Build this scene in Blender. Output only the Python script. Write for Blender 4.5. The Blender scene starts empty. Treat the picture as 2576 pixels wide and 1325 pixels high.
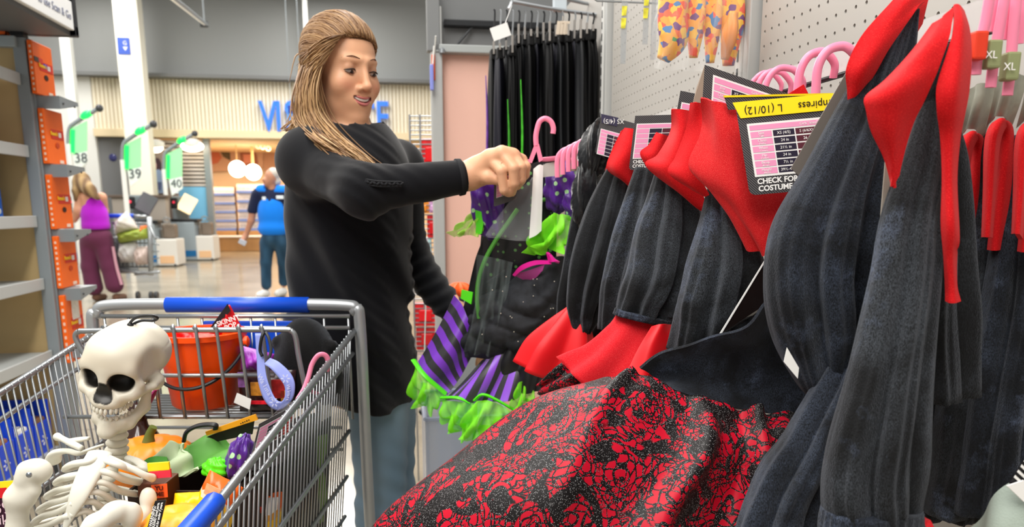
import bpy, bmesh, math, random
import numpy as np
from mathutils import Vector, Matrix
C = bpy.context.scene.collection
SC = bpy.context.scene
# ------------------------------------------------------------------ camera
FPX, CX, CY = 1900.0, 1288.0, 881.0
H = 1.255
TH = math.atan(361 / FPX)
PS = math.atan(298 * math.cos(TH) / FPX)
cs, sn = math.cos(TH), math.sin(TH)
cp, sp = math.cos(PS), math.sin(PS)
cam_d = bpy.data.cameras.new('camera')
cam = bpy.data.objects.new('camera', cam_d)
C.objects.link(cam)
cam.location = (0, 0, H)
cam.rotation_euler = (math.pi / 2 - TH, 0, -PS)
cam_d.sensor_width = 36
cam_d.lens = FPX / 2576 * 36
cam_d.shift_y = (CY - 662.5) / 2576
cam_d.clip_start = 0.02
cam_d.dof.use_dof = True
cam_d.dof.focus_distance = 0.98
cam_d.dof.aperture_fstop = 7.5
SC.camera = cam
# ------------------------------------------------------------------ world, lights, exposure
SC.view_settings.view_transform = 'Standard'
SC.view_settings.look = 'None'
SC.view_settings.gamma = 1.0
SC.view_settings.use_curve_mapping = False
SC.view_settings.exposure = 0.0
W = bpy.data.worlds.new('world')
SC.world = W
W.use_nodes = True
W.node_tree.nodes['Background'].inputs[0].default_value = (1.0, 0.985, 0.95, 1)
W.node_tree.nodes['Background'].inputs[1].default_value = 0.45
def area(name, loc, sx, sy, power, rot=(0, 0, 0), col=(1, 0.97, 0.92)):
    l = bpy.data.lights.new(name, 'AREA')
    l.shape = 'RECTANGLE'
    l.size, l.size_y = sx, sy
    l.energy = power
    l.color = col
    o = bpy.data.objects.new(name, l)
    o.location = loc
    o.rotation_euler = rot
    C.objects.link(o)
    return o
area('ceiling_strip_light', (-0.45, 0.6, 4.2), 0.5, 7, 190)
area('ceiling_strip_light', (-3.4, 5.0, 4.8), 0.5, 9, 260)
area('ceiling_strip_light', (0.3, 7.5, 4.8), 0.5, 7, 200)
area('ceiling_strip_light', (-6.5, 14.0, 6.2), 0.6, 10, 640)
area('ceiling_strip_light', (-1.5, 14.0, 6.2), 0.6, 10, 640)
area('ceiling_strip_light', (-1.3, -1.0, 3.6), 0.6, 4, 120)
# ------------------------------------------------------------------ helpers
rnd = random.Random(7)
def cf(x, d, z):
    """camera-heading coordinates (right, ahead, up) -> world"""
    return Vector((x * cp + d * sp, -x * sp + d * cp, z))
def px(u, v, d):
    """photo position at horizontal distance d ahead -> (right, ahead, up)"""
    a, b = (u - CX) / FPX, -(v - CY) / FPX
    t = d / (cs + b * sn)
    return (a * t, d, H + t * (-sn + b * cs))
def at(u, v, d):
    return cf(*px(u, v, d))
def ray(u, v):
    a, b = (u - CX) / FPX, -(v - CY) / FPX
    return cf(a, cs + b * sn, -sn + b * cs)
def atY(u, v, Y):
    r = ray(u, v)
    return Vector((0, 0, H)) + r * (Y / r.y)
def atX(u, v, X):
    r = ray(u, v)
    return Vector((0, 0, H)) + r * (X / r.x)
def atZ(u, v, z):
    r = ray(u, v)
    return Vector((0, 0, H)) + r * ((z - H) / r.z)
def lin(h):
    h = h.lstrip('#')
    o = []
    for i in (0, 2, 4):
        c = int(h[i:i + 2], 16) / 255
        o.append(c / 12.92 if c <= 0.04045 else ((c + 0.055) / 1.055) ** 2.4)
    return (o[0], o[1], o[2], 1)
MATS = {}
def mat(name, col, rough=0.5, metal=0.0, var=0.0, vscale=20, bump=0.0, bscale=200, emit=0.0, sheen=0.0, spec=0.5,
        alpha=1.0, trans=0.0, coat=0.0, stretch=None, ior=1.45, bdist=0.002):
    if name in MATS:
        return MATS[name]
    m = bpy.data.materials.new(name)
    m.use_nodes = True
    nt = m.node_tree
    b = nt.nodes['Principled BSDF']
    c = lin(col) if isinstance(col, str) else tuple(col) + ((1,) if len(col) == 3 else ())
    b.inputs['Base Color'].default_value = c
    b.inputs['Roughness'].default_value = rough
    b.inputs['Metallic'].default_value = metal
    b.inputs['Specular IOR Level'].default_value = spec
    b.inputs['IOR'].default_value = ior
    if sheen:
        b.inputs['Sheen Weight'].default_value = sheen
        b.inputs['Sheen Roughness'].default_value = 0.35
    if trans:
        b.inputs['Transmission Weight'].default_value = trans
    if alpha < 1:
        b.inputs['Alpha'].default_value = alpha
    if coat:
        b.inputs['Coat Weight'].default_value = coat
    if emit:
        b.inputs['Emission Color'].default_value = c
        b.inputs['Emission Strength'].default_value = emit
    tc = None
    if var or bump:
        tc = nt.nodes.new('ShaderNodeTexCoord')
        src = tc.outputs['Object']
        if stretch:
            mp = nt.nodes.new('ShaderNodeMapping')
            mp.inputs['Scale'].default_value = stretch
            nt.links.new(src, mp.inputs[0])
            src = mp.outputs[0]
    if var:
        n = nt.nodes.new('ShaderNodeTexNoise')
        n.inputs['Scale'].default_value = vscale
        n.inputs['Detail'].default_value = 3
        nt.links.new(src, n.inputs['Vector'])
        r = nt.nodes.new('ShaderNodeValToRGB')
        r.color_ramp.elements[0].position = 0.3
        r.color_ramp.elements[1].position = 0.7
        r.color_ramp.elements[0].color = tuple(max(0, x * (1 - var)) for x in c[:3]) + (1,)
        r.color_ramp.elements[1].color = tuple(min(1, x * (1 + var)) for x in c[:3]) + (1,)
        nt.links.new(n.outputs['Fac'], r.inputs[0])
        nt.links.new(r.outputs[0], b.inputs['Base Color'])
    if bump:
        n = nt.nodes.new('ShaderNodeTexNoise')
        n.inputs['Scale'].default_value = bscale
        n.inputs['Detail'].default_value = 2
        nt.links.new(src, n.inputs['Vector'])
        bp = nt.nodes.new('ShaderNodeBump')
        bp.inputs['Strength'].default_value = bump
        bp.inputs['Distance'].default_value = bdist
        nt.links.new(n.outputs['Fac'], bp.inputs['Height'])
        nt.links.new(bp.outputs[0], b.inputs['Normal'])
    MATS[name] = m
    return m
def ramp(nt, fac, stops, interp='LINEAR'):
    r = nt.nodes.new('ShaderNodeValToRGB')
    r.color_ramp.interpolation = interp
    e = r.color_ramp.elements
    while len(e) < len(stops):
        e.new(0.5)
    for k, (p, c) in enumerate(stops):
        e[k].position = p
        e[k].color = c if len(c) == 4 else tuple(c) + (1,)
    nt.links.new(fac, r.inputs[0])
    return r.outputs[0]
def tagp(o, label=None, cat=None, group=None, kind=None):
    if label:
        o['label'] = label
    if cat:
        o['category'] = cat
    if group:
        o['group'] = group
    if kind:
        o['kind'] = kind
    return o
WL = {}
def wloc(o):
    v = Vector((0, 0, 0))
    while o is not None:
        v = v + o.location
        o = o.parent
    return v
def empty(name, loc, label=None, cat=None, group=None, kind=None):
    o = bpy.data.objects.new(name, None)
    o.location = loc
    o.empty_display_size = 0.05
    C.objects.link(o)
    return tagp(o, label, cat, group, kind)
def copy_tree(o, parent=None):
    c = o.copy()
    C.objects.link(c)
    if parent is not None:
        c.parent = parent
    for ch in list(o.children):
        copy_tree(ch, c)
    return c
def cat_rom(P, n):
    """P (k,3) control points -> n samples, Catmull-Rom through the points"""
    P = np.asarray(P, float)
    k = len(P)
    if k == 2:
        t = np.linspace(0, 1, n)[:, None]
        return P[0] * (1 - t) + P[1] * t
    Q = np.vstack([2 * P[0] - P[1], P, 2 * P[-1] - P[-2]])
    t = np.linspace(0, k - 1 - 1e-9, n)
    i = t.astype(int)
    f = (t - i)[:, None]
    a, b, c, d = Q[i], Q[i + 1], Q[i + 2], Q[i + 3]
    return 0.5 * (2 * b + (c - a) * f + (2 * a - 5 * b + 4 * c - d) * f ** 2 + (3 * b - a - 3 * c + d) * f ** 3)
class MB:
    """collects shapes (world coordinates) and links them as ONE mesh object"""
    def __init__(self):
        self.v, self.f, self.uv, self.mi = [], [], [], []
        self.cur = 0
    def add(self, vs, fs, uvs=None):
        o = len(self.v)
        self.v.extend([tuple(p) for p in vs])
        self.uv.extend(uvs if uvs is not None else [(0.0, 0.0)] * len(vs))
        for f in fs:
            self.f.append(tuple(i + o for i in f))
            self.mi.append(self.cur)
        return self
    def box(self, c, s, rot=None, bev=0.0):
        """box with chamfered edges when bev > 0; rot is a 3x3 matrix"""
        hx, hy, hz = s[0] / 2, s[1] / 2, s[2] / 2
        c = Vector(c)
        if bev <= 0:
            vs = [Vector((x, y, z)) for z in (-hz, hz) for y in (-hy, hy) for x in (-hx, hx)]
            fs = [(0, 2, 3, 1), (4, 5, 7, 6), (0, 1, 5, 4), (2, 6, 7, 3), (0, 4, 6, 2), (1, 3, 7, 5)]
        else:
            bm = bmesh.new()
            bmesh.ops.create_cube(bm, size=1)
            bmesh.ops.scale(bm, vec=(s[0], s[1], s[2]), verts=bm.verts)
            b = min(bev, hx * .9, hy * .9, hz * .9)
            bmesh.ops.bevel(bm, geom=list(bm.edges), offset=b, segments=2, profile=0.6, affect='EDGES')
            bm.verts.index_update()
            vs = [v.co.copy() for v in bm.verts]
            fs = [[v.index for v in f.verts] for f in bm.faces]
            bm.free()
        if rot is not None:
            vs = [rot @ v for v in vs]
        return self.add([c + v for v in vs], fs)
    def hexa(self, p):
        """8 corners: 4 of one face then 4 of the opposite one"""
        return self.add(p, [(0, 1, 2, 3), (7, 6, 5, 4), (0, 4, 5, 1), (1, 5, 6, 2), (2, 6, 7, 3), (3, 7, 4, 0)])
    def slab(self, quad, t):
        """a flat quad (4 points) given thickness t behind it"""
        q = [Vector(p) for p in quad]
        n = (q[1] - q[0]).cross(q[3] - q[0]).normalized()
        return self.hexa(q + [p + n * t for p in q])
    def tube(self, pts, r, seg=8, n=None, cap=True, flat=1.0, ref=None, ripple=None, closed=False, twist=0.0):
        """pts: 3D points; r: number or list; flat: ratio of the second axis; ripple(theta, t) multiplies the radius"""
        P = np.array([tuple(p) for p in pts], float)
        R = np.full(len(P), r, float) if np.isscalar(r) else np.asarray(r, float)
        if closed:
            P = np.vstack([P, P[:1]])
            R = np.append(R, R[0])
        if n:
            R = cat_rom(np.stack([R, R, R], 1), n)[:, 0]
            P = cat_rom(P, n)
        m = len(P)
        T = np.gradient(P, axis=0)
        T /= np.linalg.norm(T, axis=1)[:, None] + 1e-12
        e = np.array(ref, float) if ref is not None else (np.array([0, 0, 1.0]) if abs(T[0, 2]) < .9 else np.array([1.0, 0, 0]))
        vs, uvs = [], []
        L = np.concatenate([[0], np.cumsum(np.linalg.norm(np.diff(P, axis=0), axis=1))])
        for i in range(m):
            e = e - T[i] * e.dot(T[i])
            e /= np.linalg.norm(e) + 1e-12
            g = np.cross(T[i], e)
            tt = i / max(1, m - 1)
            ca, sa = math.cos(twist * tt), math.sin(twist * tt)
            e1, g1 = e * ca + g * sa, g * ca - e * sa
            for j in range(seg):
                a = 2 * math.pi * j / seg
                k = R[i] * (ripple(a, tt) if ripple else 1)
                vs.append(P[i] + k * (flat * math.cos(a) * e1 + math.sin(a) * g1))
                uvs.append((R[i] * a, L[i]))
        fs = []
        for i in range(m - 1):
            for j in range(seg):
                j2 = (j + 1) % seg
                fs.append((i * seg + j, i * seg + j2, (i + 1) * seg + j2, (i + 1) * seg + j))
        if cap and not closed:
            fs.append(tuple(reversed(range(seg))))
            fs.append(tuple(range((m - 1) * seg, m * seg)))
        return self.add(vs, fs, uvs)
    def sheet(self, rows, ns=16, nt=16, th=0.002, disp=None, usz=1.0):
        """rows: grid of 3D points; a Catmull-Rom cloth through them with thickness th; disp(s,t) pushes along the normal"""
        G = np.array([[tuple(p) for p in r] for r in rows], float)
        A = np.stack([cat_rom(r, ns) for r in G])
        B = np.stack([cat_rom(A[:, j], nt) for j in range(ns)], 1)
        du = np.gradient(B, axis=1)
        dv = np.gradient(B, axis=0)
        N = np.cross(du, dv)
        N /= np.linalg.norm(N, axis=2)[:, :, None] + 1e-12
        if disp:
            D = np.array([[disp(j / (ns - 1), i / (nt - 1)) for j in range(ns)] for i in range(nt)])
            B = B + N * D[:, :, None]
            du = np.gradient(B, axis=1)
            dv = np.gradient(B, axis=0)
            N = np.cross(du, dv)
            N /= np.linalg.norm(N, axis=2)[:, :, None] + 1e-12
        F, K = B + N * th / 2, B - N * th / 2
        vs = list(F.reshape(-1, 3)) + list(K.reshape(-1, 3))
        q = ns * nt
        uv = [(j / (ns - 1) * usz, i / (nt - 1) * usz) for i in range(nt) for j in range(ns)]
        fs = []
        for i in range(nt - 1):
            for j in range(ns - 1):
                a, b, c, d = i * ns + j, i * ns + j + 1, (i + 1) * ns + j + 1, (i + 1) * ns + j
                fs.append((a, b, c, d))
                fs.append((q + d, q + c, q + b, q + a))
        edge = [i for i in range(ns)] + [i * ns + ns - 1 for i in range(1, nt)] + [(nt - 1) * ns + j for j in range(ns - 2, -1, -1)] + [i * ns for i in range(nt - 2, 0, -1)]
        for a, b in zip(edge, edge[1:] + edge[:1]):
            fs.append((b, a, q + a, q + b))
        return self.add(vs, fs, uv + uv)
    def lathe(self, c, prof, seg=24, rot=None, rip=None):
        """prof: (radius, height) from bottom to top about +z at c"""
        vs, fs = [], []
        c = Vector(c)
        for (r, h) in prof:
            for j in range(seg):
                a = 2 * math.pi * j / seg
                k = rip(a, h) if rip else 1
                p = Vector((r * k * math.cos(a), r * k * math.sin(a), h))
                vs.append(c + (rot @ p if rot is not None else p))
        m = len(prof)
        for i in range(m - 1):
            for j in range(seg):
                j2 = (j + 1) % seg
                fs.append((i * seg + j, i * seg + j2, (i + 1) * seg + j2, (i + 1) * seg + j))
        if prof[0][0] > 1e-6:
            fs.append(tuple(reversed(range(seg))))
        if prof[-1][0] > 1e-6:
            fs.append(tuple(range((m - 1) * seg, m * seg)))
        return self.add(vs, fs)
    def ball(self, c, r, rot=None, su=16, sv=10, disp=None):
        rr = (r, r, r) if np.isscalar(r) else r
        c = Vector(c)
        vs, fs = [], []
        for i in range(sv + 1):
            b = math.pi * i / sv - math.pi / 2
            for j in range(su):
                a = 2 * math.pi * j / su
                k = disp(a, b) if disp else 1
                p = Vector((rr[0] * math.cos(b) * math.cos(a) * k, rr[1] * math.cos(b) * math.sin(a) * k, rr[2] * math.sin(b) * k))
                vs.append(c + (rot @ p if rot is not None else p))
        for i in range(sv):
            for j in range(su):
                j2 = (j + 1) % su
                fs.append((i * su + j, i * su + j2, (i + 1) * su + j2, (i + 1) * su + j))
        return self.add(vs, fs)
    def prism(self, poly, vec):
        """polygon of 3D points extruded along vec"""
        p = [Vector(q) for q in poly]
        n = len(p)
        v = Vector(vec)
        fs = [tuple(range(n)), tuple(reversed(range(n, 2 * n)))]
        for i in range(n):
            j = (i + 1) % n
            fs.append((i, n + i, n + j, j))
        return self.add(p + [q + v for q in p], fs)
    def build(self, name, m, parent=None, smooth=True, ang=40, label=None, kind=None, org=None):
        off = wloc(parent) if parent is not None else Vector((0, 0, 0))
        if org is not None and parent is None:
            off = Vector(org)
        me = bpy.data.meshes.new(name)
        V = np.array(self.v, float) - np.array(off)
        me.from_pydata([tuple(x) for x in V], [], self.f)
        ms = m if isinstance(m, (list, tuple)) else [m]
        for x in ms:
            me.materials.append(x)
        if len(ms) > 1:
            me.polygons.foreach_set('material_index', self.mi)
        ul = me.uv_layers.new(name='uv')
        li = np.zeros(len(me.loops), int)
        me.loops.foreach_get('vertex_index', li)
        ul.data.foreach_set('uv', np.array(self.uv, float)[li].ravel())
        bm = bmesh.new()
        bm.from_mesh(me)
        bmesh.ops.recalc_face_normals(bm, faces=bm.faces)
        bm.to_mesh(me)
        bm.free()
        if smooth:
            me.polygons.foreach_set('use_smooth', [True] * len(me.polygons))
            try:
                me.set_sharp_from_angle(angle=math.radians(ang))
            except Exception:
                pass
        o = bpy.data.objects.new(name, me)
        C.objects.link(o)
        if parent is not None:
            o.parent = parent
        elif org is not None:
            o.location = off
        if label:
            o['label'] = label
        if kind:
            o['kind'] = kind
        return o
def basis(X, Y, Z=None):
    X = Vector(X).normalized()
    Y = Vector(Y)
    Y = (Y - X * Y.dot(X)).normalized()
    Z = X.cross(Y)
    return Matrix((X, Y, Z)).transposed()
def lettering(txt, org, xdir, ydir, size, m, parent, name='lettering', ext=0.0004, align='CENTER', kern=1.0, sx=1.0, bold=0.0):
    """raised lettering: baseline frame at org, glyphs extruded by ext, as one mesh"""
    cu = bpy.data.curves.new(name, 'FONT')
    cu.body = txt
    cu.size = size
    cu.extrude = ext
    cu.offset = bold
    cu.align_x = align
    cu.align_y = 'CENTER'
    cu.space_character = kern
    cu.resolution_u = 3
    t = bpy.data.objects.new(name, cu)
    C.objects.link(t)
    dg = bpy.context.evaluated_depsgraph_get()
    me = bpy.data.meshes.new_from_object(t.evaluated_get(dg))
    bpy.data.objects.remove(t)
    X, Y = Vector(xdir).normalized(), Vector(ydir)
    Y = (Y - X * Y.dot(X)).normalized()
    Zv = X.cross(Y)
    off = wloc(parent) if parent is not None else Vector((0, 0, 0))
    for v in me.vertices:
        v.co = Vector(org) - off + X * v.co.x * sx + Y * v.co.y + Zv * v.co.z
    me.materials.clear()
    me.materials.append(m)
    o = bpy.data.objects.new(name, me)
    C.objects.link(o)
    if parent is not None:
        o.parent = parent
    return o
# ------------------------------------------------------------------ distance fields (numpy) for bodies and bones
class Field:
    def __init__(self, xs, ys, zs):
        self.a = [np.asarray(xs, np.float32), np.asarray(ys, np.float32), np.asarray(zs, np.float32)]
        self.F = np.full([len(q) for q in self.a], 0.5, np.float32)
    def _sl(self, lo, hi):
        s = []
        for q, l, h in zip(self.a, lo, hi):
            i, j = np.searchsorted(q, l), np.searchsorted(q, h)
            s.append(slice(max(0, i - 1), min(len(q), j + 1)))
        return tuple(s)
    def _pt(self, s):
        return np.meshgrid(*[q[k] for q, k in zip(self.a, s)], indexing='ij', sparse=True)
    def op(self, fn, lo, hi, k=0.0, mode='+'):
        s = self._sl(lo, hi)
        if any(q.stop <= q.start for q in s):
            return self
        d = fn(*self._pt(s)).astype(np.float32)
        A = self.F[s]
        if mode == '-':
            A, d = -A, d
            r = -self._smin(A, d, k) if False else None
            a, b = self.F[s], -d
            h = np.maximum(k - np.abs(a - b), 0) / k if k > 0 else 0
            self.F[s] = np.maximum(a, b) + h * h * k / 4
        else:
            self.F[s] = self._smin(A, d, k)
        return self
    @staticmethod
    def _smin(a, b, k):
        if k <= 0:
            return np.minimum(a, b)
        h = np.maximum(k - np.abs(a - b), 0) / k
        return np.minimum(a, b) - h * h * k / 4
    def cone(self, a, b, ra, rb, k=0.01, mode='+'):
        a, b = np.array(a, float), np.array(b, float)
        ba = b - a
        L = ba.dot(ba) + 1e-12
        m = max(ra, rb) + k + 0.012
        lo, hi = np.minimum(a, b) - m, np.maximum(a, b) + m
        def fn(x, y, z):
            px_, py_, pz_ = x - a[0], y - a[1], z - a[2]
            h = np.clip((px_ * ba[0] + py_ * ba[1] + pz_ * ba[2]) / L, 0, 1)
            return np.sqrt((px_ - h * ba[0]) ** 2 + (py_ - h * ba[1]) ** 2 + (pz_ - h * ba[2]) ** 2) - (ra + (rb - ra) * h)
        return self.op(fn, lo, hi, k, mode)
    def chain(self, pts, rs, k=0.01, mode='+'):
        for i in range(len(pts) - 1):
            self.cone(pts[i], pts[i + 1], rs[i], rs[i + 1], k, mode)
        return self
    def ell(self, c, r, k=0.01, rot=None, mode='+'):
        """ellipsoid at c with radii r; rot 3x3 whose columns are its axes"""
        c = np.array(c, float)
        r = np.array((r, r, r) if np.isscalar(r) else r, float)
        m = r.max() + k + 0.012
        M = np.eye(3) if rot is None else np.array(rot, float)
        def fn(x, y, z):
            x, y, z = x - c[0], y - c[1], z - c[2]
            q = [M[0, i] * x + M[1, i] * y + M[2, i] * z for i in range(3)]
            k0 = np.sqrt(sum((q[i] / r[i]) ** 2 for i in range(3)))
            k1 = np.sqrt(sum((q[i] / r[i] ** 2) ** 2 for i in range(3))) + 1e-9
            return k0 * (k0 - 1) / k1
        return self.op(fn, c - m, c + m, k, mode)
    def mesh(self):
        F = self.F
        S = F < 0
        nx, ny, nz = F.shape
        cnt = np.zeros((nx - 1, ny - 1, nz - 1), np.int8)
        offs = [(i, j, k) for i in (0, 1) for j in (0, 1) for k in (0, 1)]
        for (i, j, k) in offs:
            cnt += S[i:nx - 1 + i, j:ny - 1 + j, k:nz - 1 + k]
        act = np.argwhere((cnt > 0) & (cnt < 8))
        idx = np.full(cnt.shape, -1, np.int32)
        idx[act[:, 0], act[:, 1], act[:, 2]] = np.arange(len(act))
        V = np.stack([F[act[:, 0] + i, act[:, 1] + j, act[:, 2] + k] for (i, j, k) in offs], 1)
        P = np.stack([np.stack([self.a[0][act[:, 0] + i], self.a[1][act[:, 1] + j], self.a[2][act[:, 2] + k]], 1) for (i, j, k) in offs], 1)
        acc = np.zeros((len(act), 3))
        n = np.zeros(len(act))
        for a in range(8):
            for b in range(a + 1, 8):
                if sum(abs(offs[a][q] - offs[b][q]) for q in range(3)) != 1:
                    continue
                mk = (V[:, a] < 0) != (V[:, b] < 0)
                t = np.where(mk, V[:, a] / np.where(mk, V[:, a] - V[:, b], 1), 0)
                acc += np.where(mk[:, None], P[:, a] + (P[:, b] - P[:, a]) * t[:, None], 0)
                n += mk
        verts = acc / n[:, None]
        quads = []
        for ax in range(3):
            A = np.moveaxis(S, ax, 0)
            I = np.moveaxis(idx, ax, 0)
            ed = np.argwhere(A[:-1, 1:-1, 1:-1] != A[1:, 1:-1, 1:-1])
            if len(ed) == 0:
                continue
            e0, e1, e2 = ed[:, 0], ed[:, 1] + 1, ed[:, 2] + 1
            q = np.stack([I[e0, e1 - 1, e2 - 1], I[e0, e1, e2 - 1], I[e0, e1, e2], I[e0, e1 - 1, e2]], 1)
            fl = A[e0, e1, e2]
            if ax == 1:
                fl = ~fl
            q[~fl] = q[~fl][:, ::-1]
            quads.append(q)
        return verts, np.concatenate(quads)
def field_obj(name, fld, m, parent=None, conv=True, label=None, col=None, smooth_it=0):
    """surface of a field; its coordinates are (right, ahead, up) and are turned to world ones"""
    v, q = fld.mesh()
    v0 = v
    if conv:
        w = np.stack([v[:, 0] * cp + v[:, 1] * sp, -v[:, 0] * sp + v[:, 1] * cp, v[:, 2]], 1)
    else:
        w = v
    off = wloc(parent) if parent is not None else Vector((0, 0, 0))
    w = w - np.array(off)
    me = bpy.data.meshes.new(name)
    me.vertices.add(len(w))
    me.vertices.foreach_set('co', w.ravel())
    me.loops.add(len(q) * 4)
    me.loops.foreach_set('vertex_index', q.ravel().astype(np.int32))
    me.polygons.add(len(q))
    me.polygons.foreach_set('loop_start', np.arange(0, len(q) * 4, 4, dtype=np.int32))
    me.polygons.foreach_set('use_smooth', np.ones(len(q), bool))
    me.update()
    me.validate()
    if col is not None:
        ca = me.color_attributes.new('tint', 'FLOAT_COLOR', 'POINT')
        ca.data.foreach_set('color', np.asarray(col(v0), np.float32).ravel())
    me.materials.append(m)
    o = bpy.data.objects.new(name, me)
    C.objects.link(o)
    if parent is not None:
        o.parent = parent
    if label:
        o['label'] = label
    return o
def tint_mat(name, rough=0.5, sss=0.0, bump=0.0, bscale=300, sheen=0.0, spec=0.4):
    m = bpy.data.materials.new(name)
    m.use_nodes = True
    nt = m.node_tree
    b = nt.nodes['Principled BSDF']
    a = nt.nodes.new('ShaderNodeAttribute')
    a.attribute_name = 'tint'
    nt.links.new(a.outputs['Color'], b.inputs['Base Color'])
    b.inputs['Roughness'].default_value = rough
    b.inputs['Specular IOR Level'].default_value = spec
    b.inputs['Sheen Weight'].default_value = sheen
    if sss:
        b.inputs['Subsurface Weight'].default_value = sss
        b.inputs['Subsurface Radius'].default_value = (0.008, 0.003, 0.0015)
        b.inputs['Subsurface Scale'].default_value = 0.6
    if bump:
        tc = nt.nodes.new('ShaderNodeTexCoord')
        n = nt.nodes.new('ShaderNodeTexNoise')
        n.inputs['Scale'].default_value = bscale
        nt.links.new(tc.outputs['Object'], n.inputs['Vector'])
        bp = nt.nodes.new('ShaderNodeBump')
        bp.inputs['Strength'].default_value = bump
        bp.inputs['Distance'].default_value = 0.001
        nt.links.new(n.outputs['Fac'], bp.inputs['Height'])
        nt.links.new(bp.outputs[0], b.inputs['Normal'])
    return m
def grid(*segs):
    """axis samples: (start, stop, step) pieces in order"""
    out = []
    for a, b, s in segs:
        out.append(np.arange(a, b, s))
    return np.concatenate(out)
Zv = Vector((0, 0, 1))
RT = cf(1, 0, 0)
AH = cf(0, 1, 0)
# ================================================================== materials of the shop
M_white = mat('white_paint', '#e9e9e4', 0.6)
M_grey_wall = mat('grey_wall_paint', '#8d8f8e', 0.8)
M_cream = mat('cream_cladding', '#efe6d0', 0.6)
M_gap = mat('cladding_gap', '#d6c9ab', 0.8)
M_band = mat('tan_fascia', '#e6d3ae', 0.6)
M_steel = mat('grey_steel', '#8f979c', 0.45, 0.3)
M_shelf = mat('shelf_grey', '#a9adac', 0.5, 0.2)
M_black = mat('black_metal', '#15171b', 0.45)
M_dark = mat('dark_grey_plastic', '#3b3d40', 0.5)
M_chrome = mat('zinc_wire', '#a7abaf', 0.36, 0.85)
M_peg = mat('pegboard_grey', '#b0aca6', 0.6, var=0.03, vscale=3)
M_hole = mat('hole_back', '#4a3a28', 0.9)
def floor_mat():
    m = bpy.data.materials.new('polished_concrete')
    m.use_nodes = True
    nt = m.node_tree
    b = nt.nodes['Principled BSDF']
    tc = nt.nodes.new('ShaderNodeTexCoord')
    n = nt.nodes.new('ShaderNodeTexNoise')
    n.inputs['Scale'].default_value = 1.3
    n.inputs['Detail'].default_value = 8
    n.inputs['Roughness'].default_value = 0.65
    nt.links.new(tc.outputs['Object'], n.inputs['Vector'])
    col = ramp(nt, n.outputs['Fac'], [(0.3, lin('#7d7361')), (0.55, lin('#9a8f7c')), (0.75, lin('#aba08c'))])
    nt.links.new(col, b.inputs['Base Color'])
    b.inputs['Roughness'].default_value = 0.16
    b.inputs['Specular IOR Level'].default_value = 0.6
    return m
def structure(o):
    o['kind'] = 'structure'
    return o
mb = MB()
mb.box((-2, 12, -0.05), (30, 36, 0.1))
structure(mb.build('floor', floor_mat(), smooth=False))
for k, y in enumerate((4.5, 9.0, 13.5, 18.0)):
    mb = MB()
    mb.box((-2, y, 0.0006), (30, 0.012, 0.001))
    structure(mb.build('trim_%d' % (k + 1), mat('joint_filler', '#6f675a', 0.5), smooth=False))
YV = 20.0                                   # the vision centre's front
z_sof = atY(700, 204, YV).z
z_rib = atY(700, 330, YV).z
z_fas = atY(700, 349, YV).z
xl, xr = atY(234, 300, YV).x, 6.5
mb = MB()
mb.box((-3, YV + 0.35, (z_sof + 9.5) / 2), (26, 0.3, 9.5 - z_sof))
structure(mb.build('wall_far_upper', M_grey_wall, smooth=False))
mb = MB()
mb.box((-3, YV - 0.02, z_sof + 0.04), (26, 0.5, 0.08))
structure(mb.build('trim_5', mat('soffit_edge', '#6f7070', 0.7), smooth=False))
mb = MB()
mb.box(((xl + xr) / 2, YV + 0.2, (z_sof + z_fas) / 2), (xr - xl, 0.2, z_sof - z_fas))
wf = structure(mb.build('wall_far_cladding', M_gap, smooth=False))
nr = 0
x = xl + 0.05
rib = None
stp = 8.6 / FPX * YV
while x < xr - 0.1 and nr < 130:
    if rib is None:
        b = MB()
        b.box((x, YV + 0.09, (z_sof + z_rib) / 2), (stp * 0.74, 0.06, z_sof - z_rib), bev=0.012)
        rib = b.build('rib', M_cream, wf, smooth=False)
        rib0 = rib.location.copy()
        x0 = x
    else:
        r2 = rib.copy()
        C.objects.link(r2)
        r2.location = rib0 + Vector((x - x0, 0, 0))
    x += stp
    nr += 1
mb = MB()
mb.box(((xl + xr) / 2, YV + 0.05, (z_rib + z_fas) / 2), (xr - xl, 0.25, z_rib - z_fas), bev=0.01)
structure(mb.build('trim_6', M_band, smooth=False))
xw = atY(-80, 400, YV).x
mb = MB()
mb.box(((xw + xl) / 2 - 2, YV + 0.15, z_sof / 2), (xl - xw + 4, 0.2, z_sof))
structure(mb.build('wall_far_left', M_white, smooth=False))
xd0, xd1 = atY(247, 450, YV).x, atY(322, 450, YV).x
mb = MB()
mb.box(((xd0 + xd1) / 2, YV + 0.2, z_fas / 2), (xd1 - xd0, 0.08, z_fas))
dr = structure(mb.build('door_1', mat('grey_door', '#77787a', 0.6), smooth=False))
mb = MB()
mb.lathe(atY(284, 396, YV + 0.15), [(0.09, -0.03), (0.09, 0.0), (0.05, 0.03)], 20, rot=basis((1, 0, 0), (0, 0, 1)))
mb.build('porthole', mat('porthole_blue', '#3d3f77', 0.2), dr)
xb0, xb1 = atY(322, 450, YV).x, atY(383, 450, YV).x
mb = MB()
mb.box(((xb0 + xb1) / 2, YV + 0.2, z_fas / 2), (xb1 - xb0, 0.3, z_fas))
structure(mb.build('wall_far_pier', M_white, smooth=False))
YB = 25.5
M_warm = mat('warm_shop_wall', '#f3d9b8', 0.7)
xs0, xs1 = atY(383, 450, YV).x, 6.5
zc = z_fas
mb = MB()
mb.box(((xs0 + xs1) / 2, YB, zc / 2), (xs1 - xs0 + 4, 0.2, zc))
structure(mb.build('wall_shop_back', M_warm, smooth=False))
mb = MB()
mb.box((xs0 - 0.1, (YV + YB) / 2 + .3, zc / 2), (0.2, YB - YV - .6, zc))
structure(mb.build('wall_shop_left', M_warm, smooth=False))
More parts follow.
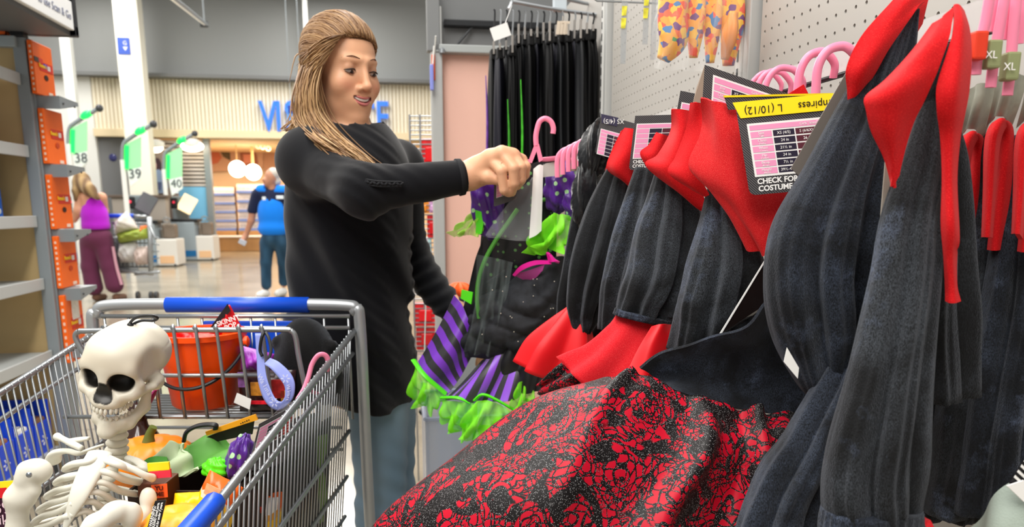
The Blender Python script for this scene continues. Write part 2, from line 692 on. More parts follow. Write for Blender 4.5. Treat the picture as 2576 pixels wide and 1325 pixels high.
mb = MB()
mb.box(((xs0 + xs1) / 2, (YV + YB) / 2 + 0.35, zc + 0.06), (xs1 - xs0 + 4, YB - YV - 0.7, 0.1))
structure(mb.build('ceiling', mat('warm_ceiling', '#f0cf9e', 0.7), smooth=False))
for i, (x_, y_) in enumerate(((-6.0, 22.6), (-2.5, 22.6), (2.0, 22.6))):
    area('shop_ceiling_light', (x_, y_, zc - 0.05), 2.2, 1.6, 150, col=(1, 0.83, 0.62))
lv = empty('louvre_screen', atY(450, 640, YV + 0.3) * 1, 'grey slatted louvre screen with a light blue panel below, beside the spectacle racks', 'screen')
lv.location.z = 0
yl = YV + 0.3
a0, a1 = atY(388, 400, yl).x, atY(516, 400, yl).x
ztop, zbot = atY(450, 352, yl).z, atY(450, 470, yl).z
mb = MB()
mb.box(((a0 + a1) / 2, yl + 0.1, (ztop + zbot) / 2), (a1 - a0, 0.05, ztop - zbot))
mb.build('backing', mat('louvre_back', '#8b8078', 0.7), lv, smooth=False)
ns = 12
for k in range(ns):
    b = MB()
    zz = zbot + (k + 0.5) * (ztop - zbot) / ns
    b.box(((a0 + a1) / 2, yl, zz), (a1 - a0, 0.05, (ztop - zbot) / ns * 0.62), bev=0.01)
    b.build('slat', mat('louvre_slat', '#cfc6c0', 0.4, 0.1), lv, smooth=False)
for xx in (a1,):
    b = MB()
    b.box((xx + 0.06, yl, z_fas / 2), (0.14, 0.2, z_fas))
    b.build('post', M_steel, lv, smooth=False)
mb = MB()
p0, p1 = atY(440, 500, yl).x, a1
mb.box(((p0 + p1) / 2, yl, zbot / 2), (p1 - p0, 0.06, zbot), bev=0.01)
mb.build('blue_panel', mat('light_blue', '#7cc4ee', 0.5), lv, smooth=False, label='light blue panel under the louvres')
for (u, v) in ((484, 366), (392, 368)):
    p = atY(u, v, yl - 0.35)
    l = empty('spot_lamp', p, 'glowing spot lamp over the %s of the louvre screen' % ('right half' if u > 450 else 'left edge'), 'lamp')
    mb = MB()
    mb.lathe(p, [(0.12, -0.05), (0.2, 0.0), (0.2, 0.1), (0.1, 0.16)], 20)
    mb.build('housing', M_white, l)
    mb = MB()
    mb.ball(p - Vector((0, 0.02, 0.02)), (0.27 if u > 450 else .17, 0.12, 0.13), su=16, sv=10)
    mb.build('bulb', mat('warm_bulb', '#ffe9c8', 0.4, emit=9), l)
po = empty('poster_board', (atY(400, 560, yl - .6).x, yl - .6, 0), 'standing poster of a dark-haired person in a pale blue shirt', 'poster')
pp = lambda u, v: atY(u, v, yl - 0.6)
def flat(pts, y_off, name, m, par):
    b = MB()
    b.prism([pp(u, v) + Vector((0, -y_off, 0)) for u, v in pts], (0, 0.012, 0))
    return b.build(name, m, par, smooth=False)
flat([(368, 384), (450, 384), (450, 652), (368, 652)], 0.0, 'board', mat('poster_back', '#a58f86', 0.6), po)
flat([(372, 386), (392, 386), (376, 452), (372, 452)], 0.014, 'print', mat('poster_dark', '#3a2a2c', 0.6), po)
flat([(378, 402), (388, 396), (400, 398), (406, 410), (407, 428), (400, 432), (378, 415)], 0.02, 'hair_print', mat('poster_hair', '#4d3540', 0.6), po)
flat([(380, 408), (390, 404), (395, 414), (394, 426), (386, 430), (380, 424)], 0.034, 'face_print', mat('poster_face', '#d99aa0', 0.6), po)
flat([(382, 430), (400, 426), (418, 436), (424, 470), (420, 486), (384, 486)], 0.03, 'shirt_print', mat('poster_shirt', '#a9bde8', 0.6), po)
flat([(384, 458), (408, 458), (406, 478), (386, 476)], 0.045, 'tablet_print', mat('poster_tablet', '#6f79ac', 0.6), po)
flat([(432, 432), (448, 420), (450, 486), (434, 486)], 0.045, 'pale_print', mat('poster_pale', '#dfeaff', 0.6, emit=.15), po)
sg = empty('shop_sign', atY(800, 330, YV), 'blue shop sign letters on the cream ribbed cladding', 'sign')
M_blue_sign = mat('sign_blue', '#2f74e6', 0.45, emit=0.25)
for ch, u0 in (('V', 675), ('I', 701), ('S', 732), ('I', 762), ('O', 800), ('N', 850), ('C', 920), ('E', 962)):
    lettering(ch, atY(u0, 297, YV - 0.06), (1, 0, 0), (0, 0, 1), 1.02, M_blue_sign, sg, 'letter', 0.03, sx=0.68, bold=0.012)
hs = empty('hanging_sign', atY(742, 297, 15), 'small blue hanging placard in front of the shop sign', 'sign')
mb = MB()
mb.box(atY(745, 300, 15), (0.32, 0.02, 0.36), bev=0.008)
mb.build('board', mat('placard_blue', '#5b9bea', 0.5, var=.3, vscale=9), hs, smooth=False)
mb = MB()
mb.box(atY(745, 275, 14.99), (0.3, 0.02, 0.14), bev=0.008)
mb.build('header', mat('placard_dark', '#1c3f9c', 0.5), hs, smooth=False)
for dx in (-.1, .1):
    mb = MB()
    p = atY(745, 262, 15) + Vector((dx, 0, 0))
    mb.tube([p, p + Vector((0, 0, 2.2))], 0.006, 6)
    mb.build('wire', M_steel, hs)
pb = empty('wall_poster', (atY(600, 395, YB - .3).x, YB - .3, 0), 'long shop wall poster with two close-up faces', 'poster')
yw = YB - 0.3
def flatw(pts, y_off, name, m):
    b = MB()
    b.prism([atY(u, v, yw) + Vector((0, -y_off, 0)) for u, v in pts], (0, 0.012, 0))
    return b.build(name, m, pb, smooth=False)
flatw([(524, 372), (662, 380), (662, 424), (524, 432)], 0, 'board', mat('wp_tan', '#c9a184', 0.6))
flatw([(524, 374), (548, 378), (558, 396), (548, 410), (524, 416)], .02, 'face_print', mat('wp_face', '#c86f4f', 0.6))
flatw([(552, 376), (578, 380), (580, 404), (562, 394)], .02, 'dark_print', mat('wp_dark', '#5f5236', 0.6))
flatw([(604, 384), (620, 380), (644, 384), (650, 410), (640, 420), (606, 418)], .02, 'hair_print', mat('wp_hair', '#a2644a', 0.6))
flatw([(612, 388), (634, 388), (638, 408), (614, 412)], .034, 'face_print', mat('wp_face2', '#dd8f74', 0.6))
flatw([(664, 382), (700, 382), (700, 440), (664, 430)], .02, 'tan_print', mat('wp_plain', '#b98d70', 0.6))
M_globe = mat('lamp_globe', '#fff6e4', 0.4, emit=5)
for k, (u, v) in enumerate(((597, 425), (637, 433))):
    Y = 22.0 + .7 * k
    p = atY(u, v, Y)
    g = empty('globe_lamp', p, ('round glowing globe lamp, the higher of the two in the vision shop' if k == 0 else 'round glowing globe lamp, the lower one, nearer the man in the blue vest'), 'lamp', 'globe lamps in the vision shop')
    mb = MB()
    mb.ball(p, 0.225, su=24, sv=16)
    mb.build('globe', M_globe, g)
    mb = MB()
    mb.tube([p + Vector((0, 0, .2)), Vector((p.x, Y, zc))], 0.035 if k else 0.012, 8)
    mb.build('rod', mat('brass_rod', '#f0cd8a', 0.4), g)
for k, (u, v) in enumerate(((650, 368), (661, 370), (675, 374))):
    p = atY(u, v, 22.6)
    g = empty('track_lamp', p, 'small ring track lamp on the shop ceiling, %s of the three' % ['leftmost', 'middle', 'rightmost'][k], 'lamp', 'ring track lamps')
    mb = MB()
    mb.tube([p + Vector((.055 * math.cos(a), 0, .055 * math.sin(a))) for a in np.linspace(0, 2 * math.pi, 14)[:-1]], 0.015, 6, closed=True)
    mb.build('ring', mat('ring_glow', '#ffe0a8', 0.4, emit=2), g)
    mb = MB()
    mb.tube([p + Vector((0, 0, .06)), Vector((p.x, 22.6, zc))], .01, 6)
    mb.build('stem', M_steel, g)
M_tan = mat('rack_wood', '#b98d5c', 0.5, var=.15, vscale=3, stretch=(1, 1, .2))
M_pane = mat('rack_white', '#eee8e4', 0.5)
M_bl = mat('rack_blue', '#6d86c9', 0.5)
YR = 23.5
for k, (u0, u1, v0, v1) in enumerate(((527, 590, 470, 580), (597, 668, 462, 580), (1000, 1060, 470, 580))):
    e0, e1 = atY(u0, 500, YR).x, atY(u1, 500, YR).x
    z0, z1 = atY(u0, v1, YR).z, atY(u0, v0, YR).z
    lab = ['white and blue spectacle rack beside the light blue panel', 'white and blue spectacle rack behind the man in the blue vest', 'white and blue spectacle rack seen right of the woman'][k]
    rk = empty('spectacle_rack', ((e0 + e1) / 2, YR, 0), lab, 'rack', 'spectacle racks')
    mb = MB()
    mb.box(((e0 + e1) / 2, YR + .15, (z1 + 0.02) / 2), (e1 - e0 + 0.02, 0.2, z1), bev=.01)
    mb.build('back_board', M_tan, rk, smooth=False)
    mb = MB()
    mb.box(((e0 + e1) / 2, YR, z0 / 2), (e1 - e0 + .02, 0.3, z0 * .98), bev=.01)
    mb.build('base', M_tan, rk, smooth=False)
    for i in range(5):
        za = z0 + i * (z1 - z0) / 5
        hh = (z1 - z0) / 5
        b = MB()
        b.box(((e0 + e1) / 2, YR + .02, za + hh * .62), (e1 - e0, .06, hh * .7), bev=.008)
        b.build('panel', M_pane, rk, smooth=False)
        b = MB()
        b.box(((e0 + e1) / 2, YR - .03, za + hh * .13), (e1 - e0, .16, hh * .24), bev=.008)
        b.build('shelf', M_bl, rk, smooth=False)
        b = MB()
        for q in range(6):
            xx = e0 + (q + .5) * (e1 - e0) / 6
            for s in (-.028, .028):
                pc = Vector((xx + s, YR - .05, za + hh * .5))
                b.tube([pc + Vector((.022 * math.cos(t), 0, .016 * math.sin(t))) for t in np.linspace(0, 6.283, 9)[:-1]], .004, 4, closed=True)
        b.build('spectacle_frames', mat('frame_dark', '#4b4440', 0.4), rk, kind='stuff')
cn = empty('shop_counter', (atY(600, 600, 22.6).x, 22.6, 0), 'long wooden counter base at the back of the vision shop', 'counter')
mb = MB()
mb.box((atY(640, 600, 22.9).x, 22.9, 0.2), (3.2, 0.5, 0.40), bev=.015)
mb.build('plinth', M_tan, cn, smooth=False)
mb = MB()
mb.box((atY(640, 600, 22.9).x, 22.85, 0.42), (3.3, 0.56, 0.04), bev=.01)
mb.build('top', M_pane, cn, smooth=False)
# ------------------------------------------------------------------ columns and beams
YC = 18.9
c0, c1 = atY(318, 0, YC), atY(346, 450, YC)
mb = MB()
xc = atY(348, 400, YC).x
mb.box((xc, YC + .2, 4.5), (0.52, 0.40, 9.0), bev=.03)
col = structure(mb.build('column', mat('column_cream', '#f0ecdc', 0.55), smooth=False))
for (u0, u1, m_) in ((304, 331, 'a'),):
    p = atY(316, 116, YC)
    mb = MB()
    mb.box((xc - .09, YC - .012, p.z), (.26, .012, .36), bev=.003)
    sgn = mb.build('sign_plate', mat('plate_blue', '#2b4fae', 0.5), col, smooth=False)
    lettering('G', (xc - .06, YC - .02, p.z + .06), (1, 0, 0), (0, 0, 1), .12, M_white, sgn)
    b = MB()
    b.prism([(xc - .11, YC - .022, p.z - .02), (xc - .01, YC - .022, p.z - .02), (xc - .06, YC - .022, p.z - .1)], (0, .006, 0))
    b.build('arrow', M_white, sgn, smooth=False)
    mb = MB()
    mb.box((xc + .206, YC + .2, p.z), (.012, .22, .27), bev=.003)
    mb.build('sign_plate', mat('plate_blue', '#2b4fae', 0.5), col, smooth=False)
mb = MB()
YP = 17.5
mb.box((atY(182, 300, YP).x, YP + .1, 4.5), (.2, .2, 9.0), bev=.03)
structure(mb.build('column', mat('column_white', '#dfe0dc', 0.55), smooth=False))
mb = MB()
p = atY(768, 60, 19.5)
mb.box((p.x, 19.6, 6.8), (.11, .11, 4.4), bev=.02)
structure(mb.build('column', mat('column_white', '#dfe0dc', 0.55), smooth=False))
sl = empty('strip_light', atY(470, 30, 15), 'long white strip light high up against the grey wall', 'light')
a, b_ = atY(425, -10, 12.4), atY(514, 60, 16.8)
mb = MB()
mb.tube([a, b_], .05, 4, flat=.6)
mb.build('diffuser', mat('strip_glow', '#f2efe6', 0.5, emit=.25), sl, smooth=False)
mb = MB()
mb.tube([a + Vector((.05, 0, -.01)), b_ + Vector((.05, 0, -.01))], .035, 4)
mb.build('housing', M_steel, sl, smooth=False)
mb = MB()
mb.box(b_ + Vector((-.01, 0.03, 0)), (.16, .05, .12), bev=.01)
mb.build('end_cap', M_dark, sl, smooth=False)
mb = MB()
mb.tube([b_, b_ + Vector((0, 0, 2))], .01, 6)
mb.tube([a, a + Vector((0, 0, 2))], .01, 6)
mb.build('hanger_rod', M_steel, sl)
# ------------------------------------------------------------------ peg board wall on the right (X = XW)
XW = 0.67
PEG = 0.0254
posts_y = []
for u in (1895, 1535):
    posts_y.append(atX(u, 100, XW).y)
yp1, yp2 = posts_y
y_near, y_far = 0.2, 3.05
z_lo, z_hi = 1.12, 2.0
def pegpanel(name, ya, yb, holes=True):
    n_y = int((yb - ya) / PEG)
    n_z = int((z_hi - z_lo) / PEG)
    vs, fs = [], []
    oy, oz = ya + ((yb - ya) - n_y * PEG) / 2, z_lo
    r = 0.0031
    b = MB()
    for i in range(n_y):
        for j in range(n_z):
            cy_, cz_ = oy + (i + .5) * PEG, oz + (j + .5) * PEG
            h = PEG / 2
            o = len(vs)
            out = [(h, 0), (h, h), (0, h), (-h, h), (-h, 0), (-h, -h), (0, -h), (h, -h)]
            for k in range(8):
                vs.append((XW, cy_ + out[k][0], cz_ + out[k][1]))
            for k in range(8):
                a = k * math.pi / 4
                vs.append((XW, cy_ + r * math.cos(a), cz_ + r * math.sin(a)))
            for k in range(8):
                a = k * math.pi / 4
                vs.append((XW + .006, cy_ + r * math.cos(a), cz_ + r * math.sin(a)))
            for k in range(8):
                k2 = (k + 1) % 8
                fs.append((o + k, o + k2, o + 8 + k2, o + 8 + k))
                fs.append((o + 8 + k, o + 8 + k2, o + 16 + k2, o + 16 + k))
    b.add(vs, fs)
    b.add([(XW, ya, z_lo), (XW, oy, z_lo), (XW, oy, z_hi), (XW, ya, z_hi)], [(0, 1, 2, 3)])
    b.add([(XW, yb, z_lo), (XW, oy + n_y * PEG, z_lo), (XW, oy + n_y * PEG, z_hi), (XW, yb, z_hi)], [(0, 1, 2, 3)])
    b.add([(XW, ya, .15), (XW, yb, .15), (XW, yb, z_lo), (XW, ya, z_lo)], [(0, 1, 2, 3)])
    me_o = b.build(name, M_peg, None, smooth=False)
    structure(me_o)
    bk = MB()
    bk.box((XW + .012, (ya + yb) / 2, (z_hi + .15) / 2), (.008, yb - ya, z_hi - .15))
    bk.build('backing', M_hole, me_o, smooth=False)
    return me_o
pegpanel('wall_right_near', y_near, yp1 - .03)
pegpanel('wall_right_middle', yp1 + .03, yp2 - .03)
b = MB()
b.box((XW + .01, (yp2 + .03 + y_far) / 2, (z_hi + .15) / 2), (.02, y_far - yp2 - .03, z_hi - .15))
structure(b.build('wall_right_far', mat('panel_grey', '#aeaba6', 0.6), smooth=False))
for k, y in enumerate(posts_y):
    b = MB()
    b.box((XW - .004, y + .004, 1.05), (.03, .05, 2.1), bev=.003)
    up = structure(b.build('trim_%d' % (7 + k), mat('upright_grey', '#b4b5b3', 0.5, .1), smooth=False))
    b = MB()
    b.box((XW - .017, y + .012, 1.05), (.012, .02, 2.1), bev=.002)
    b.build('channel', mat('upright_light', '#d3d3d0', 0.5, .1), up, smooth=False)
    s0 = None
    for q in range(24):
        z = 1.2 + q * .0333
        if s0 is None:
            b = MB()
            b.box((XW - .0235, y + .012, z), (.0012, .006, .021))
            s0 = b.build('slot', M_black, up, smooth=False)
            l0 = s0.location.copy()
        else:
            s = s0.copy()
            C.objects.link(s)
            s.location = l0 + Vector((0, 0, q * .0333))
# ------------------------------------------------------------------ gondola end that closes the bay (faces the camera)
YE = 3.12
ge = empty('gondola_end', (atY(1105, 500, YE).x, YE, 0), 'grey gondola end with pink back panel behind the hanging black trousers', 'gondola')
xe0 = atY(1100, 500, YE).x
b = MB()
b.box((xe0 + .005, YE, 1.0), (.045, .06, 2.02), bev=.004)
b.build('upright', mat('upright_grey', '#b4b5b3', 0.5, .1), ge, smooth=False)
zt = atY(1170, 135, YE).z
b = MB()
b.box(((xe0 + XW) / 2 + .06, YE + .02, zt / 2), (XW - xe0 + .1, .015, zt))
b.build('back_panel', mat('pink_panel', '#f0bfae', 0.55, var=.08, vscale=1.2, stretch=(2, 1, .4)), ge, smooth=False)
b = MB()
b.box(((xe0 + XW) / 2 + .06, YE - .005, zt + .012), (XW - xe0 + .14, .06, .03), bev=.004)
b.build('top_rail', M_shelf, ge, smooth=False)
b = MB()
zh0, zh1 = atY(1170, 122, YE).z, atY(1170, -60, YE).z
b.box(((xe0 + XW) / 2 + .07, YE + .1, (zh0 + zh1) / 2), (XW - xe0 + .12, .05, zh1 - zh0), bev=.003)
b.build('header_panel', mat('header_grey', '#77797a', 0.6), ge, smooth=False)
b = MB()
zz = atY(1170, 52, YE).z
b.box(((xe0 + XW) / 2 + .07, YE + .06, zz), (XW - xe0 + .06, .05, .025), bev=.004)
b.build('header_bar', M_black, ge, smooth=False)
b = MB()
b.tube([atY(1196, 58, YE + .05), atY(1140, 124, YE + .05)], .005, 8)
b.build('brace', M_dark, ge)
b = MB()
b.box((xe0 - .005, YE - .01, (zt + zh1) / 2), (.05, .05, zh1 - zt), bev=.004)
b.build('header_post', mat('header_post_grey', '#7d7f80', 0.5), ge, smooth=False)
b = MB()
b.lathe(atY(1112, 128, YE - .04), [(.012, -.008), (.012, .006), (.004, .012)], 12)
b.build('cap', M_chrome, ge)
# ================================================================== end-cap gondola on the left
XS = -1.52
YG = atX(80, 300, XS).y
gl = empty('end_cap_shelf', (XS - .4, YG - .2, 0), 'grey end-cap shelving with tan back panel at the left', 'shelving')
z_top = atX(70, 98, XS).z
M_tanp = mat('tan_board', '#c3a877', 0.55, var=.06, vscale=2, stretch=(1, 1, 4))
b = MB()
b.box((XS - .5, YG + .03, z_top / 2), (.92, .02, z_top - .02))
b.build('back_panel', M_tanp, gl, smooth=False)
b = MB()
b.box((XS - .02, YG + .03, z_top / 2), (.05, .05, z_top), bev=.004)
b.build('upright', M_steel, gl, smooth=False)
b = MB()
b.box((XS - .5, YG + .01, z_top - .022), (.95, .05, .045), bev=.004)
b.build('top_rail', mat('rail_blue_grey', '#a9b4b8', 0.4, .2), gl, smooth=False)
b = MB()
b.box((XS - .0, YG + .08, z_top / 2), (.02, .1, z_top), bev=.002)
b.build('side_panel', M_steel, gl, smooth=False)
shelf_v = [190, 372, 548, 705, 885]
shelf_z = []
for k, v in enumerate(shelf_v):
    z = atY(85 + k * 12, v, YG).z
    shelf_z.append(z)
    dep = .5
    xr_ = XS - .035
    s = MB()
    s.box((XS - .5, YG - dep / 2, z - .008), (.92, dep, .016), bev=.002)
    sh = s.build('shelf', M_shelf, gl, smooth=False)
    s = MB()
    s.box((xr_ + .004, YG - dep / 2, z - .015), (.012, dep, .05), bev=.003)
    s.build('side_lip', mat('lip_grey', '#c4c7c6', 0.45, .2), sh, smooth=False)
    s = MB()
    s.box((XS - .5, YG - dep - .005, z - .012), (.92, .014, .05), bev=.003)
    s.build('front_lip', mat('lip_grey', '#c4c7c6', 0.45, .2), sh, smooth=False)
zb = atY(150, 1120, YG).z
b = MB()
b.box((XS - .5, YG - .25, zb - .015), (.92, .5, .03), bev=.003)
bs = b.build('base_shelf', M_shelf, gl, smooth=False)
b = MB()
b.box((XS - .5, YG - .2, zb / 2 - .02), (.9, .36, zb - .05))
b.build('kick_plate', M_dark, gl, smooth=False)
M_org = mat('carton_orange', '#ff6a0a', 0.5, var=.04, vscale=30)
M_orgd = mat('carton_orange_side', '#ee5a06', 0.5)
M_redp = mat('carton_red', '#d8260f', 0.5)
M_yel = mat('print_yellow', '#ffd21c', 0.5)
M_pale = mat('print_pale', '#f7d7c0', 0.6)
M_hand = mat('cutout_dark', '#3a1b0c', 0.9)
brack = [(240, 0), (412, 1), (578, 2), (730, 3), (880, 4)]
XO = XS + .013
for v, k in brack:
    z = atX(95 + k * 12, v, XO).z
    s = MB()
    s.hexa([(XS, YG + .05, z), (XS + .1, YG + .05, z), (XS + .1, YG + .25, z - .004), (XS, YG + .25, z - .004),
            (XS, YG + .05, z - .055), (XS + .1, YG + .05, z - .055), (XS + .1, YG + .25, z - .02), (XS, YG + .25, z - .02)])
    s.build('bracket', M_steel, gl, smooth=False)
    s = MB()
    for yy in (.08, .2):
        s.lathe((XS + .101, YG + yy, z - .028), [(.006, 0), (.004, .004)], 8, rot=basis((0, 1, 0), (0, 0, 1)))
    s.build('screw', M_dark, gl)
box_v = [(95, 232), (266, 405), (437, 568), (596, 728), (748, 1000)]
ords = ['topmost', 'second from the top', 'third from the top', 'fourth from the top', 'lowest, with a white label,']
for k, (v0, v1) in enumerate(box_v):
    ua = 84 + k * 17
    ub = ua + 10
    zt_, zb_ = atX(ub, v0, XO + .06).z, atX(ub, v1, XO + .06).z
    zb_ = atX(95 + k * 12, [240, 412, 578, 730, 880][k] - 1, XO).z if k < 4 else .55
    y0 = YG + (.0 if k == 0 else .03)
    ln = .19
    dep = .02 if k == 0 else .024
    bx = empty('candy_carton', (XO + dep / 2, y0 + ln / 2, zb_), 'orange sweets carton on the side bracket, %s of the column' % ords[k].rstrip(','), 'carton', 'orange cartons beside the end-cap')
    s = MB()
    hh = zt_ - zb_
    xx = XO
    s.box((xx + dep / 2, y0 + ln / 2, zb_ + hh / 2), (dep, ln, hh), bev=.004)
    s.build('body', M_org, bx, smooth=False)
    xf = xx + dep + .001
    yc = y0 + ln / 2
    Y_, Z_ = (0, 1, 0), (0, 0, 1)
    s = MB()
    s.box((xf, yc + .02, zb_ + hh * .56), (.0015, ln * .66, hh * .17))
    s.build('logo_panel', M_redp, bx, smooth=False)
    lettering("Reese's", (xf + .002, yc - .016, zb_ + hh * .57), Y_, Z_, .024, M_yel, bx, 'lettering', .0006, bold=.0006)
    s = MB()
    for i in range(3):
        s.box((xf + .001, yc + .034 + i * .009, zb_ + hh * .56), (.002, .007, hh * .09))
    s.build('wrapper_print', M_white, bx, smooth=False)
    s = MB()
    zc_ = zb_ + hh * (.36 if k < 4 else .5)
    s.prism([(xf, yc + .01 + .02 * math.cos(t), zc_ + .012 * math.sin(t)) for t in np.linspace(0, 6.283, 15)[:-1]], (.0012, 0, 0))
    s.build('hand_hole', M_hand if k in (0, 2) else mat('cutout_orange', '#c9430a', .8), bx, smooth=False)
    s = MB()
    for i in range(9):
        s.box((xx + dep * .55, y0 - .001, zb_ + hh * (.08 + i * .1)), (dep * .35, .001, hh * .045))
    s.build('side_print', M_pale, bx, smooth=False)
    s = MB()
    s.box((xf, yc + .04, zb_ + hh * .06), (.001, .04, hh * .06))
    s.build('pale_print', M_pale, bx, smooth=False)
    if k == 0:
        for i, (c_, w_) in enumerate((('#4a3c36', .06), ('#e03a20', .06), ('#2437c9', .05))):
            s = MB()
            s.box((xf + .001, y0 + .024 + i * .04, zb_ + hh * (.66 if i != 2 else .58)), (.0016, w_ * .66, hh * .09))
            s.build('print_patch', mat('patch%d' % i, c_, .5), bx, smooth=False)
    if k == 4:
        s = MB()
        s.box((xf + .001, yc + .01, zt_ - .075), (.0016, .08, .09))
        s.build('label', mat('label_white', '#efe9e0', .6, var=.1, vscale=60), bx, smooth=False)
def carton(name, label, cat, x0, x1, y0, y1, z, h, m, group=None):
    e = empty(name, ((x0 + x1) / 2, (y0 + y1) / 2, z), label, cat, group)
    s = MB()
    t = .006
    s.box(((x0 + x1) / 2, (y0 + y1) / 2, z + .003), (x1 - x0, y1 - y0, .006))
    s.box((x0 + t / 2, (y0 + y1) / 2, z + h / 2), (t, y1 - y0, h))
    s.box((x1 - t / 2, (y0 + y1) / 2, z + h / 2), (t, y1 - y0, h))
    s.box(((x0 + x1) / 2, y1 - t / 2, z + h * .6), (x1 - x0, t, h * 1.2))
    s.box(((x0 + x1) / 2, y0 + t / 2, z + h * .3), (x1 - x0, t, h * .6))
    s.build('tray', m, e, smooth=False)
    return e
z2 = shelf_z[1]
ct = carton('pink_carton', 'open bright pink carton on the second shelf of the end-cap', 'carton', XS - .34, XS - .155, YG - .34, YG - .08, z2, .1, mat('carton_pink', '#e0145a', .5))
b = MB()
b.box((XS - .1545, YG - .2, z2 + .05), (.001, .09, .06))
b.build('label', mat('pink_label', '#f6c4cf', .6), ct, smooth=False)
M_pop = mat('popcorn_blue', '#1c6bd8', .45)
for k in range(2):
    z3 = shelf_z[2]
    h = .125
    e = empty('popcorn_carton', (XS - .2, YG - .22, z3 + k * h), 'blue carton printed with white popcorn, %s on the third shelf' % ('upper one of the stack' if k else 'lower one of the stack'), 'carton', 'blue popcorn cartons')
    b = MB()
    x1 = XS - .125 - .004 * k
    b.box((x1 - .12, YG - .22, z3 + k * h + h / 2), (.24, .3, h - .002), bev=.004)
    b.build('body', M_pop, e, smooth=False)
    b = MB()
    for i in range(6):
        for j in range(2):
            xx = x1 - .02 - i * .038 - j * .015
            b.ball((xx, YG - .3705, z3 + k * h + .035 + j * .055), (.013, .002, .011), su=8, sv=4)
            b.ball((x1 + .0005, YG - .35 + i * .05, z3 + k * h + .03 + j * .06), (.002, .015, .012), su=8, sv=4)
    b.build('popcorn_print', mat('popcorn_white', '#e9eef5', .5), e)
    b = MB()
    b.box((x1 - .1, YG - .372, z3 + k * h + .06), (.05, .002, .07))
    b.box((x1 + .001, YG - .13, z3 + k * h + .05), (.002, .03, .05))
    b.build('yellow_print', mat('popcorn_yellow', '#e89c12', .5), e, smooth=False)
M_tray = mat('tray_blue', '#1248dc', .45)
for k in range(3):
    y1 = YG - .02 - k * .17
    lab = ['nearest the grey upright', 'in the middle of the base shelf', 'nearest the camera on the base shelf'][k]
    e = empty('blue_tray', (XS - .2, y1 - .08, zb), 'blue display tray of snacks, %s' % lab, 'tray', 'blue trays on the base shelf')
    b = MB()
    t, h = .006, .19
    xx0, xx1 = XS - .42, XS - .06
    b.box(((xx0 + xx1) / 2, y1 - .08, zb + .004), (xx1 - xx0, .155, .006))
    b.box((xx1, y1 - .08, zb + h * .38), (t, .155, h * .75))
    b.box(((xx0 + xx1) / 2, y1 - .003, zb + h * .6), (xx1 - xx0, t, h * 1.2))
    b.box(((xx0 + xx1) / 2, y1 - .157, zb + h * .5), (xx1 - xx0, t, h))
    b.build('tray', M_tray, e, smooth=False)
    b = MB()
    for i in range(6):
        a_ = i * math.pi / 3
        b.box((xx1 + .004, y1 - .08 + .018 * math.cos(a_), zb + .06 + .018 * math.sin(a_)), (.002, .014, .006),
              rot=Matrix.Rotation(a_, 3, 'X'))
    b.build('spark_print', M_white, e, smooth=False)
    b = MB()
    for i in range(3):
        b.box((XS - .1 - i * .1, y1 - .08, zb + .09), (.07, .11, .14), bev=.015)
    b.build('snack_packs', mat('snack%d' % k, ['#7b5636', '#e9e3d8', '#8a5a3a'][k], .5, var=.3, vscale=20), e, smooth=False)
    b = MB()
    b.box((XS - .085, y1 - .06, zb + .135), (.03, .06, .05), bev=.012)
    b.build('orange_pack', mat('snack_orange', '#f58a1c', .5), e, smooth=False)
e = carton('orange_tray', 'orange carton lying on top of the end-cap shelving', 'carton', XS - .8, XS - .06, YG - .0, YG + .16, z_top, .085, M_org)
XB = -1.34
zs0 = atX(187, 92, XB).z
yb = atX(187, 92, XB).y
so = empty('overhead_sign', (XB - .2, yb - .5, zs0), 'black framed overhead sign of white slats above the end-cap', 'sign')
b = MB()
b.box((XB - .19, yb - .6, zs0 + .25), (.36, 1.2, .5))
b.build('box_body', mat('sign_grey', '#5d5e60', .6), so, smooth=False)
b = MB()
b.box((XB - .18, yb, zs0 + .02), (.39, .03, .045), bev=.004)
b.box((XB, yb, zs0 + .25), (.03, .03, .5), bev=.004)
b.build('frame', M_black, so, smooth=False)
hs_ = .115
for k in range(4):
    z = zs0 + .02 + k * (hs_ + .012)
    s = MB()
    s.box((XB, yb - .62, z + hs_ / 2), (.02, 1.2, hs_), bev=.003)
    sl_ = s.build('slat', mat('slat_white', '#f1f2f2', .5), so, smooth=False)
    if k == 0:
        lettering('Join W+ to use Scan & Go', (XB + .0115, yb - .28, z + hs_ * .45), (0, 1, 0), (0, 0, 1), .044, mat('slat_ink', '#8b90a5', .6), sl_, 'lettering', .0005)
b = MB()
pz = atX(68, 95, XS - .03)
b.box((XS - .02, YG + .02, (z_top + 2.9) / 2), (.05, .05, 2.9 - z_top), bev=.004)
b.build('post', M_black, so, smooth=False)
b = MB()
b.box((XS - .5, YG + .02, z_top + .215), (.95, .03, .04), bev=.004)
b.build('cross_bar', M_black, so, smooth=False)
b = MB()
b.tube([(XS - .05, YG + .03, z_top + .01), (XS - .42, YG + .03, z_top + .42)], .006, 8)
b.build('brace', M_steel, so)
b = MB()
b.box((XS - .5, YG + .06, z_top + .33), (.95, .015, .5))
b.build('back_board', mat('sign_back', '#6e6f71', .7), so, smooth=False)
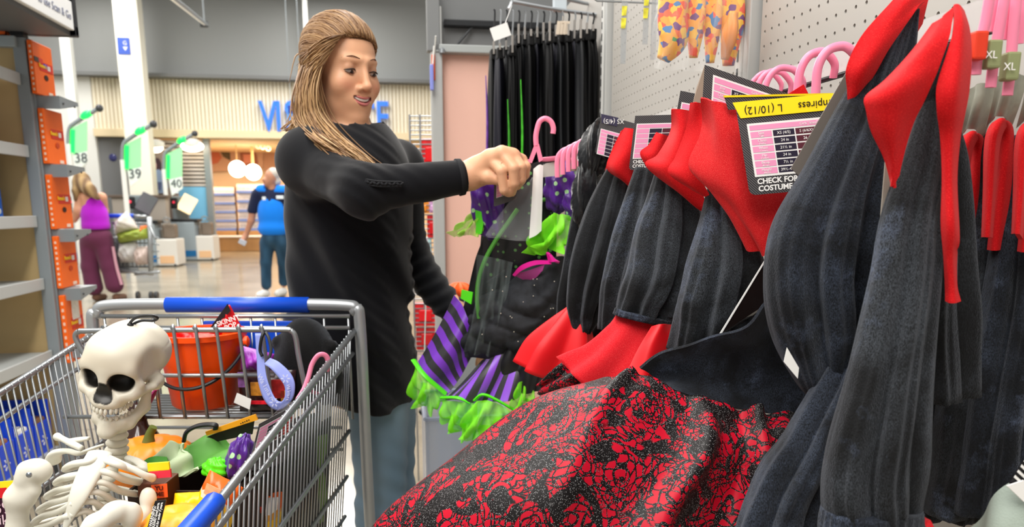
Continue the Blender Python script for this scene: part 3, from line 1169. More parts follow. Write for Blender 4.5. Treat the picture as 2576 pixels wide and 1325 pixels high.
# ================================================================== self checkouts
M_kiosk = mat('kiosk_grey', '#8f9aa0', .45)
M_kw = mat('kiosk_white', '#d9d6cf', .5)
M_kb = mat('kiosk_blue', '#14649c', .45)
M_ko = mat('kiosk_peach', '#e5b98c', .5)
M_bag = mat('bag_taupe', '#77695c', .6)
def kiosk(ucx, vbase, d, w, label, scr):
    base = atZ(ucx, vbase, 0)
    k = empty('checkout_kiosk', base, label, 'checkout', 'self checkouts')
    x, y = base.x, base.y
    b = MB()
    b.box((x - w * .2, y, .46), (w * .6, .7, .9), bev=.03)
    b.build('cabinet', M_kiosk, k, smooth=False)
    b = MB()
    b.box((x - w * .2, y - .352, .17), (w * .58, .01, .14), bev=.003)
    b.build('blue_band', M_kb, k, smooth=False)
    b = MB()
    b.box((x + w * .28, y, .3), (w * .38, .66, .56), bev=.03)
    b.build('bagging_base', M_kw, k, smooth=False)
    b = MB()
    b.box((x + w * .28, y - .335, .15), (w * .26, .01, .16), bev=.003)
    b.build('peach_patch', M_ko, k, smooth=False)
    b = MB()
    b.box((x + w * .28, y + .05, .74), (w * .24, .3, .3), bev=.04)
    b.build('bag_pack', M_bag, k, smooth=False)
    b = MB()
    b.box((x - w * .2, y - .1, .94), (w * .72, .5, .07), bev=.02)
    b.build('scanner_bed', M_black, k, smooth=False)
    b = MB()
    b.box((x - w * .3, y + .2, 1.2), (w * .34, .18, .6), bev=.03)
    b.build('tower', mat('tower_grey', '#7d868b', .5), k, smooth=False)
    R = Matrix.Rotation(.5, 3, 'Y') @ Matrix.Rotation(-.3, 3, 'X')
    b = MB()
    b.box((x - w * .1, y - .02, 1.32), (.34, .06, .42), rot=R, bev=.02)
    b.build('screen', mat('screen_dark', '#4d4a52', .25) if not scr else mat('screen_lit', '#ffe2b0', .3, emit=.8), k, smooth=False)
    b = MB()
    b.box((x - w * .36, y - .08, 1.34), (.16, .1, .26), bev=.03)
    tm = b.build('card_terminal', M_black, k, smooth=False)
    b = MB()
    b.ball((x - w * .36, y - .14, 1.36), (.03, .01, .03), su=10, sv=6)
    b.build('red_light', mat('led_red', '#e0304a', .4, emit=.8), tm)
    b = MB()
    b.tube([(x + w * .28 + .07 * math.cos(t), y - .15, .98 + .05 * math.sin(t)) for t in np.linspace(0, 6.283, 13)[:-1]], .015, 6, closed=True)
    b.build('bag_ring', M_chrome, k)
    b = MB()
    for s in (-1, 1):
        b.lathe((x + w * .4 + s * .02, y - .3 * s, 0.0), [(.03, 0), (.04, .03), (.03, .06)], 10)
    b.build('caster', M_dark, k)
    return k
kiosk(396, 668, 11, 1.1, 'grey self-checkout kiosk nearest, behind the far cart of groceries', False)
kiosk(494, 653, 12.5, 1.05, 'grey self-checkout kiosk with a lit screen, in front of the blue panel', True)
kiosk(238, 660, 11.6, .9, 'grey self-checkout kiosk the woman in purple leans towards', False)
dv = empty('divider_counter', (atY(350, 500, 18.6).x, 18.6, 0), 'low grey divider counter behind the self-checkouts', 'counter')
zt_ = atY(350, 497, 18.4).z
x0_, x1_ = atY(286, 500, 18.6).x, atY(420, 500, 18.6).x
b = MB()
b.box(((x0_ + x1_) / 2, 18.6, zt_ / 2), (x1_ - x0_, .3, zt_), bev=.02)
b.build('panel', mat('divider_taupe', '#9d948b', .6), dv, smooth=False)
b = MB()
b.box(((x0_ + x1_) / 2, 18.6, zt_ + .03), (x1_ - x0_ + .1, .4, .06), bev=.01)
b.build('top', mat('divider_top', '#5d4f45', .6), dv, smooth=False)
M_green = mat('led_green', '#18f04e', .3, emit=2.2)
M_flag = mat('lane_flag', '#e8f1ea', .45, emit=.05)
def lane(num, us, vs, d, label):
    base = at(us, 700, d)
    p = lambda u, v: at(u, v, d)
    e = empty('lane_light', (base.x, base.y, 0), label, 'lane light', 'numbered lane lights')
    b = MB()
    q0, q1 = p(us - 10, vs + 40), p(us - 10, vs + 130)
    b.tube([(q0.x, q0.y, q0.z), (q0.x, q0.y, 0)], .05, 10)
    b.build('pole', M_white, e)
    b = MB()
    b.tube([p(us - 10, vs + 60), p(us - 8, vs + 5), p(us + 10, vs - 15), p(us + 66, vs - 50)], .04, 8, n=14)
    b.build('arm', M_steel, e)
    b = MB()
    b.ball(p(us + 68, vs - 50), .07, su=12, sv=8)
    b.build('end_knob', M_dark, e)
    b = MB()
    b.ball(p(us + 36, vs - 34), (.13, .07, .07), su=14, sv=8, rot=Matrix.Rotation(-.5, 3, 'Y'))
    b.build('lamp', M_green, e)
    b = MB()
    F = [p(us, vs), p(us + 36, vs - 18), p(us + 36, vs + 56), p(us + 12, vs + 84)]
    F2 = [p(us, vs), p(us + 36, vs - 18), p(us + 36, vs + 58), p(us + 2, vs + 66)]
    b.prism(F2, AH * .02)
    fl = b.build('flag', mat('flag_green', '#9fe8ab', .45, emit=.12), e, smooth=False)
    b = MB()
    b.prism([p(us + 2, vs + 66), p(us + 36, vs + 58), p(us + 37, vs + 88), p(us + 10, vs + 106)], AH * .02)
    nb = b.build('number_plate', M_flag, e, smooth=False)
    lettering(num, p(us + 22, vs + 76) - AH * .01, RT, Zv, .26, mat('lane_ink', '#4a5558', .6), nb, 'lettering', .003)
    b = MB()
    b.tube([p(us + 2, vs + 4), p(us + 1, vs + 62)], .04, 6)
    b.build('glow_edge', M_green, fl)
lane('38', 182, 322, 15.0, 'green lit lane light numbered 38, left of the cream column')
lane('39', 318, 362, 15.1, 'green lit lane light numbered 39, in front of the cream column')
lane('40', 422, 386, 17.9, 'green lit lane light numbered 40, in front of the louvre screen')
# ================================================================== cloth materials
def velvet(name, dark, light, big=9.0, fine=950.0, crush_sheen='#566178'):  # noise paints the lit and unlit nap into the base colour
    m = bpy.data.materials.new(name)
    m.use_nodes = True
    nt = m.node_tree
    L = nt.links
    b = nt.nodes['Principled BSDF']
    tc = nt.nodes.new('ShaderNodeTexCoord')
    n1 = nt.nodes.new('ShaderNodeTexNoise')
    n1.inputs['Scale'].default_value = big
    n1.inputs['Detail'].default_value = 4
    n1.inputs['Distortion'].default_value = 1.2
    L.new(tc.outputs['Object'], n1.inputs['Vector'])
    mp = nt.nodes.new('ShaderNodeMapping')
    mp.inputs['Scale'].default_value = (1, 1, 0.45)
    L.new(tc.outputs['Object'], mp.inputs[0])
    n2 = nt.nodes.new('ShaderNodeTexNoise')
    n2.inputs['Scale'].default_value = fine
    n2.inputs['Detail'].default_value = 3
    n2.inputs['Roughness'].default_value = 0.7
    L.new(mp.outputs[0], n2.inputs['Vector'])
    f2 = ramp(nt, n2.outputs['Fac'], [(0.36, (.04, .04, .04)), (0.68, (1, 1, 1))])
    f1 = ramp(nt, n1.outputs['Fac'], [(0.38, (0.1, 0.1, 0.1)), (0.64, (1, 1, 1))])
    mu = nt.nodes.new('ShaderNodeMix')
    mu.data_type = 'RGBA'
    mu.blend_type = 'MULTIPLY'
    mu.inputs[0].default_value = 1
    L.new(f1, mu.inputs[6])
    L.new(f2, mu.inputs[7])
    col = ramp(nt, mu.outputs[2], [(0.0, lin(dark)), (0.9, lin(light))])
    b.inputs['Roughness'].default_value = 0.75
    b.inputs['Specular IOR Level'].default_value = 0.25
    b.inputs['Sheen Weight'].default_value = 0.22
    b.inputs['Sheen Roughness'].default_value = 0.25
    b.inputs['Sheen Tint'].default_value = (0.75, 0.8, 0.92, 1)
    n3 = nt.nodes.new('ShaderNodeTexNoise')
    n3.inputs['Scale'].default_value = big * 1.7
    n3.inputs['Detail'].default_value = 5
    n3.inputs['Roughness'].default_value = .65
    L.new(tc.outputs['Object'], n3.inputs['Vector'])
    pt = ramp(nt, n3.outputs['Fac'], [(.57, (0, 0, 0)), (.74, (1, 1, 1))])  # crushed-nap patches: bluish sheen painted as colour
    m4 = nt.nodes.new('ShaderNodeMix')
    m4.data_type = 'RGBA'
    m4.blend_type = 'MULTIPLY'
    m4.inputs[0].default_value = 1
    L.new(pt, m4.inputs[6])
    L.new(f2, m4.inputs[7])
    m5 = nt.nodes.new('ShaderNodeMix')
    m5.data_type = 'RGBA'
    m5.inputs[7].default_value = lin(crush_sheen)
    L.new(m4.outputs[2], m5.inputs[0])
    L.new(col, m5.inputs[6])
    L.new(m5.outputs[2], b.inputs['Base Color'])
    bp = nt.nodes.new('ShaderNodeBump')
    bp.inputs['Strength'].default_value = 0.8
    bp.inputs['Distance'].default_value = 0.002
    L.new(n2.outputs['Fac'], bp.inputs['Height'])
    L.new(bp.outputs[0], b.inputs['Normal'])
    return m
V_black = velvet('black_velvet', '#040405', '#40454c')
V_blue = velvet('blue_black_velvet', '#040508', '#38404f', 11)
V_dark = velvet('dark_velvet', '#030304', '#2c2f34', 8, crush_sheen='#484e58')
def felt(name, base, fleck, scale=900, thr=0.62):
    m = bpy.data.materials.new(name)
    m.use_nodes = True
    nt = m.node_tree
    L = nt.links
    b = nt.nodes['Principled BSDF']
    tc = nt.nodes.new('ShaderNodeTexCoord')
    n = nt.nodes.new('ShaderNodeTexNoise')
    n.inputs['Scale'].default_value = scale
    n.inputs['Detail'].default_value = 2
    mp = nt.nodes.new('ShaderNodeMapping')
    mp.inputs['Scale'].default_value = (1, 1, 2.2)
    mp.inputs['Rotation'].default_value = (0.3, 0.5, 0)
    L.new(tc.outputs['Object'], mp.inputs[0])
    L.new(mp.outputs[0], n.inputs['Vector'])
    col = ramp(nt, n.outputs['Fac'], [(0.35, tuple(c * .82 for c in lin(base)[:3])), (thr - .04, lin(base)), (thr + .08, lin(fleck))])
    L.new(col, b.inputs['Base Color'])
    b.inputs['Roughness'].default_value = 0.8
    b.inputs['Specular IOR Level'].default_value = 0.2
    b.inputs['Sheen Weight'].default_value = 0.15
    b.inputs['Sheen Tint'].default_value = (1, .4, .4, 1)
    bp = nt.nodes.new('ShaderNodeBump')
    bp.inputs['Strength'].default_value = 0.35
    bp.inputs['Distance'].default_value = 0.001
    L.new(n.outputs['Fac'], bp.inputs['Height'])
    L.new(bp.outputs[0], b.inputs['Normal'])
    return m
F_red = felt('red_felt', '#d20c16', '#ea3430')
F_glit = felt('red_glitter_felt', '#cc0c16', '#ee5650', 1600, 0.6)
M_mesh = felt('red_mesh', '#d21220', '#e84648', 1300, .6)
M_mesh2 = mat('red_chiffon', '#dc0c18', 0.5, var=.08, vscale=12)
def web_mat():
    m = bpy.data.materials.new('web_print_satin')
    m.use_nodes = True
    nt = m.node_tree
    L = nt.links
    N = nt.nodes.new
    b = nt.nodes['Principled BSDF']
    tc = N('ShaderNodeTexCoord')
    dn = N('ShaderNodeTexNoise')
    dn.inputs['Scale'].default_value = 18
    L.new(tc.outputs['Object'], dn.inputs['Vector'])
    ad = N('ShaderNodeMix')
    ad.data_type = 'VECTOR'
    ad.inputs[0].default_value = 0.035
    L.new(tc.outputs['Object'], ad.inputs[4])
    L.new(dn.outputs['Color'], ad.inputs[5])
    def edges(scale, wid):
        v = N('ShaderNodeTexVoronoi')
        v.feature = 'DISTANCE_TO_EDGE'
        v.inputs['Scale'].default_value = scale
        L.new(ad.outputs[1], v.inputs['Vector'])
        return ramp(nt, v.outputs['Distance'], [(wid, (0, 0, 0)), (wid + 0.02, (1, 1, 1))])
    big = edges(70, 0.045)
    small = edges(180, 0.11)
    vr = N('ShaderNodeTexVoronoi')
    vr.inputs['Scale'].default_value = 19
    L.new(ad.outputs[1], vr.inputs['Vector'])
    wv = N('ShaderNodeMath')
    wv.operation = 'MULTIPLY'
    wv.inputs[1].default_value = 34.0
    L.new(vr.outputs['Distance'], wv.inputs[0])
    sn_ = N('ShaderNodeMath')
    sn_.operation = 'SINE'
    L.new(wv.outputs[0], sn_.inputs[0])
    ring = ramp(nt, sn_.outputs[0], [(0.0, (1, 1, 1)), (0.74, (1, 1, 1)), (0.82, (0, 0, 0))])
    sel = N('ShaderNodeTexNoise')
    sel.inputs['Scale'].default_value = 26
    sel.inputs['Detail'].default_value = 1
    L.new(tc.outputs['Object'], sel.inputs['Vector'])
    selr = ramp(nt, sel.outputs['Fac'], [(0.5, (0, 0, 0)), (0.53, (1, 1, 1))])
    mx = N('ShaderNodeMix')
    mx.data_type = 'RGBA'
    L.new(selr, mx.inputs[0])
    L.new(big, mx.inputs[6])
    L.new(small, mx.inputs[7])
    m2 = N('ShaderNodeMix')
    m2.data_type = 'RGBA'
    m2.blend_type = 'MULTIPLY'
    m2.inputs[0].default_value = 1
    L.new(mx.outputs[2], m2.inputs[6])
    L.new(ring, m2.inputs[7])
    bl = N('ShaderNodeTexNoise')
    bl.inputs['Scale'].default_value = 16
    bl.inputs['Detail'].default_value = 1.5
    bl.inputs['Distortion'].default_value = 2.2
    L.new(tc.outputs['Object'], bl.inputs['Vector'])
    blr = ramp(nt, bl.outputs['Fac'], [(0.52, (1, 1, 1)), (0.55, (0, 0, 0))])
    m3 = N('ShaderNodeMix')
    m3.data_type = 'RGBA'
    m3.blend_type = 'MULTIPLY'
    m3.inputs[0].default_value = 1
    L.new(m2.outputs[2], m3.inputs[6])
    L.new(blr, m3.inputs[7])
    col = N('ShaderNodeMix')
    col.data_type = 'RGBA'
    col.inputs[6].default_value = lin('#0d090a')
    col.inputs[7].default_value = lin('#b40524')
    L.new(m3.outputs[2], col.inputs[0])
    g = N('ShaderNodeTexVoronoi')
    g.inputs['Scale'].default_value = 1500
    L.new(tc.outputs['Object'], g.inputs['Vector'])
    sp_ = N('ShaderNodeSeparateColor')
    L.new(g.outputs['Color'], sp_.inputs[0])
    gl1 = ramp(nt, sp_.outputs[0], [(0.84, (0, 0, 0)), (0.85, (1, 1, 1))])
    gl2 = ramp(nt, g.outputs['Distance'], [(0.3, (1, 1, 1)), (0.42, (0, 0, 0))])
    gm = N('ShaderNodeMix')
    gm.data_type = 'RGBA'
    gm.blend_type = 'MULTIPLY'
    gm.inputs[0].default_value = 1
    L.new(gl1, gm.inputs[6])
    L.new(gl2, gm.inputs[7])
    inv = N('ShaderNodeMath')
    inv.operation = 'SUBTRACT'
    inv.inputs[0].default_value = 1.0
    L.new(m3.outputs[2], inv.inputs[1])
    gk = N('ShaderNodeMath')
    gk.operation = 'MULTIPLY'
    L.new(gm.outputs[2], gk.inputs[0])
    L.new(inv.outputs[0], gk.inputs[1])
    c2 = N('ShaderNodeMix')
    c2.data_type = 'RGBA'
    c2.inputs[7].default_value = lin('#d8d6d8')
    L.new(gk.outputs[0], c2.inputs[0])
    L.new(col.outputs[2], c2.inputs[6])
    L.new(c2.outputs[2], b.inputs['Base Color'])
    b.inputs['Roughness'].default_value = 0.5
    b.inputs['Specular IOR Level'].default_value = 0.22
    return m
M_web = web_mat()
def stripe_mat(name, axis, n, c1, c2):
    m = bpy.data.materials.new(name)
    m.use_nodes = True
    nt = m.node_tree
    b = nt.nodes['Principled BSDF']
    uv = nt.nodes.new('ShaderNodeUVMap')
    uv.uv_map = 'uv'
    s = nt.nodes.new('ShaderNodeSeparateXYZ')
    nt.links.new(uv.outputs[0], s.inputs[0])
    k = nt.nodes.new('ShaderNodeMath')
    k.operation = 'MULTIPLY'
    k.inputs[1].default_value = n
    nt.links.new(s.outputs[axis], k.inputs[0])
    f = nt.nodes.new('ShaderNodeMath')
    f.operation = 'FRACT'
    nt.links.new(k.outputs[0], f.inputs[0])
    col = ramp(nt, f.outputs[0], [(0.0, lin(c1)), (0.5, lin(c2))], 'CONSTANT')
    nt.links.new(col, b.inputs['Base Color'])
    b.inputs['Roughness'].default_value = 0.38
    b.inputs['Sheen Weight'].default_value = 0.2
    return m
def dot_mat(name, base, dot, scale):
    m = bpy.data.materials.new(name)
    m.use_nodes = True
    nt = m.node_tree
    b = nt.nodes['Principled BSDF']
    tc = nt.nodes.new('ShaderNodeTexCoord')
    v = nt.nodes.new('ShaderNodeTexVoronoi')
    v.inputs['Scale'].default_value = scale
    v.inputs['Randomness'].default_value = 0.6
    nt.links.new(tc.outputs['Object'], v.inputs['Vector'])
    col = ramp(nt, v.outputs['Distance'], [(0.2, lin(dot)), (0.25, lin(base))])
    nt.links.new(col, b.inputs['Base Color'])
    b.inputs['Roughness'].default_value = 0.3
    b.inputs['Sheen Weight'].default_value = 0.22
    return m
M_dots = dot_mat('purple_dotted_satin', '#4c1385', '#a8dc9c', 48)
M_dotb = dot_mat('dark_dotted_satin', '#0c0a12', '#5a8f4c', 60)
M_lime = mat('lime_tulle', '#8cf424', 0.8, alpha=0.5, var=.15, vscale=40)
M_limep = mat('lime_tulle_pale', '#b6f04a', 0.6, alpha=0.42)
M_limet = mat('lime_trim', '#5cea1e', 0.35)
M_tull = mat('black_tulle', '#1d1f24', 0.8, alpha=0.94, var=.5, vscale=60, bump=.4, bscale=120)
M_plast = mat('clear_plastic', '#eef2f4', 0.06, alpha=0.07, spec=0.9)
M_pink = mat('pink_plastic', '#f78bab', 0.32, spec=0.5)
M_card = mat('card_grey_back', '#6d655f', 0.6, var=.06, vscale=8)
M_cardl = mat('card_kraft', '#8c7a6a', 0.65)
M_yell = mat('card_yellow', '#ffe01a', 0.4)
M_whitec = mat('card_white', '#f3f2f0', 0.45)
M_ink = mat('card_ink', '#17161a', 0.4)
M_pinkp = mat('card_pink', '#f29cc4', 0.4)
def hatch_mat():
    m = bpy.data.materials.new('card_black_hatched')
    m.use_nodes = True
    nt = m.node_tree
    b = nt.nodes['Principled BSDF']
    tc = nt.nodes.new('ShaderNodeTexCoord')
    mp = nt.nodes.new('ShaderNodeMapping')
    mp.inputs['Rotation'].default_value = (0, .85, 0)
    nt.links.new(tc.outputs['Object'], mp.inputs[0])
    w = nt.nodes.new('ShaderNodeTexWave')
    w.inputs['Scale'].default_value = 150
    nt.links.new(mp.outputs[0], w.inputs['Vector'])
    col = ramp(nt, w.outputs['Fac'], [(0.62, lin('#2b2a2c')), (0.8, lin('#6a686a'))])
    nt.links.new(col, b.inputs['Base Color'])
    b.inputs['Roughness'].default_value = 0.4
    return m
M_hatch = hatch_mat()
def pts(*l):
    return [at(*q) for q in l]
def rad(px_, d):
    return px_ * d / FPX
def sleeve(par, name, path, m, n=46, seg=96, nf=7, a=0.06, flat=0.6, ph=0.0, tw=.6, label=None):
    """hanging cloth tube: path of (u, v, d, radius in px); soft folds run down its front and back"""
    P = [at(u, v, d) for u, v, d, r in path]
    R = [rad(r, d) for u, v, d, r in path]
    k = nf * .95
    A = a * 7.5
    def rip(th, t):
        x, c = math.sin(th), abs(math.cos(th))
        w = x + .10 * math.sin(3.1 * t + ph) + .05 * math.sin(9 * t + 2 * ph)
        f = math.sin(k * w + ph) + .55 * math.sin(1.9 * k * w + 2.3 * ph + 1.2 * t) + .22 * math.sin(4.1 * k * w + 5 * t)
        cr = .10 * math.sin(26 * t + 6 * x + ph) * math.exp(-((t - .78) / .16) ** 2) + .08 * math.sin(31 * t - 7 * x) * math.exp(-((t - .25) / .1) ** 2)
        return 1 + c * A * (.55 + .45 * t) * (f + cr * 2) * .6 + .012 * math.sin(17 * t + ph)
    b = MB()
    b.tube(P, R, seg=seg, n=n, flat=flat, ref=AH, ripple=rip)
    return b.build(name, m, par, ang=180, label=label)
def cloth(par, name, rows, m, ns=26, nt=26, th=0.0025, disp=None, label=None):
    b = MB()
    b.sheet([pts(*r) for r in rows], ns, nt, th, disp)
    return b.build(name, m, par, ang=60, label=label)
def hanger_hook(par, path, d, r_px, m=None, n=28):
    b = MB()
    b.tube([at(u, v, dd if dd else d) for u, v, dd in path], rad(r_px, d), seg=10, n=n, flat=.7, ref=AH)
    return b.build('hook', m or M_pink, par)
# ---------------------------------------------------------------- cards with size tables
def size_card(par, o, xd, yd, w, h, name='size_card', rows=7, cols=4, full=True, yellow=None, foot=True, tx=.055, ty=.16, inner=True):
    """o: top-left corner (world), xd / yd: unit directions of width and (downward) height"""
    xd, yd = Vector(xd).normalized(), Vector(yd).normalized()
    n = xd.cross(yd)
    if n.dot(AH) > 0:
        n = -n                                        # towards the viewer's side of the card
    P = lambda a, b, k=0: o + xd * a + yd * b + n * k
    c = MB()
    rr = min(w, h) * .07
    q = []
    for (cx_, cy_, a0) in ((w - rr, h - rr, 0), (rr, h - rr, 90)):
        for s in range(5):
            a = math.radians(a0 + s * 22.5)
            q.append(P(cx_ + rr * math.cos(a), cy_ + rr * math.sin(a)))
    q += [P(0, 0), P(w, 0)]
    c.prism(q, -n * .0007)
    card = c.build(name, M_hatch, par, smooth=False)
    tw_, th_ = w * .9, h * (.55 if yellow else .62)
    x0, y0 = w * tx, h * ty
    c = MB()
    c.add([P(x0 - w * .012, y0 - w * .012, .0003), P(x0 + tw_, y0 - w * .012, .0003), P(x0 + tw_, y0 + th_ + w * .012, .0003), P(x0 - w * .012, y0 + th_ + w * .012, .0003)], [(0, 1, 2, 3)])
    c.build('white_rules', M_whitec, card, smooth=False)
    hr = th_ / (rows + .4)
    cw = [.2] + [.2] * cols
    tot = sum(cw)
    pinkb = MB()
    def cell(mb_, xa, xb, ya, yb_):
        g = w * .005
        mb_.add([P(xa + g, ya + g, .0005), P(xb - g, ya + g, .0005), P(xb - g, yb_ - g, .0005), P(xa + g, yb_ - g, .0005)], [(0, 1, 2, 3)])
    cell(pinkb, x0, x0 + tw_, y0, y0 + hr * .9)
    colsb = [MB() for _ in range(cols)]
    lab = [('Size', 'Talla'), ('Chest', 'Pecho'), ('Waist', 'Cintura'), ('Hip', 'Cadera'), ('Bicep', 'Bíceps'), ('Height', 'Altura')]
    val = [('XS (4/5)', 'S (6/6X)', 'M (7/8)', 'L'), ('24 in', '26 in', '28 in', '30'), ('21½ in', '23 in', '25 in', ''), ('24 in', '26½ in', '28', ''),
           ('7½ in', '8 in', '9', ''), ('39½-45 in', '45½-4', '', '')]
    for i in range(rows - 1):
        ya = y0 + hr * (.95 + i * 1.075)
        yb_ = ya + hr * 1.05
        xa = x0
        for j in range(cols + 1):
            xb = xa + tw_ * cw[j] / tot
            cell(pinkb if j == 0 else colsb[j - 1], xa, xb, ya, yb_)
            if full and i < 6:
                if j == 0:
                    lettering(lab[i][0], P((xa + xb) / 2, ya + hr * .38, .0007), xd, -yd, hr * .55, M_whitec, card, 'print', .0001)
                    lettering(lab[i][1], P((xa + xb) / 2, ya + hr * .82, .0007), xd, -yd, hr * .38, M_whitec, card, 'print', .0001)
                elif j < 4 and val[i][j - 1]:
                    lettering(val[i][j - 1], P((xa + xb) / 2, ya + hr * .54, .0007), xd, -yd, hr * .6, M_whitec, card, 'print', .0001)
            xa = xb
    pinkb.build('pink_cells', M_pinkp, card, smooth=False)
    cc = ['#2a2438', '#5a2734', '#c03228', '#f0a24a', '#e8c040']
    for j, cb in enumerate(colsb):
        cb.build('size_cells', mat('cell%d' % j, cc[j], .4), card, smooth=False)
    if full:
        lettering("Girls' Sizes/Tallas de Niñas", P(x0 + tw_ * .63, y0 + hr * .45, .0007), xd, -yd, hr * .55, M_whitec, card, 'print', .0001)
    if foot:
        fs = h * .082
        lettering('CHECK FOR ACCESSORIES', P(x0, y0 + th_ + h * .07, .0006), xd, -yd, fs, M_whitec, card, 'print', .0001, align='LEFT', bold=.0003 * fs / .01)
        lettering('COSTUME IS 1 OF 1 ITEMS', P(x0, y0 + th_ + h * .15, .0006), xd, -yd, fs, M_whitec, card, 'print', .0001, align='LEFT', bold=.0003 * fs / .01)
    if yellow:
        c = MB()
        yh = yellow
        q = [P(-.003, -.002, .0005), P(w, -.002, .0005), P(w, yh, .0012), P(.003, yh, .0012)]
        c.slab(q, .0006)
        yb2 = c.build('yellow_band', M_yell, card, smooth=False)
        lettering('L (10/12)', P(w * .21, yh * .52, .0016), -xd, yd, yh * .72, M_ink, yb2, 'print', .0001)
        lettering('Vampiress', P(w * .66, yh * .52, .0016), -xd, yd, yh * .72, M_ink, yb2, 'print', .0001)
    return card
# ================================================================== the rail the costumes hang from
XRL = 0.585
rz = atX(2576, 52, XRL).z
rail = empty('hanging_rail', (XRL, .9, rz), 'thin black hanging rail with clear label strip in front of the pegboard', 'rail')
b = MB()
b.tube([(XRL, .35, rz), (XRL, 2.2, rz)], .004, 8)
b.build('bar', M_black, rail)
b = MB()
b.box((XRL - .003, 1.15, rz + .017), (.0015, 1.7, .03))
b.build('label_strip', mat('strip_clear', '#d6d3d2', .12, alpha=.55), rail, smooth=False)
for y in (.5, 1.35, 2.1):
    b = MB()
    b.tube([(XRL, y, rz), (XW + .005, y, rz - .02)], .005, 8)
    b.build('bracket', M_black, rail)
# ================================================================== vampire costumes, far to near
VG = 'black velvet costumes with red collars'
def vest(name, base, label, cat='costume', group=VG):
    return empty(name, at(*base), label, cat, group)
E = vest('vampire_costume', (1570, 460, 1.3), 'black velvet costume with red collar, farthest red one, beside the black ruffled costume')
cloth(E, 'collar', [[(1572, 322, 1.27), (1590, 324, 1.26), (1625, 330, 1.27)], [(1552, 360, 1.27), (1580, 372, 1.25), (1625, 380, 1.26)],
                    [(1527, 420, 1.28), (1560, 425, 1.25), (1630, 420, 1.27)], [(1565, 452, 1.28), (1590, 465, 1.26), (1640, 440, 1.28)],
                    [(1605, 485, 1.28), (1612, 490, 1.27), (1640, 455, 1.28)]], F_red, label='red felt collar')
cloth(E, 'collar_back', [[(1562, 330, 1.30), (1570, 325, 1.30), (1585, 326, 1.31)], [(1535, 390, 1.31), (1555, 390, 1.30), (1575, 400, 1.31)],
                         [(1520, 440, 1.32), (1540, 440, 1.31), (1570, 450, 1.32)]], F_red)
sleeve(E, 'sleeve', [(1562, 420, 1.31, 30), (1532, 540, 1.29, 60), (1498, 680, 1.27, 66), (1472, 780, 1.26, 46), (1464, 838, 1.26, 22)], V_dark, nf=6, a=.07, ph=1)
sleeve(E, 'bodice', [(1612, 440, 1.36, 40), (1590, 600, 1.34, 60), (1560, 780, 1.33, 60), (1520, 880, 1.33, 60)], V_dark, nf=7, a=.07, ph=2)
b = MB()
b.tube(pts((1452, 765, 1.28), (1440, 810, 1.27), (1415, 880, 1.27), (1385, 950, 1.27)), [rad(14, 1.28), rad(46, 1.28), rad(80, 1.27), rad(84, 1.27)], 60, n=24, flat=.6, ref=AH,
       ripple=lambda th, t: 1 + (.05 + .28 * t) * math.sin(5 * th + 1.5))
b.build('underskirt', M_mesh2, E, ang=180, label='bright red chiffon underskirt')
size_card(E, at(1598, 291, 1.24), at(1668, 289, 1.24) - at(1598, 291, 1.24), at(1584, 410, 1.24) - at(1598, 291, 1.24), .09, .084, full=False, rows=7, cols=3)
D2 = vest('vampire_costume', (1600, 470, 1.18), 'black velvet costume with small red collar, hanging behind the one with the elastic cuff')
sleeve(D2, 'sleeve', [(1628, 425, 1.2, 30), (1608, 560, 1.19, 56), (1572, 700, 1.18, 56), (1545, 835, 1.17, 44)], V_black, nf=6, a=.06, ph=.4)
cloth(D2, 'collar', [[(1652, 333, 1.15), (1668, 338, 1.14), (1690, 345, 1.15)], [(1632, 365, 1.15), (1655, 375, 1.14), (1690, 385, 1.15)],
                     [(1611, 384, 1.15), (1640, 400, 1.14), (1690, 410, 1.15)], [(1625, 416, 1.15), (1650, 428, 1.145), (1690, 436, 1.15)]], F_red, label='red felt collar')
sleeve(D2, 'bodice', [(1668, 440, 1.23, 40), (1655, 600, 1.22, 60), (1640, 800, 1.2, 60)], V_dark, nf=6, a=.06)
D1 = vest('vampire_costume', (1660, 470, 1.08), 'black velvet costume with red collar and gathered elastic cuff over a red mesh flounce')
cloth(D1, 'collar', [[(1690, 274, 1.06), (1712, 275, 1.05), (1745, 281, 1.06)], [(1688, 330, 1.08), (1712, 335, 1.045), (1745, 345, 1.05)],
                     [(1655, 390, 1.08), (1695, 400, 1.045), (1745, 415, 1.05)], [(1626, 417, 1.08), (1685, 440, 1.05), (1760, 470, 1.05)],
                     [(1712, 486, 1.07), (1745, 512, 1.05), (1782, 520, 1.05)], [(1766, 528, 1.06), (1772, 533, 1.05), (1790, 524, 1.05)]], F_red, nt=34, label='red felt collar')
sleeve(D1, 'sleeve', [(1690, 430, 1.1, 40), (1690, 560, 1.09, 84), (1668, 690, 1.07, 92), (1630, 770, 1.06, 80), (1624, 796, 1.06, 72)], V_black, nf=8, a=.05, ph=2.2)
b = MB()
b.tube(pts((1622, 790, 1.055), (1618, 806, 1.055)), [rad(76, 1.055), rad(78, 1.055)], 90, n=4, flat=.62, ref=AH, ripple=lambda th, t: 1 + .03 * math.sin(26 * th))
b.build('cuff', V_blue, D1, ang=180)
b = MB()
b.tube(pts((1618, 804, 1.07), (1595, 860, 1.06), (1550, 930, 1.05), (1500, 985, 1.05)), [rad(66, 1.06), rad(78, 1.06), rad(98, 1.05), rad(125, 1.05)], 72, n=26, flat=.6, ref=AH,
       ripple=lambda th, t: 1 + (.02 + .1 * t) * math.sin(7 * th + .6))
b.build('flounce', M_mesh, D1, ang=180, label='red mesh flounce below the cuff')
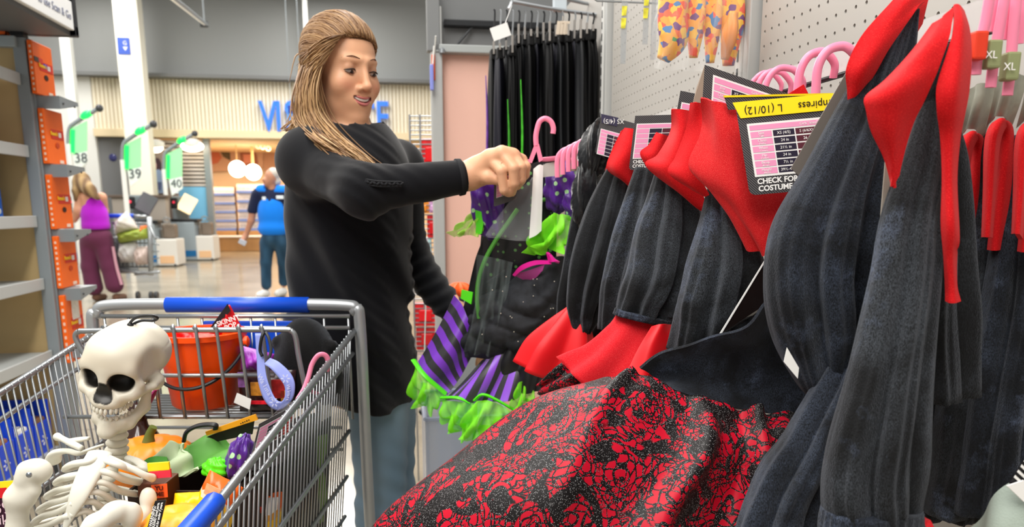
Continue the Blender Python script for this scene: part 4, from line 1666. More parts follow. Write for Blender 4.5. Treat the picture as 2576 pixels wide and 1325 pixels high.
cloth(D1, 'flounce_fold', [[(1640, 822, 1.02), (1665, 815, 1.01), (1690, 816, 1.03)], [(1605, 880, 1.01), (1640, 870, 1.0), (1690, 860, 1.02)],
                           [(1575, 940, 1.0), (1620, 950, .99), (1660, 900, 1.01)]], M_mesh2)
size_card(D1, at(1712, 228, 1.12), at(1752, 236, 1.12) - at(1712, 228, 1.12), at(1704, 272, 1.12) - at(1712, 228, 1.12), .1, .1, full=False, foot=False)
sk = MB()
sk.sheet([pts((1470, 880, 1.2), (1440, 900, 1.14), (1400, 930, 1.12), (1350, 970, 1.15)), pts((1500, 905, 1.19), (1465, 940, 1.12), (1420, 970, 1.1), (1370, 1000, 1.14)),
          pts((1520, 950, 1.18), (1490, 1000, 1.1), (1450, 1040, 1.08), (1400, 1080, 1.1)), pts((1540, 1060, 1.18), (1500, 1100, 1.1), (1450, 1140, 1.08), (1400, 1180, 1.1))], 40, 24, .003,
         lambda s, t: .008 * math.sin(22 * t + 3 * s))
sk.build('skirt', M_web, D1, ang=180, label='gathered web-print skirt')
Cc = vest('vampire_costume', (1830, 480, .97), 'black velvet costume with glittery red collar, yellow size card and red web-print skirt')
cloth(Cc, 'collar_fold', [[(1738, 258, 1.0), (1752, 257, .99), (1770, 262, 1.0)], [(1728, 320, 1.01), (1748, 322, 1.0), (1768, 330, .99)],
                          [(1700, 395, 1.02), (1728, 400, 1.0), (1758, 410, .99)], [(1683, 434, 1.02), (1720, 448, 1.0), (1770, 462, .99)],
                          [(1745, 478, 1.01), (1768, 490, 1.0), (1792, 502, .99)]], F_red)
cloth(Cc, 'collar', [[(1763, 246, .96), (1800, 256, .945), (1850, 266, .94), (1950, 275, .94), (2080, 280, .96)],
                     [(1770, 300, .975), (1805, 318, .94), (1870, 340, .93), (1960, 360, .93), (2085, 370, .95)],
                     [(1762, 345, .975), (1805, 385, .94), (1880, 420, .925), (1970, 440, .93), (2080, 440, .95)],
                     [(1735, 416, .975), (1800, 455, .94), (1880, 490, .92), (1970, 500, .92), (2070, 490, .94)],
                     [(1783, 462, .965), (1830, 510, .94), (1890, 550, .92), (1960, 555, .92), (2050, 520, .94)],
                     [(1835, 520, .955), (1865, 570, .935), (1905, 598, .92), (1950, 580, .92), (2010, 550, .93)],
                     [(1882, 626, .945), (1900, 634, .935), (1922, 642, .925), (1936, 610, .92), (1960, 570, .92)]], F_glit, 44, 50, .003,
      lambda s, t: .0035 * math.sin(9 * s + 5 * t) * t + .002 * math.sin(16 * s - 4 * t), label='red glitter felt collar')
sleeve(Cc, 'sleeve', [(1815, 470, 1.0, 34), (1822, 560, .99, 66), (1822, 680, .98, 100), (1800, 790, .98, 102), (1764, 892, 1.0, 94)], V_black, nf=9, a=.045, ph=.8)
cloth(Cc, 'bodice', [[(1610, 925, .94), (1690, 882, .92), (1780, 855, .91), (1870, 812, .9), (1935, 755, .9), (2010, 700, .92), (2080, 650, .95)],
                     [(1640, 948, .945), (1730, 915, .935), (1820, 895, .93), (1900, 865, .925), (1970, 830, .925), (2040, 800, .93), (2090, 780, .95)],
                     [(1660, 965, .94), (1760, 960, .935), (1850, 960, .93), (1930, 950, .93), (2000, 930, .93), (2050, 920, .935), (2090, 900, .95)],
                     [(1676, 985, .92), (1770, 1005, .915), (1860, 1026, .915), (1940, 1040, .92), (2010, 1045, .93), (2050, 1045, .94), (2090, 1030, .95)]], V_blue, 60, 34, .004,
      lambda s, t: .004 * math.sin(5 * t + 9 * s) + .003 * math.sin(22 * s + 2 * t) * (1 - t))
sk = MB()
sk.sheet([pts((1480, 1010, 1.02), (1500, 958, .96), (1560, 946, .93), (1640, 958, .915), (1740, 1000, .905), (1850, 1030, .905), (1950, 1040, .915), (2040, 1045, .93), (2080, 1050, .96)),
          pts((1330, 1080, 1.03), (1330, 1022, .95), (1430, 1010, .89), (1580, 1040, .86), (1720, 1080, .86), (1850, 1100, .87), (1950, 1100, .885), (2025, 1090, .9), (2070, 1090, .96)),
          pts((1180, 1200, 1.03), (1140, 1150, .93), (1280, 1130, .85), (1500, 1160, .81), (1690, 1190, .83), (1840, 1200, .85), (1930, 1200, .86), (2000, 1180, .88), (2050, 1180, .95)),
          pts((1020, 1350, 1.02), (960, 1310, .92), (1120, 1290, .82), (1400, 1300, .77), (1650, 1330, .8), (1820, 1340, .83), (1910, 1330, .84), (1970, 1300, .87), (2030, 1300, .95)),
          pts((960, 1500, 1.0), (860, 1480, .91), (1040, 1480, .8), (1380, 1480, .76), (1640, 1490, .79), (1820, 1490, .82), (1900, 1480, .83), (1950, 1450, .86), (2000, 1450, .95))],
         130, 80, .004, lambda s, t: (.0045 + .006 * t) * math.sin(30 * s + 2.5 * t) * min(1, 3 * s) * (.35 + s) - .016 * math.exp(-((s - .30 - .10 * t) / .018) ** 2) * (1 - .7 * t) - .022 * math.exp(-((s - .52 - .03 * math.sin(6 * t)) / .022) ** 2) * (.3 + t) - .02 * math.exp(-((s - .68 - .04 * t) / .025) ** 2) * (1.1 - .5 * t) + .005 * math.sin(62 * s + 9 * t) * max(0, s - .35) * (1.2 - t) + .0025 * math.sin(13 * t + 10 * s))
sk.build('skirt', M_web, Cc, ang=180, label='red and black web-print skirt with glitter')
o = at(1850, 262, .895)
size_card(Cc, o, at(2085, 240, .895) - o, at(1883, 470, .885) - o, .142, .104, yellow=.0165, tx=.075, ty=.24)
b = MB()
b.slab([at(1822, 243, .93), at(2090, 237, .93), at(2092, 268, .93), at(1832, 276, .93)], .0008)
fl = b.build('card_flap', M_hatch, Cc, smooth=False)
b = MB()
b.slab([at(1820, 240, .929), at(2092, 234, .929), at(2092, 239, .929), at(1822, 245, .929)], .0014)
b.build('yellow_edge', M_yell, fl, smooth=False)
b = MB()
b.slab([at(1815, 838, .93), at(1926, 655, .93), at(1935, 760, .95), at(1870, 812, .95)], .0012)
ic = b.build('insert_card', mat('card_gloss_dark', '#2a1f1d', .18, coat=.5), Cc, smooth=False)
b = MB()
b.slab([at(1811, 838, .929), at(1923, 655, .929), at(1927, 655, .929), at(1816, 838, .929)], .0012)
b.build('card_edge', M_whitec, ic, smooth=False)
o = at(1773, 163, 1.02)
rc = size_card(Cc, o, at(1980, 234, 1.02) - o, at(1767, 258, 1.02) - o, .135, .1, foot=False, ty=.1, tx=.1)
b = MB()
b.slab([at(1773, 163, 1.021), at(1768, 262, 1.021), at(1742, 262, 1.03), at(1752, 220, 1.03)], .0008)
b.build('card_flap', M_cardl, Cc, smooth=False)
b = MB()
b.slab([at(1985, 235, 1.0), at(2022, 212, 1.0), at(2036, 240, 1.0), at(1990, 240, 1.0)], .004)
b.build('collar_tip', F_red, Cc, smooth=False)
B_ = vest('vampire_costume', (2150, 400, .8), 'black velvet costume with tall upturned red collar and grey card back, behind the nearest one')
cloth(B_, 'collar', [[(2300, -70, .8), (2340, -60, .8), (2380, -50, .81)], [(2250, -2, .78), (2290, -5, .775), (2330, 0, .79)], [(2168, 90, .77), (2225, 80, .765), (2300, 30, .775)],
                     [(2131, 168, .77), (2175, 165, .76), (2235, 120, .77)], [(2132, 225, .775), (2155, 225, .77), (2195, 190, .775)],
                     [(2133, 275, .78), (2140, 270, .78), (2155, 245, .78)]], F_red, 30, 40, .003, label='red felt collar')
cloth(B_, 'collar_inner', [[(2320, -40, .83), (2345, -40, .84)], [(2306, 40, .82), (2330, 10, .83)], [(2300, 90, .82), (2318, 60, .83)]], F_red)
sleeve(B_, 'sleeve', [(2300, 20, .8, 14), (2255, 110, .795, 48), (2190, 290, .785, 82), (2130, 460, .775, 112), (2088, 600, .77, 150), (2070, 720, .77, 146), (2078, 860, .77, 122), (2085, 950, .77, 84), (2088, 1000, .775, 40)],
       V_blue, n=90, seg=100, nf=8, a=.05, ph=1.7, tw=.3)
b = MB()
b.slab([at(1990, 423, .815), at(2129, 182, .815), at(2150, 270, .815), at(2040, 471, .815)], .0012)
b.build('card_back', M_card, B_, smooth=False)
sleeve(B_, 'bodice', [(2230, 300, .88, 50), (2190, 500, .87, 100), (2160, 800, .86, 110), (2150, 1050, .86, 120)], V_dark, nf=8, a=.05)
b = MB()
b.slab([at(1980, 874, .725), at(2010, 925, .725), at(2007, 952, .725), at(1972, 910, .725)], .0008)
b.build('care_label', M_whitec, B_, smooth=False)
cloth(B_, 'underskirt', [[(2040, 975, .86), (2070, 990, .85), (2110, 1010, .85)], [(2045, 1050, .86), (2050, 1080, .85), (2080, 1100, .85)], [(1980, 1180, .87), (2000, 1200, .86), (2040, 1200, .86)],
                         [(1900, 1330, .87), (1930, 1340, .86), (1980, 1350, .86)]], M_mesh, label='dark red mesh underskirt')
A_ = vest('vampire_costume', (2280, 500, .67), 'nearest black velvet costume with broad pointed red collar and long red facing strip')
cloth(A_, 'collar', [[(2346, 62, .66), (2372, 40, .655), (2402, 18, .66)], [(2290, 130, .655), (2330, 112, .64), (2388, 80, .645)], [(2225, 200, .65), (2282, 180, .635), (2362, 150, .64)],
                     [(2179, 244, .65), (2250, 228, .63), (2344, 200, .64)], [(2184, 275, .65), (2245, 278, .635), (2322, 260, .645)], [(2198, 325, .655), (2245, 330, .64), (2302, 305, .65)],
                     [(2226, 392, .66), (2248, 396, .65), (2278, 370, .655)], [(2241, 465, .665), (2246, 472, .66), (2256, 440, .66)]], F_red, 34, 50, .003,
      lambda s, t: .002 * math.sin(7 * t + 3 * s), label='red felt collar')
cloth(A_, 'facing_strip', [[(2398, 18, .66), (2408, 16, .66), (2420, 30, .67)], [(2400, 60, .645), (2418, 60, .645), (2434, 80, .66)], [(2385, 130, .64), (2412, 140, .635), (2438, 150, .65)],
                           [(2360, 215, .64), (2400, 225, .63), (2432, 230, .65)], [(2358, 270, .64), (2395, 280, .635), (2422, 285, .65)], [(2368, 340, .65), (2390, 345, .645), (2410, 350, .655)],
                           [(2374, 450, .65), (2388, 452, .645), (2402, 455, .655)], [(2372, 560, .65), (2392, 565, .64), (2408, 600, .65)], [(2378, 640, .655), (2390, 645, .65), (2402, 640, .66)],
                           [(2382, 720, .66), (2394, 722, .655), (2402, 715, .66)], [(2382, 756, .66), (2396, 762, .655), (2412, 758, .66)]], F_red, 18, 70, .004, label='long red felt facing')
sleeve(A_, 'sleeve', [(2352, 230, .7, 26), (2335, 400, .69, 62), (2296, 560, .68, 78), (2278, 700, .67, 84), (2252, 860, .66, 98), (2222, 1040, .65, 116), (2196, 1200, .645, 130), (2192, 1292, .645, 128)],
       V_black, n=90, seg=100, nf=7, a=.042, ph=.3, tw=.25)
b = MB()
b.tube(pts((2193, 1280, .643), (2190, 1312, .643), (2190, 1330, .643)), [rad(132, .643), rad(136, .643), rad(138, .643)], 110, n=8, flat=.62, ref=AH, ripple=lambda th, t: 1 + .018 * math.sin(30 * th))
b.build('cuff', V_blue, A_, ang=180)
b = MB()
b.tube(pts((2240, 1322, .65), (2250, 1380, .65)), [rad(100, .65), rad(120, .65)], 60, n=6, flat=.6, ref=AH, ripple=lambda th, t: 1 + .05 * math.sin(7 * th))
b.build('flounce', M_mesh, A_, ang=180, label='red mesh flounce')
sleeve(A_, 'cape_side', [(2170, 850, .76, 50), (2120, 1000, .75, 80), (2050, 1130, .735, 88), (1990, 1240, .725, 100), (1945, 1400, .72, 110)], V_blue, n=60, seg=90, nf=7, a=.06, ph=2.5)
sleeve(A_, 'bodice', [(2385, 110, .7, 14), (2350, 250, .7, 40), (2330, 430, .72, 90), (2330, 700, .72, 110), (2330, 1000, .72, 120)], V_dark, nf=8, a=.05)
b = MB()
b.slab([at(2228, 396, .69), at(2250, 470, .69), at(2226, 598, .69), at(2212, 590, .69), at(2206, 520, .69)][:4], .0012)
b.build('card_back', mat('card_pale_back', '#a59d92', .6), A_, smooth=False)
RG = 'red-lined black velvet waistcoats'
ords = ['leftmost of three at the right edge', 'middle of three at the right edge', 'rightmost of three at the right edge']
for k, (u, dv, d) in enumerate(((2428, 0, .80), (2500, -32, .765), (2576, -28, .735))):
    R_ = vest('velvet_waistcoat', (u, 400, d), 'black velvet waistcoat with folded red lining, %s' % ords[k], 'waistcoat', RG)
    s = [1, 1, 1][k]
    T = lambda a, c: (u + a, 340 + dv + c)
    cloth(R_, 'lining', [[(*T(-26, 300 - k * 12), d), (*T(-18, 300 - k * 12), d - .012), (*T(-8, 290), d)], [(*T(-22, 170), d), (*T(-10, 170), d - .012), (*T(0, 165), d)],
                         [(*T(-20, 70), d), (*T(-4, 60), d - .014), (*T(10, 60), d)], [(*T(-12, 22), d), (*T(6, 14), d - .014), (*T(22, 18), d)],
                         [(*T(6, 2), d + .006), (*T(22, -6), d - .008), (*T(38, 4), d + .006)], [(*T(16, 40), d + .02), (*T(32, 36), d + .01), (*T(46, 40), d + .015)],
                         [(*T(6, 160), d + .02), (*T(20, 160), d + .008), (*T(40, 165), d + .015)], [(*T(-12, 320), d + .02), (*T(2, 322), d + .008), (*T(22, 318), d + .015)]],
          F_red, 16, 60, .004, label='folded red felt lining')
    sleeve(R_, 'body', [(u - 6, 365 + dv, d + .045, 20), (u - 2, 520, d + .05, 56), (u - 4, 700, d + .045, 84), (u - 18, 900, d + .04, 100), (u - 40, 1120, d + .03, 112), (u - 60, 1290, d + .03, 118)],
           [V_black, V_black, V_blue][k] if k else V_dark, n=70, seg=90, nf=8, a=.05, ph=k * 1.9)
    cloth(R_, 'shoulder_cover', [[(u + 6, 225 + dv, d - .01), (u + 40, 210 + dv, d - .02), (u + 90, 225 + dv, d - .01)], [(u - 2, 280 + dv, d - .005), (u + 30, 262 + dv, d - .02), (u + 70, 290 + dv, d - .005)],
                                 [(u - 20, 350 + dv, d + .01), (u + 14, 320 + dv, d - .005), (u + 48, 350 + dv, d + .01)]],
          mat('cover_grey_green', '#a3a596', .35, var=.25, vscale=40, alpha=.8), 14, 14, .001, lambda s, t: .003 * math.sin(9 * s))
for k, (p, q, r_, c_) in enumerate((((2492, -20), (2478, 60), (2462, 118), (2455, 108)), ((2528, -10), (2512, 80), (2500, 150), (2490, 130)), ((2558, -10), (2548, 90), (2542, 170), (2536, 160)))):
    d = .70 + .005 * k
    col = ['red size clip', 'olive XL clip', 'olive XL clip'][k]
    hg = empty('clothes_hanger', at(*q, d), 'pink plastic hanger with %s, %s of the three by the right edge' % (col, ['leftmost', 'middle', 'rightmost'][k]), 'hanger', 'pink hangers by the right edge')
    b = MB()
    b.tube(pts((*p, d), (*q, d), (*r_, d), (r_[0] - 8, r_[1] + 70, d)), rad(13, d), 10, n=14, flat=.6, ref=AH)
    b.tube(pts((p[0] + 16, p[1], d + .01), (q[0] + 18, q[1] + 20, d + .01)), rad(9, d), 8, flat=.6, ref=AH)
    b.build('hook_arm', M_pink, hg)
    b = MB()
    R_m = basis(RT, at(*r_, d) - at(*q, d))
    b.box(at(c_[0] + 4, c_[1] + 8, d - .006), (rad(32, d), rad(64, d), .012), rot=R_m, bev=.002)
    cl = b.build('size_clip', mat('clip_olive', '#8d9468', .4) if k else mat('clip_red', '#e03a1c', .4), hg, smooth=False)
    if k:
        lettering('XL', at(c_[0] + 4, c_[1] + 8, d - .014), RT, Zv, rad(24, d), M_whitec, cl, 'print', .0002)
gc = vest('grey_costume', (2520, 1300, .62), 'pale grey green garment in the lower right corner under the velvet', 'garment', None)
cloth(gc, 'cloth', [[(2440, 1330, .66), (2500, 1260, .63), (2576, 1188, .62), (2640, 1150, .62)], [(2450, 1390, .64), (2510, 1330, .61), (2580, 1280, .6), (2640, 1240, .6)],
                    [(2450, 1480, .63), (2520, 1430, .6), (2590, 1400, .59), (2650, 1390, .59)]], mat('grey_green_cloth', '#9aa69c', .8, bump=.3, bscale=500), 24, 20, .003, lambda s, t: .003 * math.sin(11 * s + 3 * t))
tg = empty('hang_tag', at(2560, 1190, .6), 'black and white striped hang tag by the right edge of the picture', 'tag')
b = MB()
b.slab([at(2540, 1215, .6), at(2600, 1120, .6), at(2640, 1180, .6), at(2590, 1270, .6)], .0015)
t1 = b.build('card', M_ink, tg, smooth=False)
b = MB()
for i in range(6):
    f0 = i / 6
    a_, c_ = at(2550 + 50 * f0, 1200 - 80 * f0, .5985), at(2600 + 50 * f0, 1245 - 80 * f0, .5985)
    b.slab([a_, c_, c_ + (at(2600, 1120, .6) - at(2540, 1215, .6)) * .06, a_ + (at(2600, 1120, .6) - at(2540, 1215, .6)) * .06], .0005)
b.build('stripe_print', M_whitec, t1, smooth=False, kind='stuff')
b = MB()
b.slab([at(2534, 1222, .597), at(2576, 1208, .597), at(2600, 1240, .597), at(2576, 1262, .597)], .0015)
b.build('white_flap', M_whitec, tg, smooth=False)
Fc = vest('ruffled_costume', (1480, 500, 1.5), 'plain black costume with a ruffled shoulder, between the witch dress and the red collars', 'costume', None)
def ruff(a, b_):
    return 1 + .22 * math.sin(5 * a + 3 * b_) * math.cos(b_) + .12 * math.sin(11 * a + 5 * b_)
b = MB()
b.ball(at(1502, 372, 1.46), (rad(36, 1.46), rad(30, 1.46), rad(66, 1.46)), rot=Matrix.Rotation(.25, 3, 'Y'), su=40, sv=28, disp=ruff)
b.build('ruffle', mat('black_satin', '#101216', .35, bump=.5, bscale=60, sheen=.5), Fc, ang=180)
sleeve(Fc, 'sleeve', [(1500, 410, 1.5, 26), (1486, 520, 1.49, 42), (1462, 640, 1.48, 40), (1442, 760, 1.47, 40), (1425, 850, 1.47, 30)], V_dark, nf=6, a=.08, ph=1.1)
b = MB()
b.ball(at(1475, 480, 1.46), (rad(30, 1.46), rad(20, 1.46), rad(80, 1.46)), rot=Matrix.Rotation(.1, 3, 'Y'), su=28, sv=20, disp=ruff)
b.build('side_ruffle', mat('black_satin', '#101216', .35), Fc, ang=180)
o = at(1513, 287, 1.42)
size_card(Fc, o, at(1560, 300, 1.42) - o, at(1506, 330, 1.42) - o, .07, .07, full=False, foot=False, ty=.36)
b = MB()
b.slab([at(1512, 286, 1.419), at(1556, 296, 1.419), at(1552, 318, 1.419), at(1514, 309, 1.419)], .0006)
yb_ = b.build('card_band', mat('card_violet', '#3a3650', .4), Fc, smooth=False)
lettering('XS (4/5)', at(1544, 305, 1.416), -RT, -Zv, rad(15, 1.42), M_whitec, yb_, 'print', .0001)
# ---------------------------------------------------------------- pink hangers over the rail
HG = 'pink hangers on the costume rail'
arcs = [((2005, 222), (2012, 170), (2032, 136), (2066, 124), (2088, 132), 1.0, 'larger pair of hooks, the right-hand hook'),
        ((1960, 0), (0, 0), (0, 0), (0, 0), (0, 0), 0, '')]
hk = [(2052, 232, 2058, 168, 2082, 128, 2118, 116, 2140, 126, .98, 11, 'pink plastic hanger hook on the rail, rightmost, just left of the tall red collar'),
      (2006, 225, 2014, 176, 2034, 142, 2062, 130, 2082, 136, 1.02, 10, 'pink plastic hanger hook on the rail, second from the tall red collar'),
      (1925, 222, 1938, 190, 1960, 172, 1985, 172, 2002, 180, 1.1, 8, 'pink plastic hanger hook on the rail, third from the tall red collar'),
      (1908, 218, 1918, 194, 1938, 180, 1958, 180, 1972, 186, 1.14, 7, 'pink plastic hanger hook on the rail, fourth from the tall red collar'),
      (1892, 214, 1902, 196, 1918, 184, 1936, 183, 1948, 188, 1.18, 6, 'pink plastic hanger hook on the rail, farthest of the row above the size cards')]
for h in hk:
    d, r_ = h[10], h[11]
    hg = empty('clothes_hanger', at(h[4], h[5], d), h[12], 'hanger', HG)
    b = MB()
    b.tube(pts((h[0] - 4, h[1] + 60, d), (h[0], h[1], d), (h[2], h[3], d), (h[4], h[5], d), (h[6], h[7], d), (h[8], h[9], d), (h[8] + 18, h[9] + 26, d + .005), (h[8] + 14, h[9] + 60, d + .01)), rad(r_, d), 10, n=34, flat=.75, ref=AH)
    b.build('hook', M_pink, hg)
    b = MB()
    b.tube(pts((h[0] - 90, h[1] + 110, d), (h[0] - 4, h[1] + 60, d), (h[0] + 110, h[1] + 100, d + .01)), rad(r_ * .8, d), 8, n=12, flat=.7, ref=AH)
    b.build('shoulder_bar', M_pink, hg)
for k in range(5):
    d = 1.56 - .02 * k
    u0 = 1408 + 14 * k
    v0 = 386 - 7 * k
    hg = empty('clothes_hanger', at(u0 + 20, v0, d), 'pink plastic hanger hook above the witch dress, %s of five in a row' % ['farthest', 'second', 'third', 'fourth', 'nearest'][k], 'hanger', 'pink hangers above the witch dress')
    b = MB()
    b.tube(pts((u0 - 6, v0 + 60, d), (u0 - 6, v0 + 16, d), (u0 + 4, v0 - 4, d), (u0 + 22, v0 - 12, d), (u0 + 44, v0 - 8, d), (u0 + 52, v0 + 10, d)), rad(6, d), 8, n=22, flat=.75, ref=AH)
    b.build('hook', M_pink, hg)
# ================================================================== the witch dress the woman is holding
DW = 1.66
w = empty('witch_dress', at(1310, 640, DW), 'purple, black and lime green witch dress in a clear bag, held by the woman', 'costume')
def puff(par, name, c, rx, rz, rot, m, ph=0.0, ry=None):
    b = MB()
    def dsp(a, e):
        return 1 + .1 * math.sin(6 * a + ph) * math.cos(e) + .07 * math.sin(9 * e + 3 * a + ph) + .05 * math.sin(14 * a + 5 * e)
    b.ball(at(*c), (rad(rx, c[2]), rad(ry or rx * .8, c[2]), rad(rz, c[2])), rot=Matrix.Rotation(rot, 3, 'Y'), su=48, sv=32, disp=dsp)
    return b.build(name, m, par, ang=180)
puff(w, 'puff_sleeve', (1226, 512, 1.66), 38, 82, -.12, M_dots, .3)
puff(w, 'puff_sleeve', (1412, 470, 1.64), 40, 60, .2, M_dots, 1.2)
puff(w, 'puff_sleeve', (1446, 520, 1.62), 26, 44, -.3, M_dots, 2.2)
cloth(w, 'bodice', [[(1235, 450, 1.70), (1290, 440, 1.68), (1350, 425, 1.67), (1400, 430, 1.68)], [(1215, 560, 1.71), (1280, 560, 1.68), (1350, 560, 1.67), (1400, 560, 1.68)],
                    [(1205, 660, 1.72), (1270, 670, 1.69), (1340, 670, 1.68), (1400, 650, 1.68)], [(1190, 740, 1.72), (1260, 760, 1.7), (1340, 760, 1.69), (1410, 720, 1.7)]], M_dotb, 30, 30, .004)
cloth(w, 'bodice_side', [[(1188, 690, 1.7), (1200, 640, 1.69), (1215, 600, 1.69)], [(1175, 745, 1.7), (1195, 740, 1.69), (1212, 700, 1.69)], [(1160, 790, 1.7), (1185, 800, 1.69), (1205, 790, 1.69)]], mat('witch_black', '#0c0c0e', .55), 10, 14, .003)
b = MB()
b.tube(pts((1302, 526, 1.645), (1278, 560, 1.64), (1250, 600, 1.64), (1222, 650, 1.64), (1205, 700, 1.645), (1200, 750, 1.65), (1205, 800, 1.655)), rad(5.5, 1.65), 8, n=40)
b.build('piping', mat('green_piping', '#4f9a34', .5), w, label='curved green piping')
b = MB()
b.tube(pts((1362, 503, 1.645), (1378, 502, 1.64), (1394, 512, 1.64)), rad(5, 1.65), 8, n=10)
b.build('piping', mat('green_piping', '#4f9a34', .5), w)
def crk(s, t):
    q = lambda x: 1 - 2 * abs(math.sin(x)) ** .6
    return .010 * math.sin(7 * s + 5 * t) + .006 * q(4 * s + 6 * t + 2.6 * math.sin(4 * s + 2 * t)) + .004 * q(9 * s - 4 * t + 3 * math.sin(5 * t + s)) + .0035 * math.sin(29 * t + 11 * s + 3 * math.sin(9 * s)) * math.sin(7 * s + 1)
cloth(w, 'overskirt', [[(1250, 690, 1.67), (1300, 672, 1.64), (1360, 660, 1.62), (1420, 650, 1.63), (1450, 660, 1.66)],
                       [(1210, 730, 1.68), (1280, 740, 1.62), (1350, 735, 1.59), (1410, 730, 1.6), (1450, 740, 1.65)],
                       [(1180, 790, 1.68), (1260, 800, 1.61), (1330, 800, 1.58), (1400, 790, 1.59), (1440, 790, 1.65)],
                       [(1168, 850, 1.68), (1230, 860, 1.62), (1300, 860, 1.58), (1360, 850, 1.6), (1400, 850, 1.65)],
                       [(1185, 890, 1.68), (1240, 900, 1.63), (1290, 905, 1.61), (1330, 900, 1.62), (1370, 900, 1.66)]], M_tull, 70, 70, .002, crk, label='crinkled sheer black overskirt')
b = MB()
rs = random.Random(3)
for k in range(26):
    b.ball(at(rs.uniform(1210, 1420), rs.uniform(690, 870), 1.572), rad(1.6, 1.57), su=6, sv=4)
b.build('sequins', mat('sequin', '#f4ecdc', .2, .5), w, kind='stuff')
cloth(w, 'peplum', [[(1245, 880, 1.64), (1290, 870, 1.62), (1345, 880, 1.62), (1370, 900, 1.64)], [(1250, 920, 1.63), (1300, 930, 1.6), (1350, 930, 1.6), (1385, 940, 1.63)], [(1270, 960, 1.63), (1320, 985, 1.6), (1360, 985, 1.6), (1390, 980, 1.63)]],
      mat('witch_satin', '#101013', .4, sheen=.3), 26, 18, .003, lambda s, t: .01 * math.sin(14 * s + 6 * t))
cloth(w, 'ribbon', [[(1290, 690, 1.6), (1310, 668, 1.58), (1345, 655, 1.57), (1385, 655, 1.57)], [(1296, 694, 1.6), (1316, 678, 1.58), (1348, 666, 1.57), (1388, 664, 1.57)]], mat('magenta_satin', '#f01fa0', .35), 16, 5, .004, label='magenta ribbon')
cloth(w, 'ribbon_sheer', [[(1290, 690, 1.6), (1330, 680, 1.58), (1370, 665, 1.57)], [(1320, 705, 1.6), (1345, 700, 1.585), (1365, 680, 1.57)]], mat('magenta_sheer', '#c0479a', .5, alpha=.6), 10, 5, .001)
cloth(w, 'ribbon_end', [[(1376, 634, 1.57), (1384, 640, 1.56), (1392, 652, 1.57)], [(1382, 658, 1.57), (1394, 658, 1.56), (1407, 660, 1.57)]], mat('magenta_satin', '#f01fa0', .35), 8, 8, .005)
M_str_t = stripe_mat('purple_black_stripe', 1, 4.5, '#7a34c4', '#26242a')
M_str_s = stripe_mat('purple_black_stripe_down', 0, 7, '#2c2a30', '#8d4cd6')
cloth(w, 'skirt_panel', [[(1143, 742, 1.7), (1172, 790, 1.68), (1192, 890, 1.68)], [(1098, 825, 1.69), (1135, 880, 1.66), (1162, 945, 1.67)], [(1048, 908, 1.69), (1082, 955, 1.65), (1124, 992, 1.66)]], M_str_t, 24, 30, .004,
      lambda s, t: .008 * math.sin(8 * s + 2 * t), label='purple and black striped skirt panel')
cloth(w, 'skirt_panel', [[(1215, 905, 1.66), (1262, 872, 1.64), (1312, 852, 1.64), (1350, 900, 1.66)], [(1165, 950, 1.65), (1225, 940, 1.61), (1290, 930, 1.61), (1345, 930, 1.64)], [(1112, 1000, 1.65), (1185, 1012, 1.6), (1262, 1008, 1.6), (1330, 985, 1.63)]], M_str_s, 40, 24, .004,
      lambda s, t: .01 * math.sin(12 * s + 2 * t) * (.4 + t), label='purple and black striped skirt panel')
M_tr = M_limet
for pth in (((1040, 905, 1.68), (1070, 945, 1.64), (1122, 990, 1.65)), ((1112, 1000, 1.645), (1150, 1000, 1.6), (1182, 1012, 1.6)), ((1194, 1006, 1.6), (1215, 992, 1.59), (1250, 1006, 1.59), (1292, 1030, 1.6))):
    b = MB()
    b.tube(pts(*pth), rad(8, 1.6), 8, n=18, flat=.5)
    b.build('hem_trim', M_tr, w, label='lime satin hem trim')
b = MB()
b.sheet([pts((1162, 728, 1.66), (1190, 735, 1.65)), pts((1160, 750, 1.66), (1186, 765, 1.65))], 6, 6, .004)
b.build('waist_trim', M_tr, w)
def tulle(par, name, rows, m, amp=.012, ns=40, nt=20, ph=0.0, label=None):
    return cloth(par, name, rows, m, ns, nt, .0012, lambda s, t: amp * (.3 + t) * (math.sin(16 * s + 5 * t + ph) + .6 * math.sin(31 * s + 3 * ph - 7 * t)), label)
tulle(w, 'tulle_hem', [[(1040, 910, 1.68), (1075, 955, 1.64), (1122, 992, 1.66)], [(1036, 960, 1.68), (1070, 985, 1.64), (1115, 1010, 1.66)], [(1042, 1005, 1.69), (1065, 1025, 1.66), (1100, 1035, 1.67)]], M_lime, ph=.5, label='lime tulle hem')
tulle(w, 'tulle_hem', [[(1112, 1006, 1.64), (1160, 1010, 1.6), (1200, 1010, 1.6)], [(1110, 1040, 1.64), (1150, 1060, 1.6), (1200, 1070, 1.6)], [(1130, 1060, 1.64), (1160, 1090, 1.62), (1190, 1105, 1.62)]], M_lime, ph=1.5)
tulle(w, 'tulle_hem', [[(1196, 1010, 1.59), (1235, 1008, 1.575), (1290, 1034, 1.6)], [(1165, 1060, 1.59), (1215, 1060, 1.57), (1265, 1060, 1.6)], [(1155, 1095, 1.6), (1190, 1110, 1.58), (1230, 1085, 1.6)]], M_lime, ph=2.5)
tulle(w, 'tulle_hem', [[(1300, 965, 1.6), (1320, 960, 1.59), (1345, 985, 1.6)], [(1292, 1000, 1.6), (1315, 1005, 1.59), (1340, 1005, 1.6)], [(1290, 1030, 1.6), (1312, 1030, 1.59), (1335, 1015, 1.6)]], M_lime, ph=.9)
tulle(w, 'tulle_cuff', [[(1380, 540, 1.6), (1410, 538, 1.58), (1450, 548, 1.6)], [(1345, 590, 1.6), (1395, 590, 1.57), (1448, 585, 1.6)], [(1328, 640, 1.6), (1370, 630, 1.57), (1420, 628, 1.59), ]], M_lime, .016, ph=.2, label='lime tulle cuff')
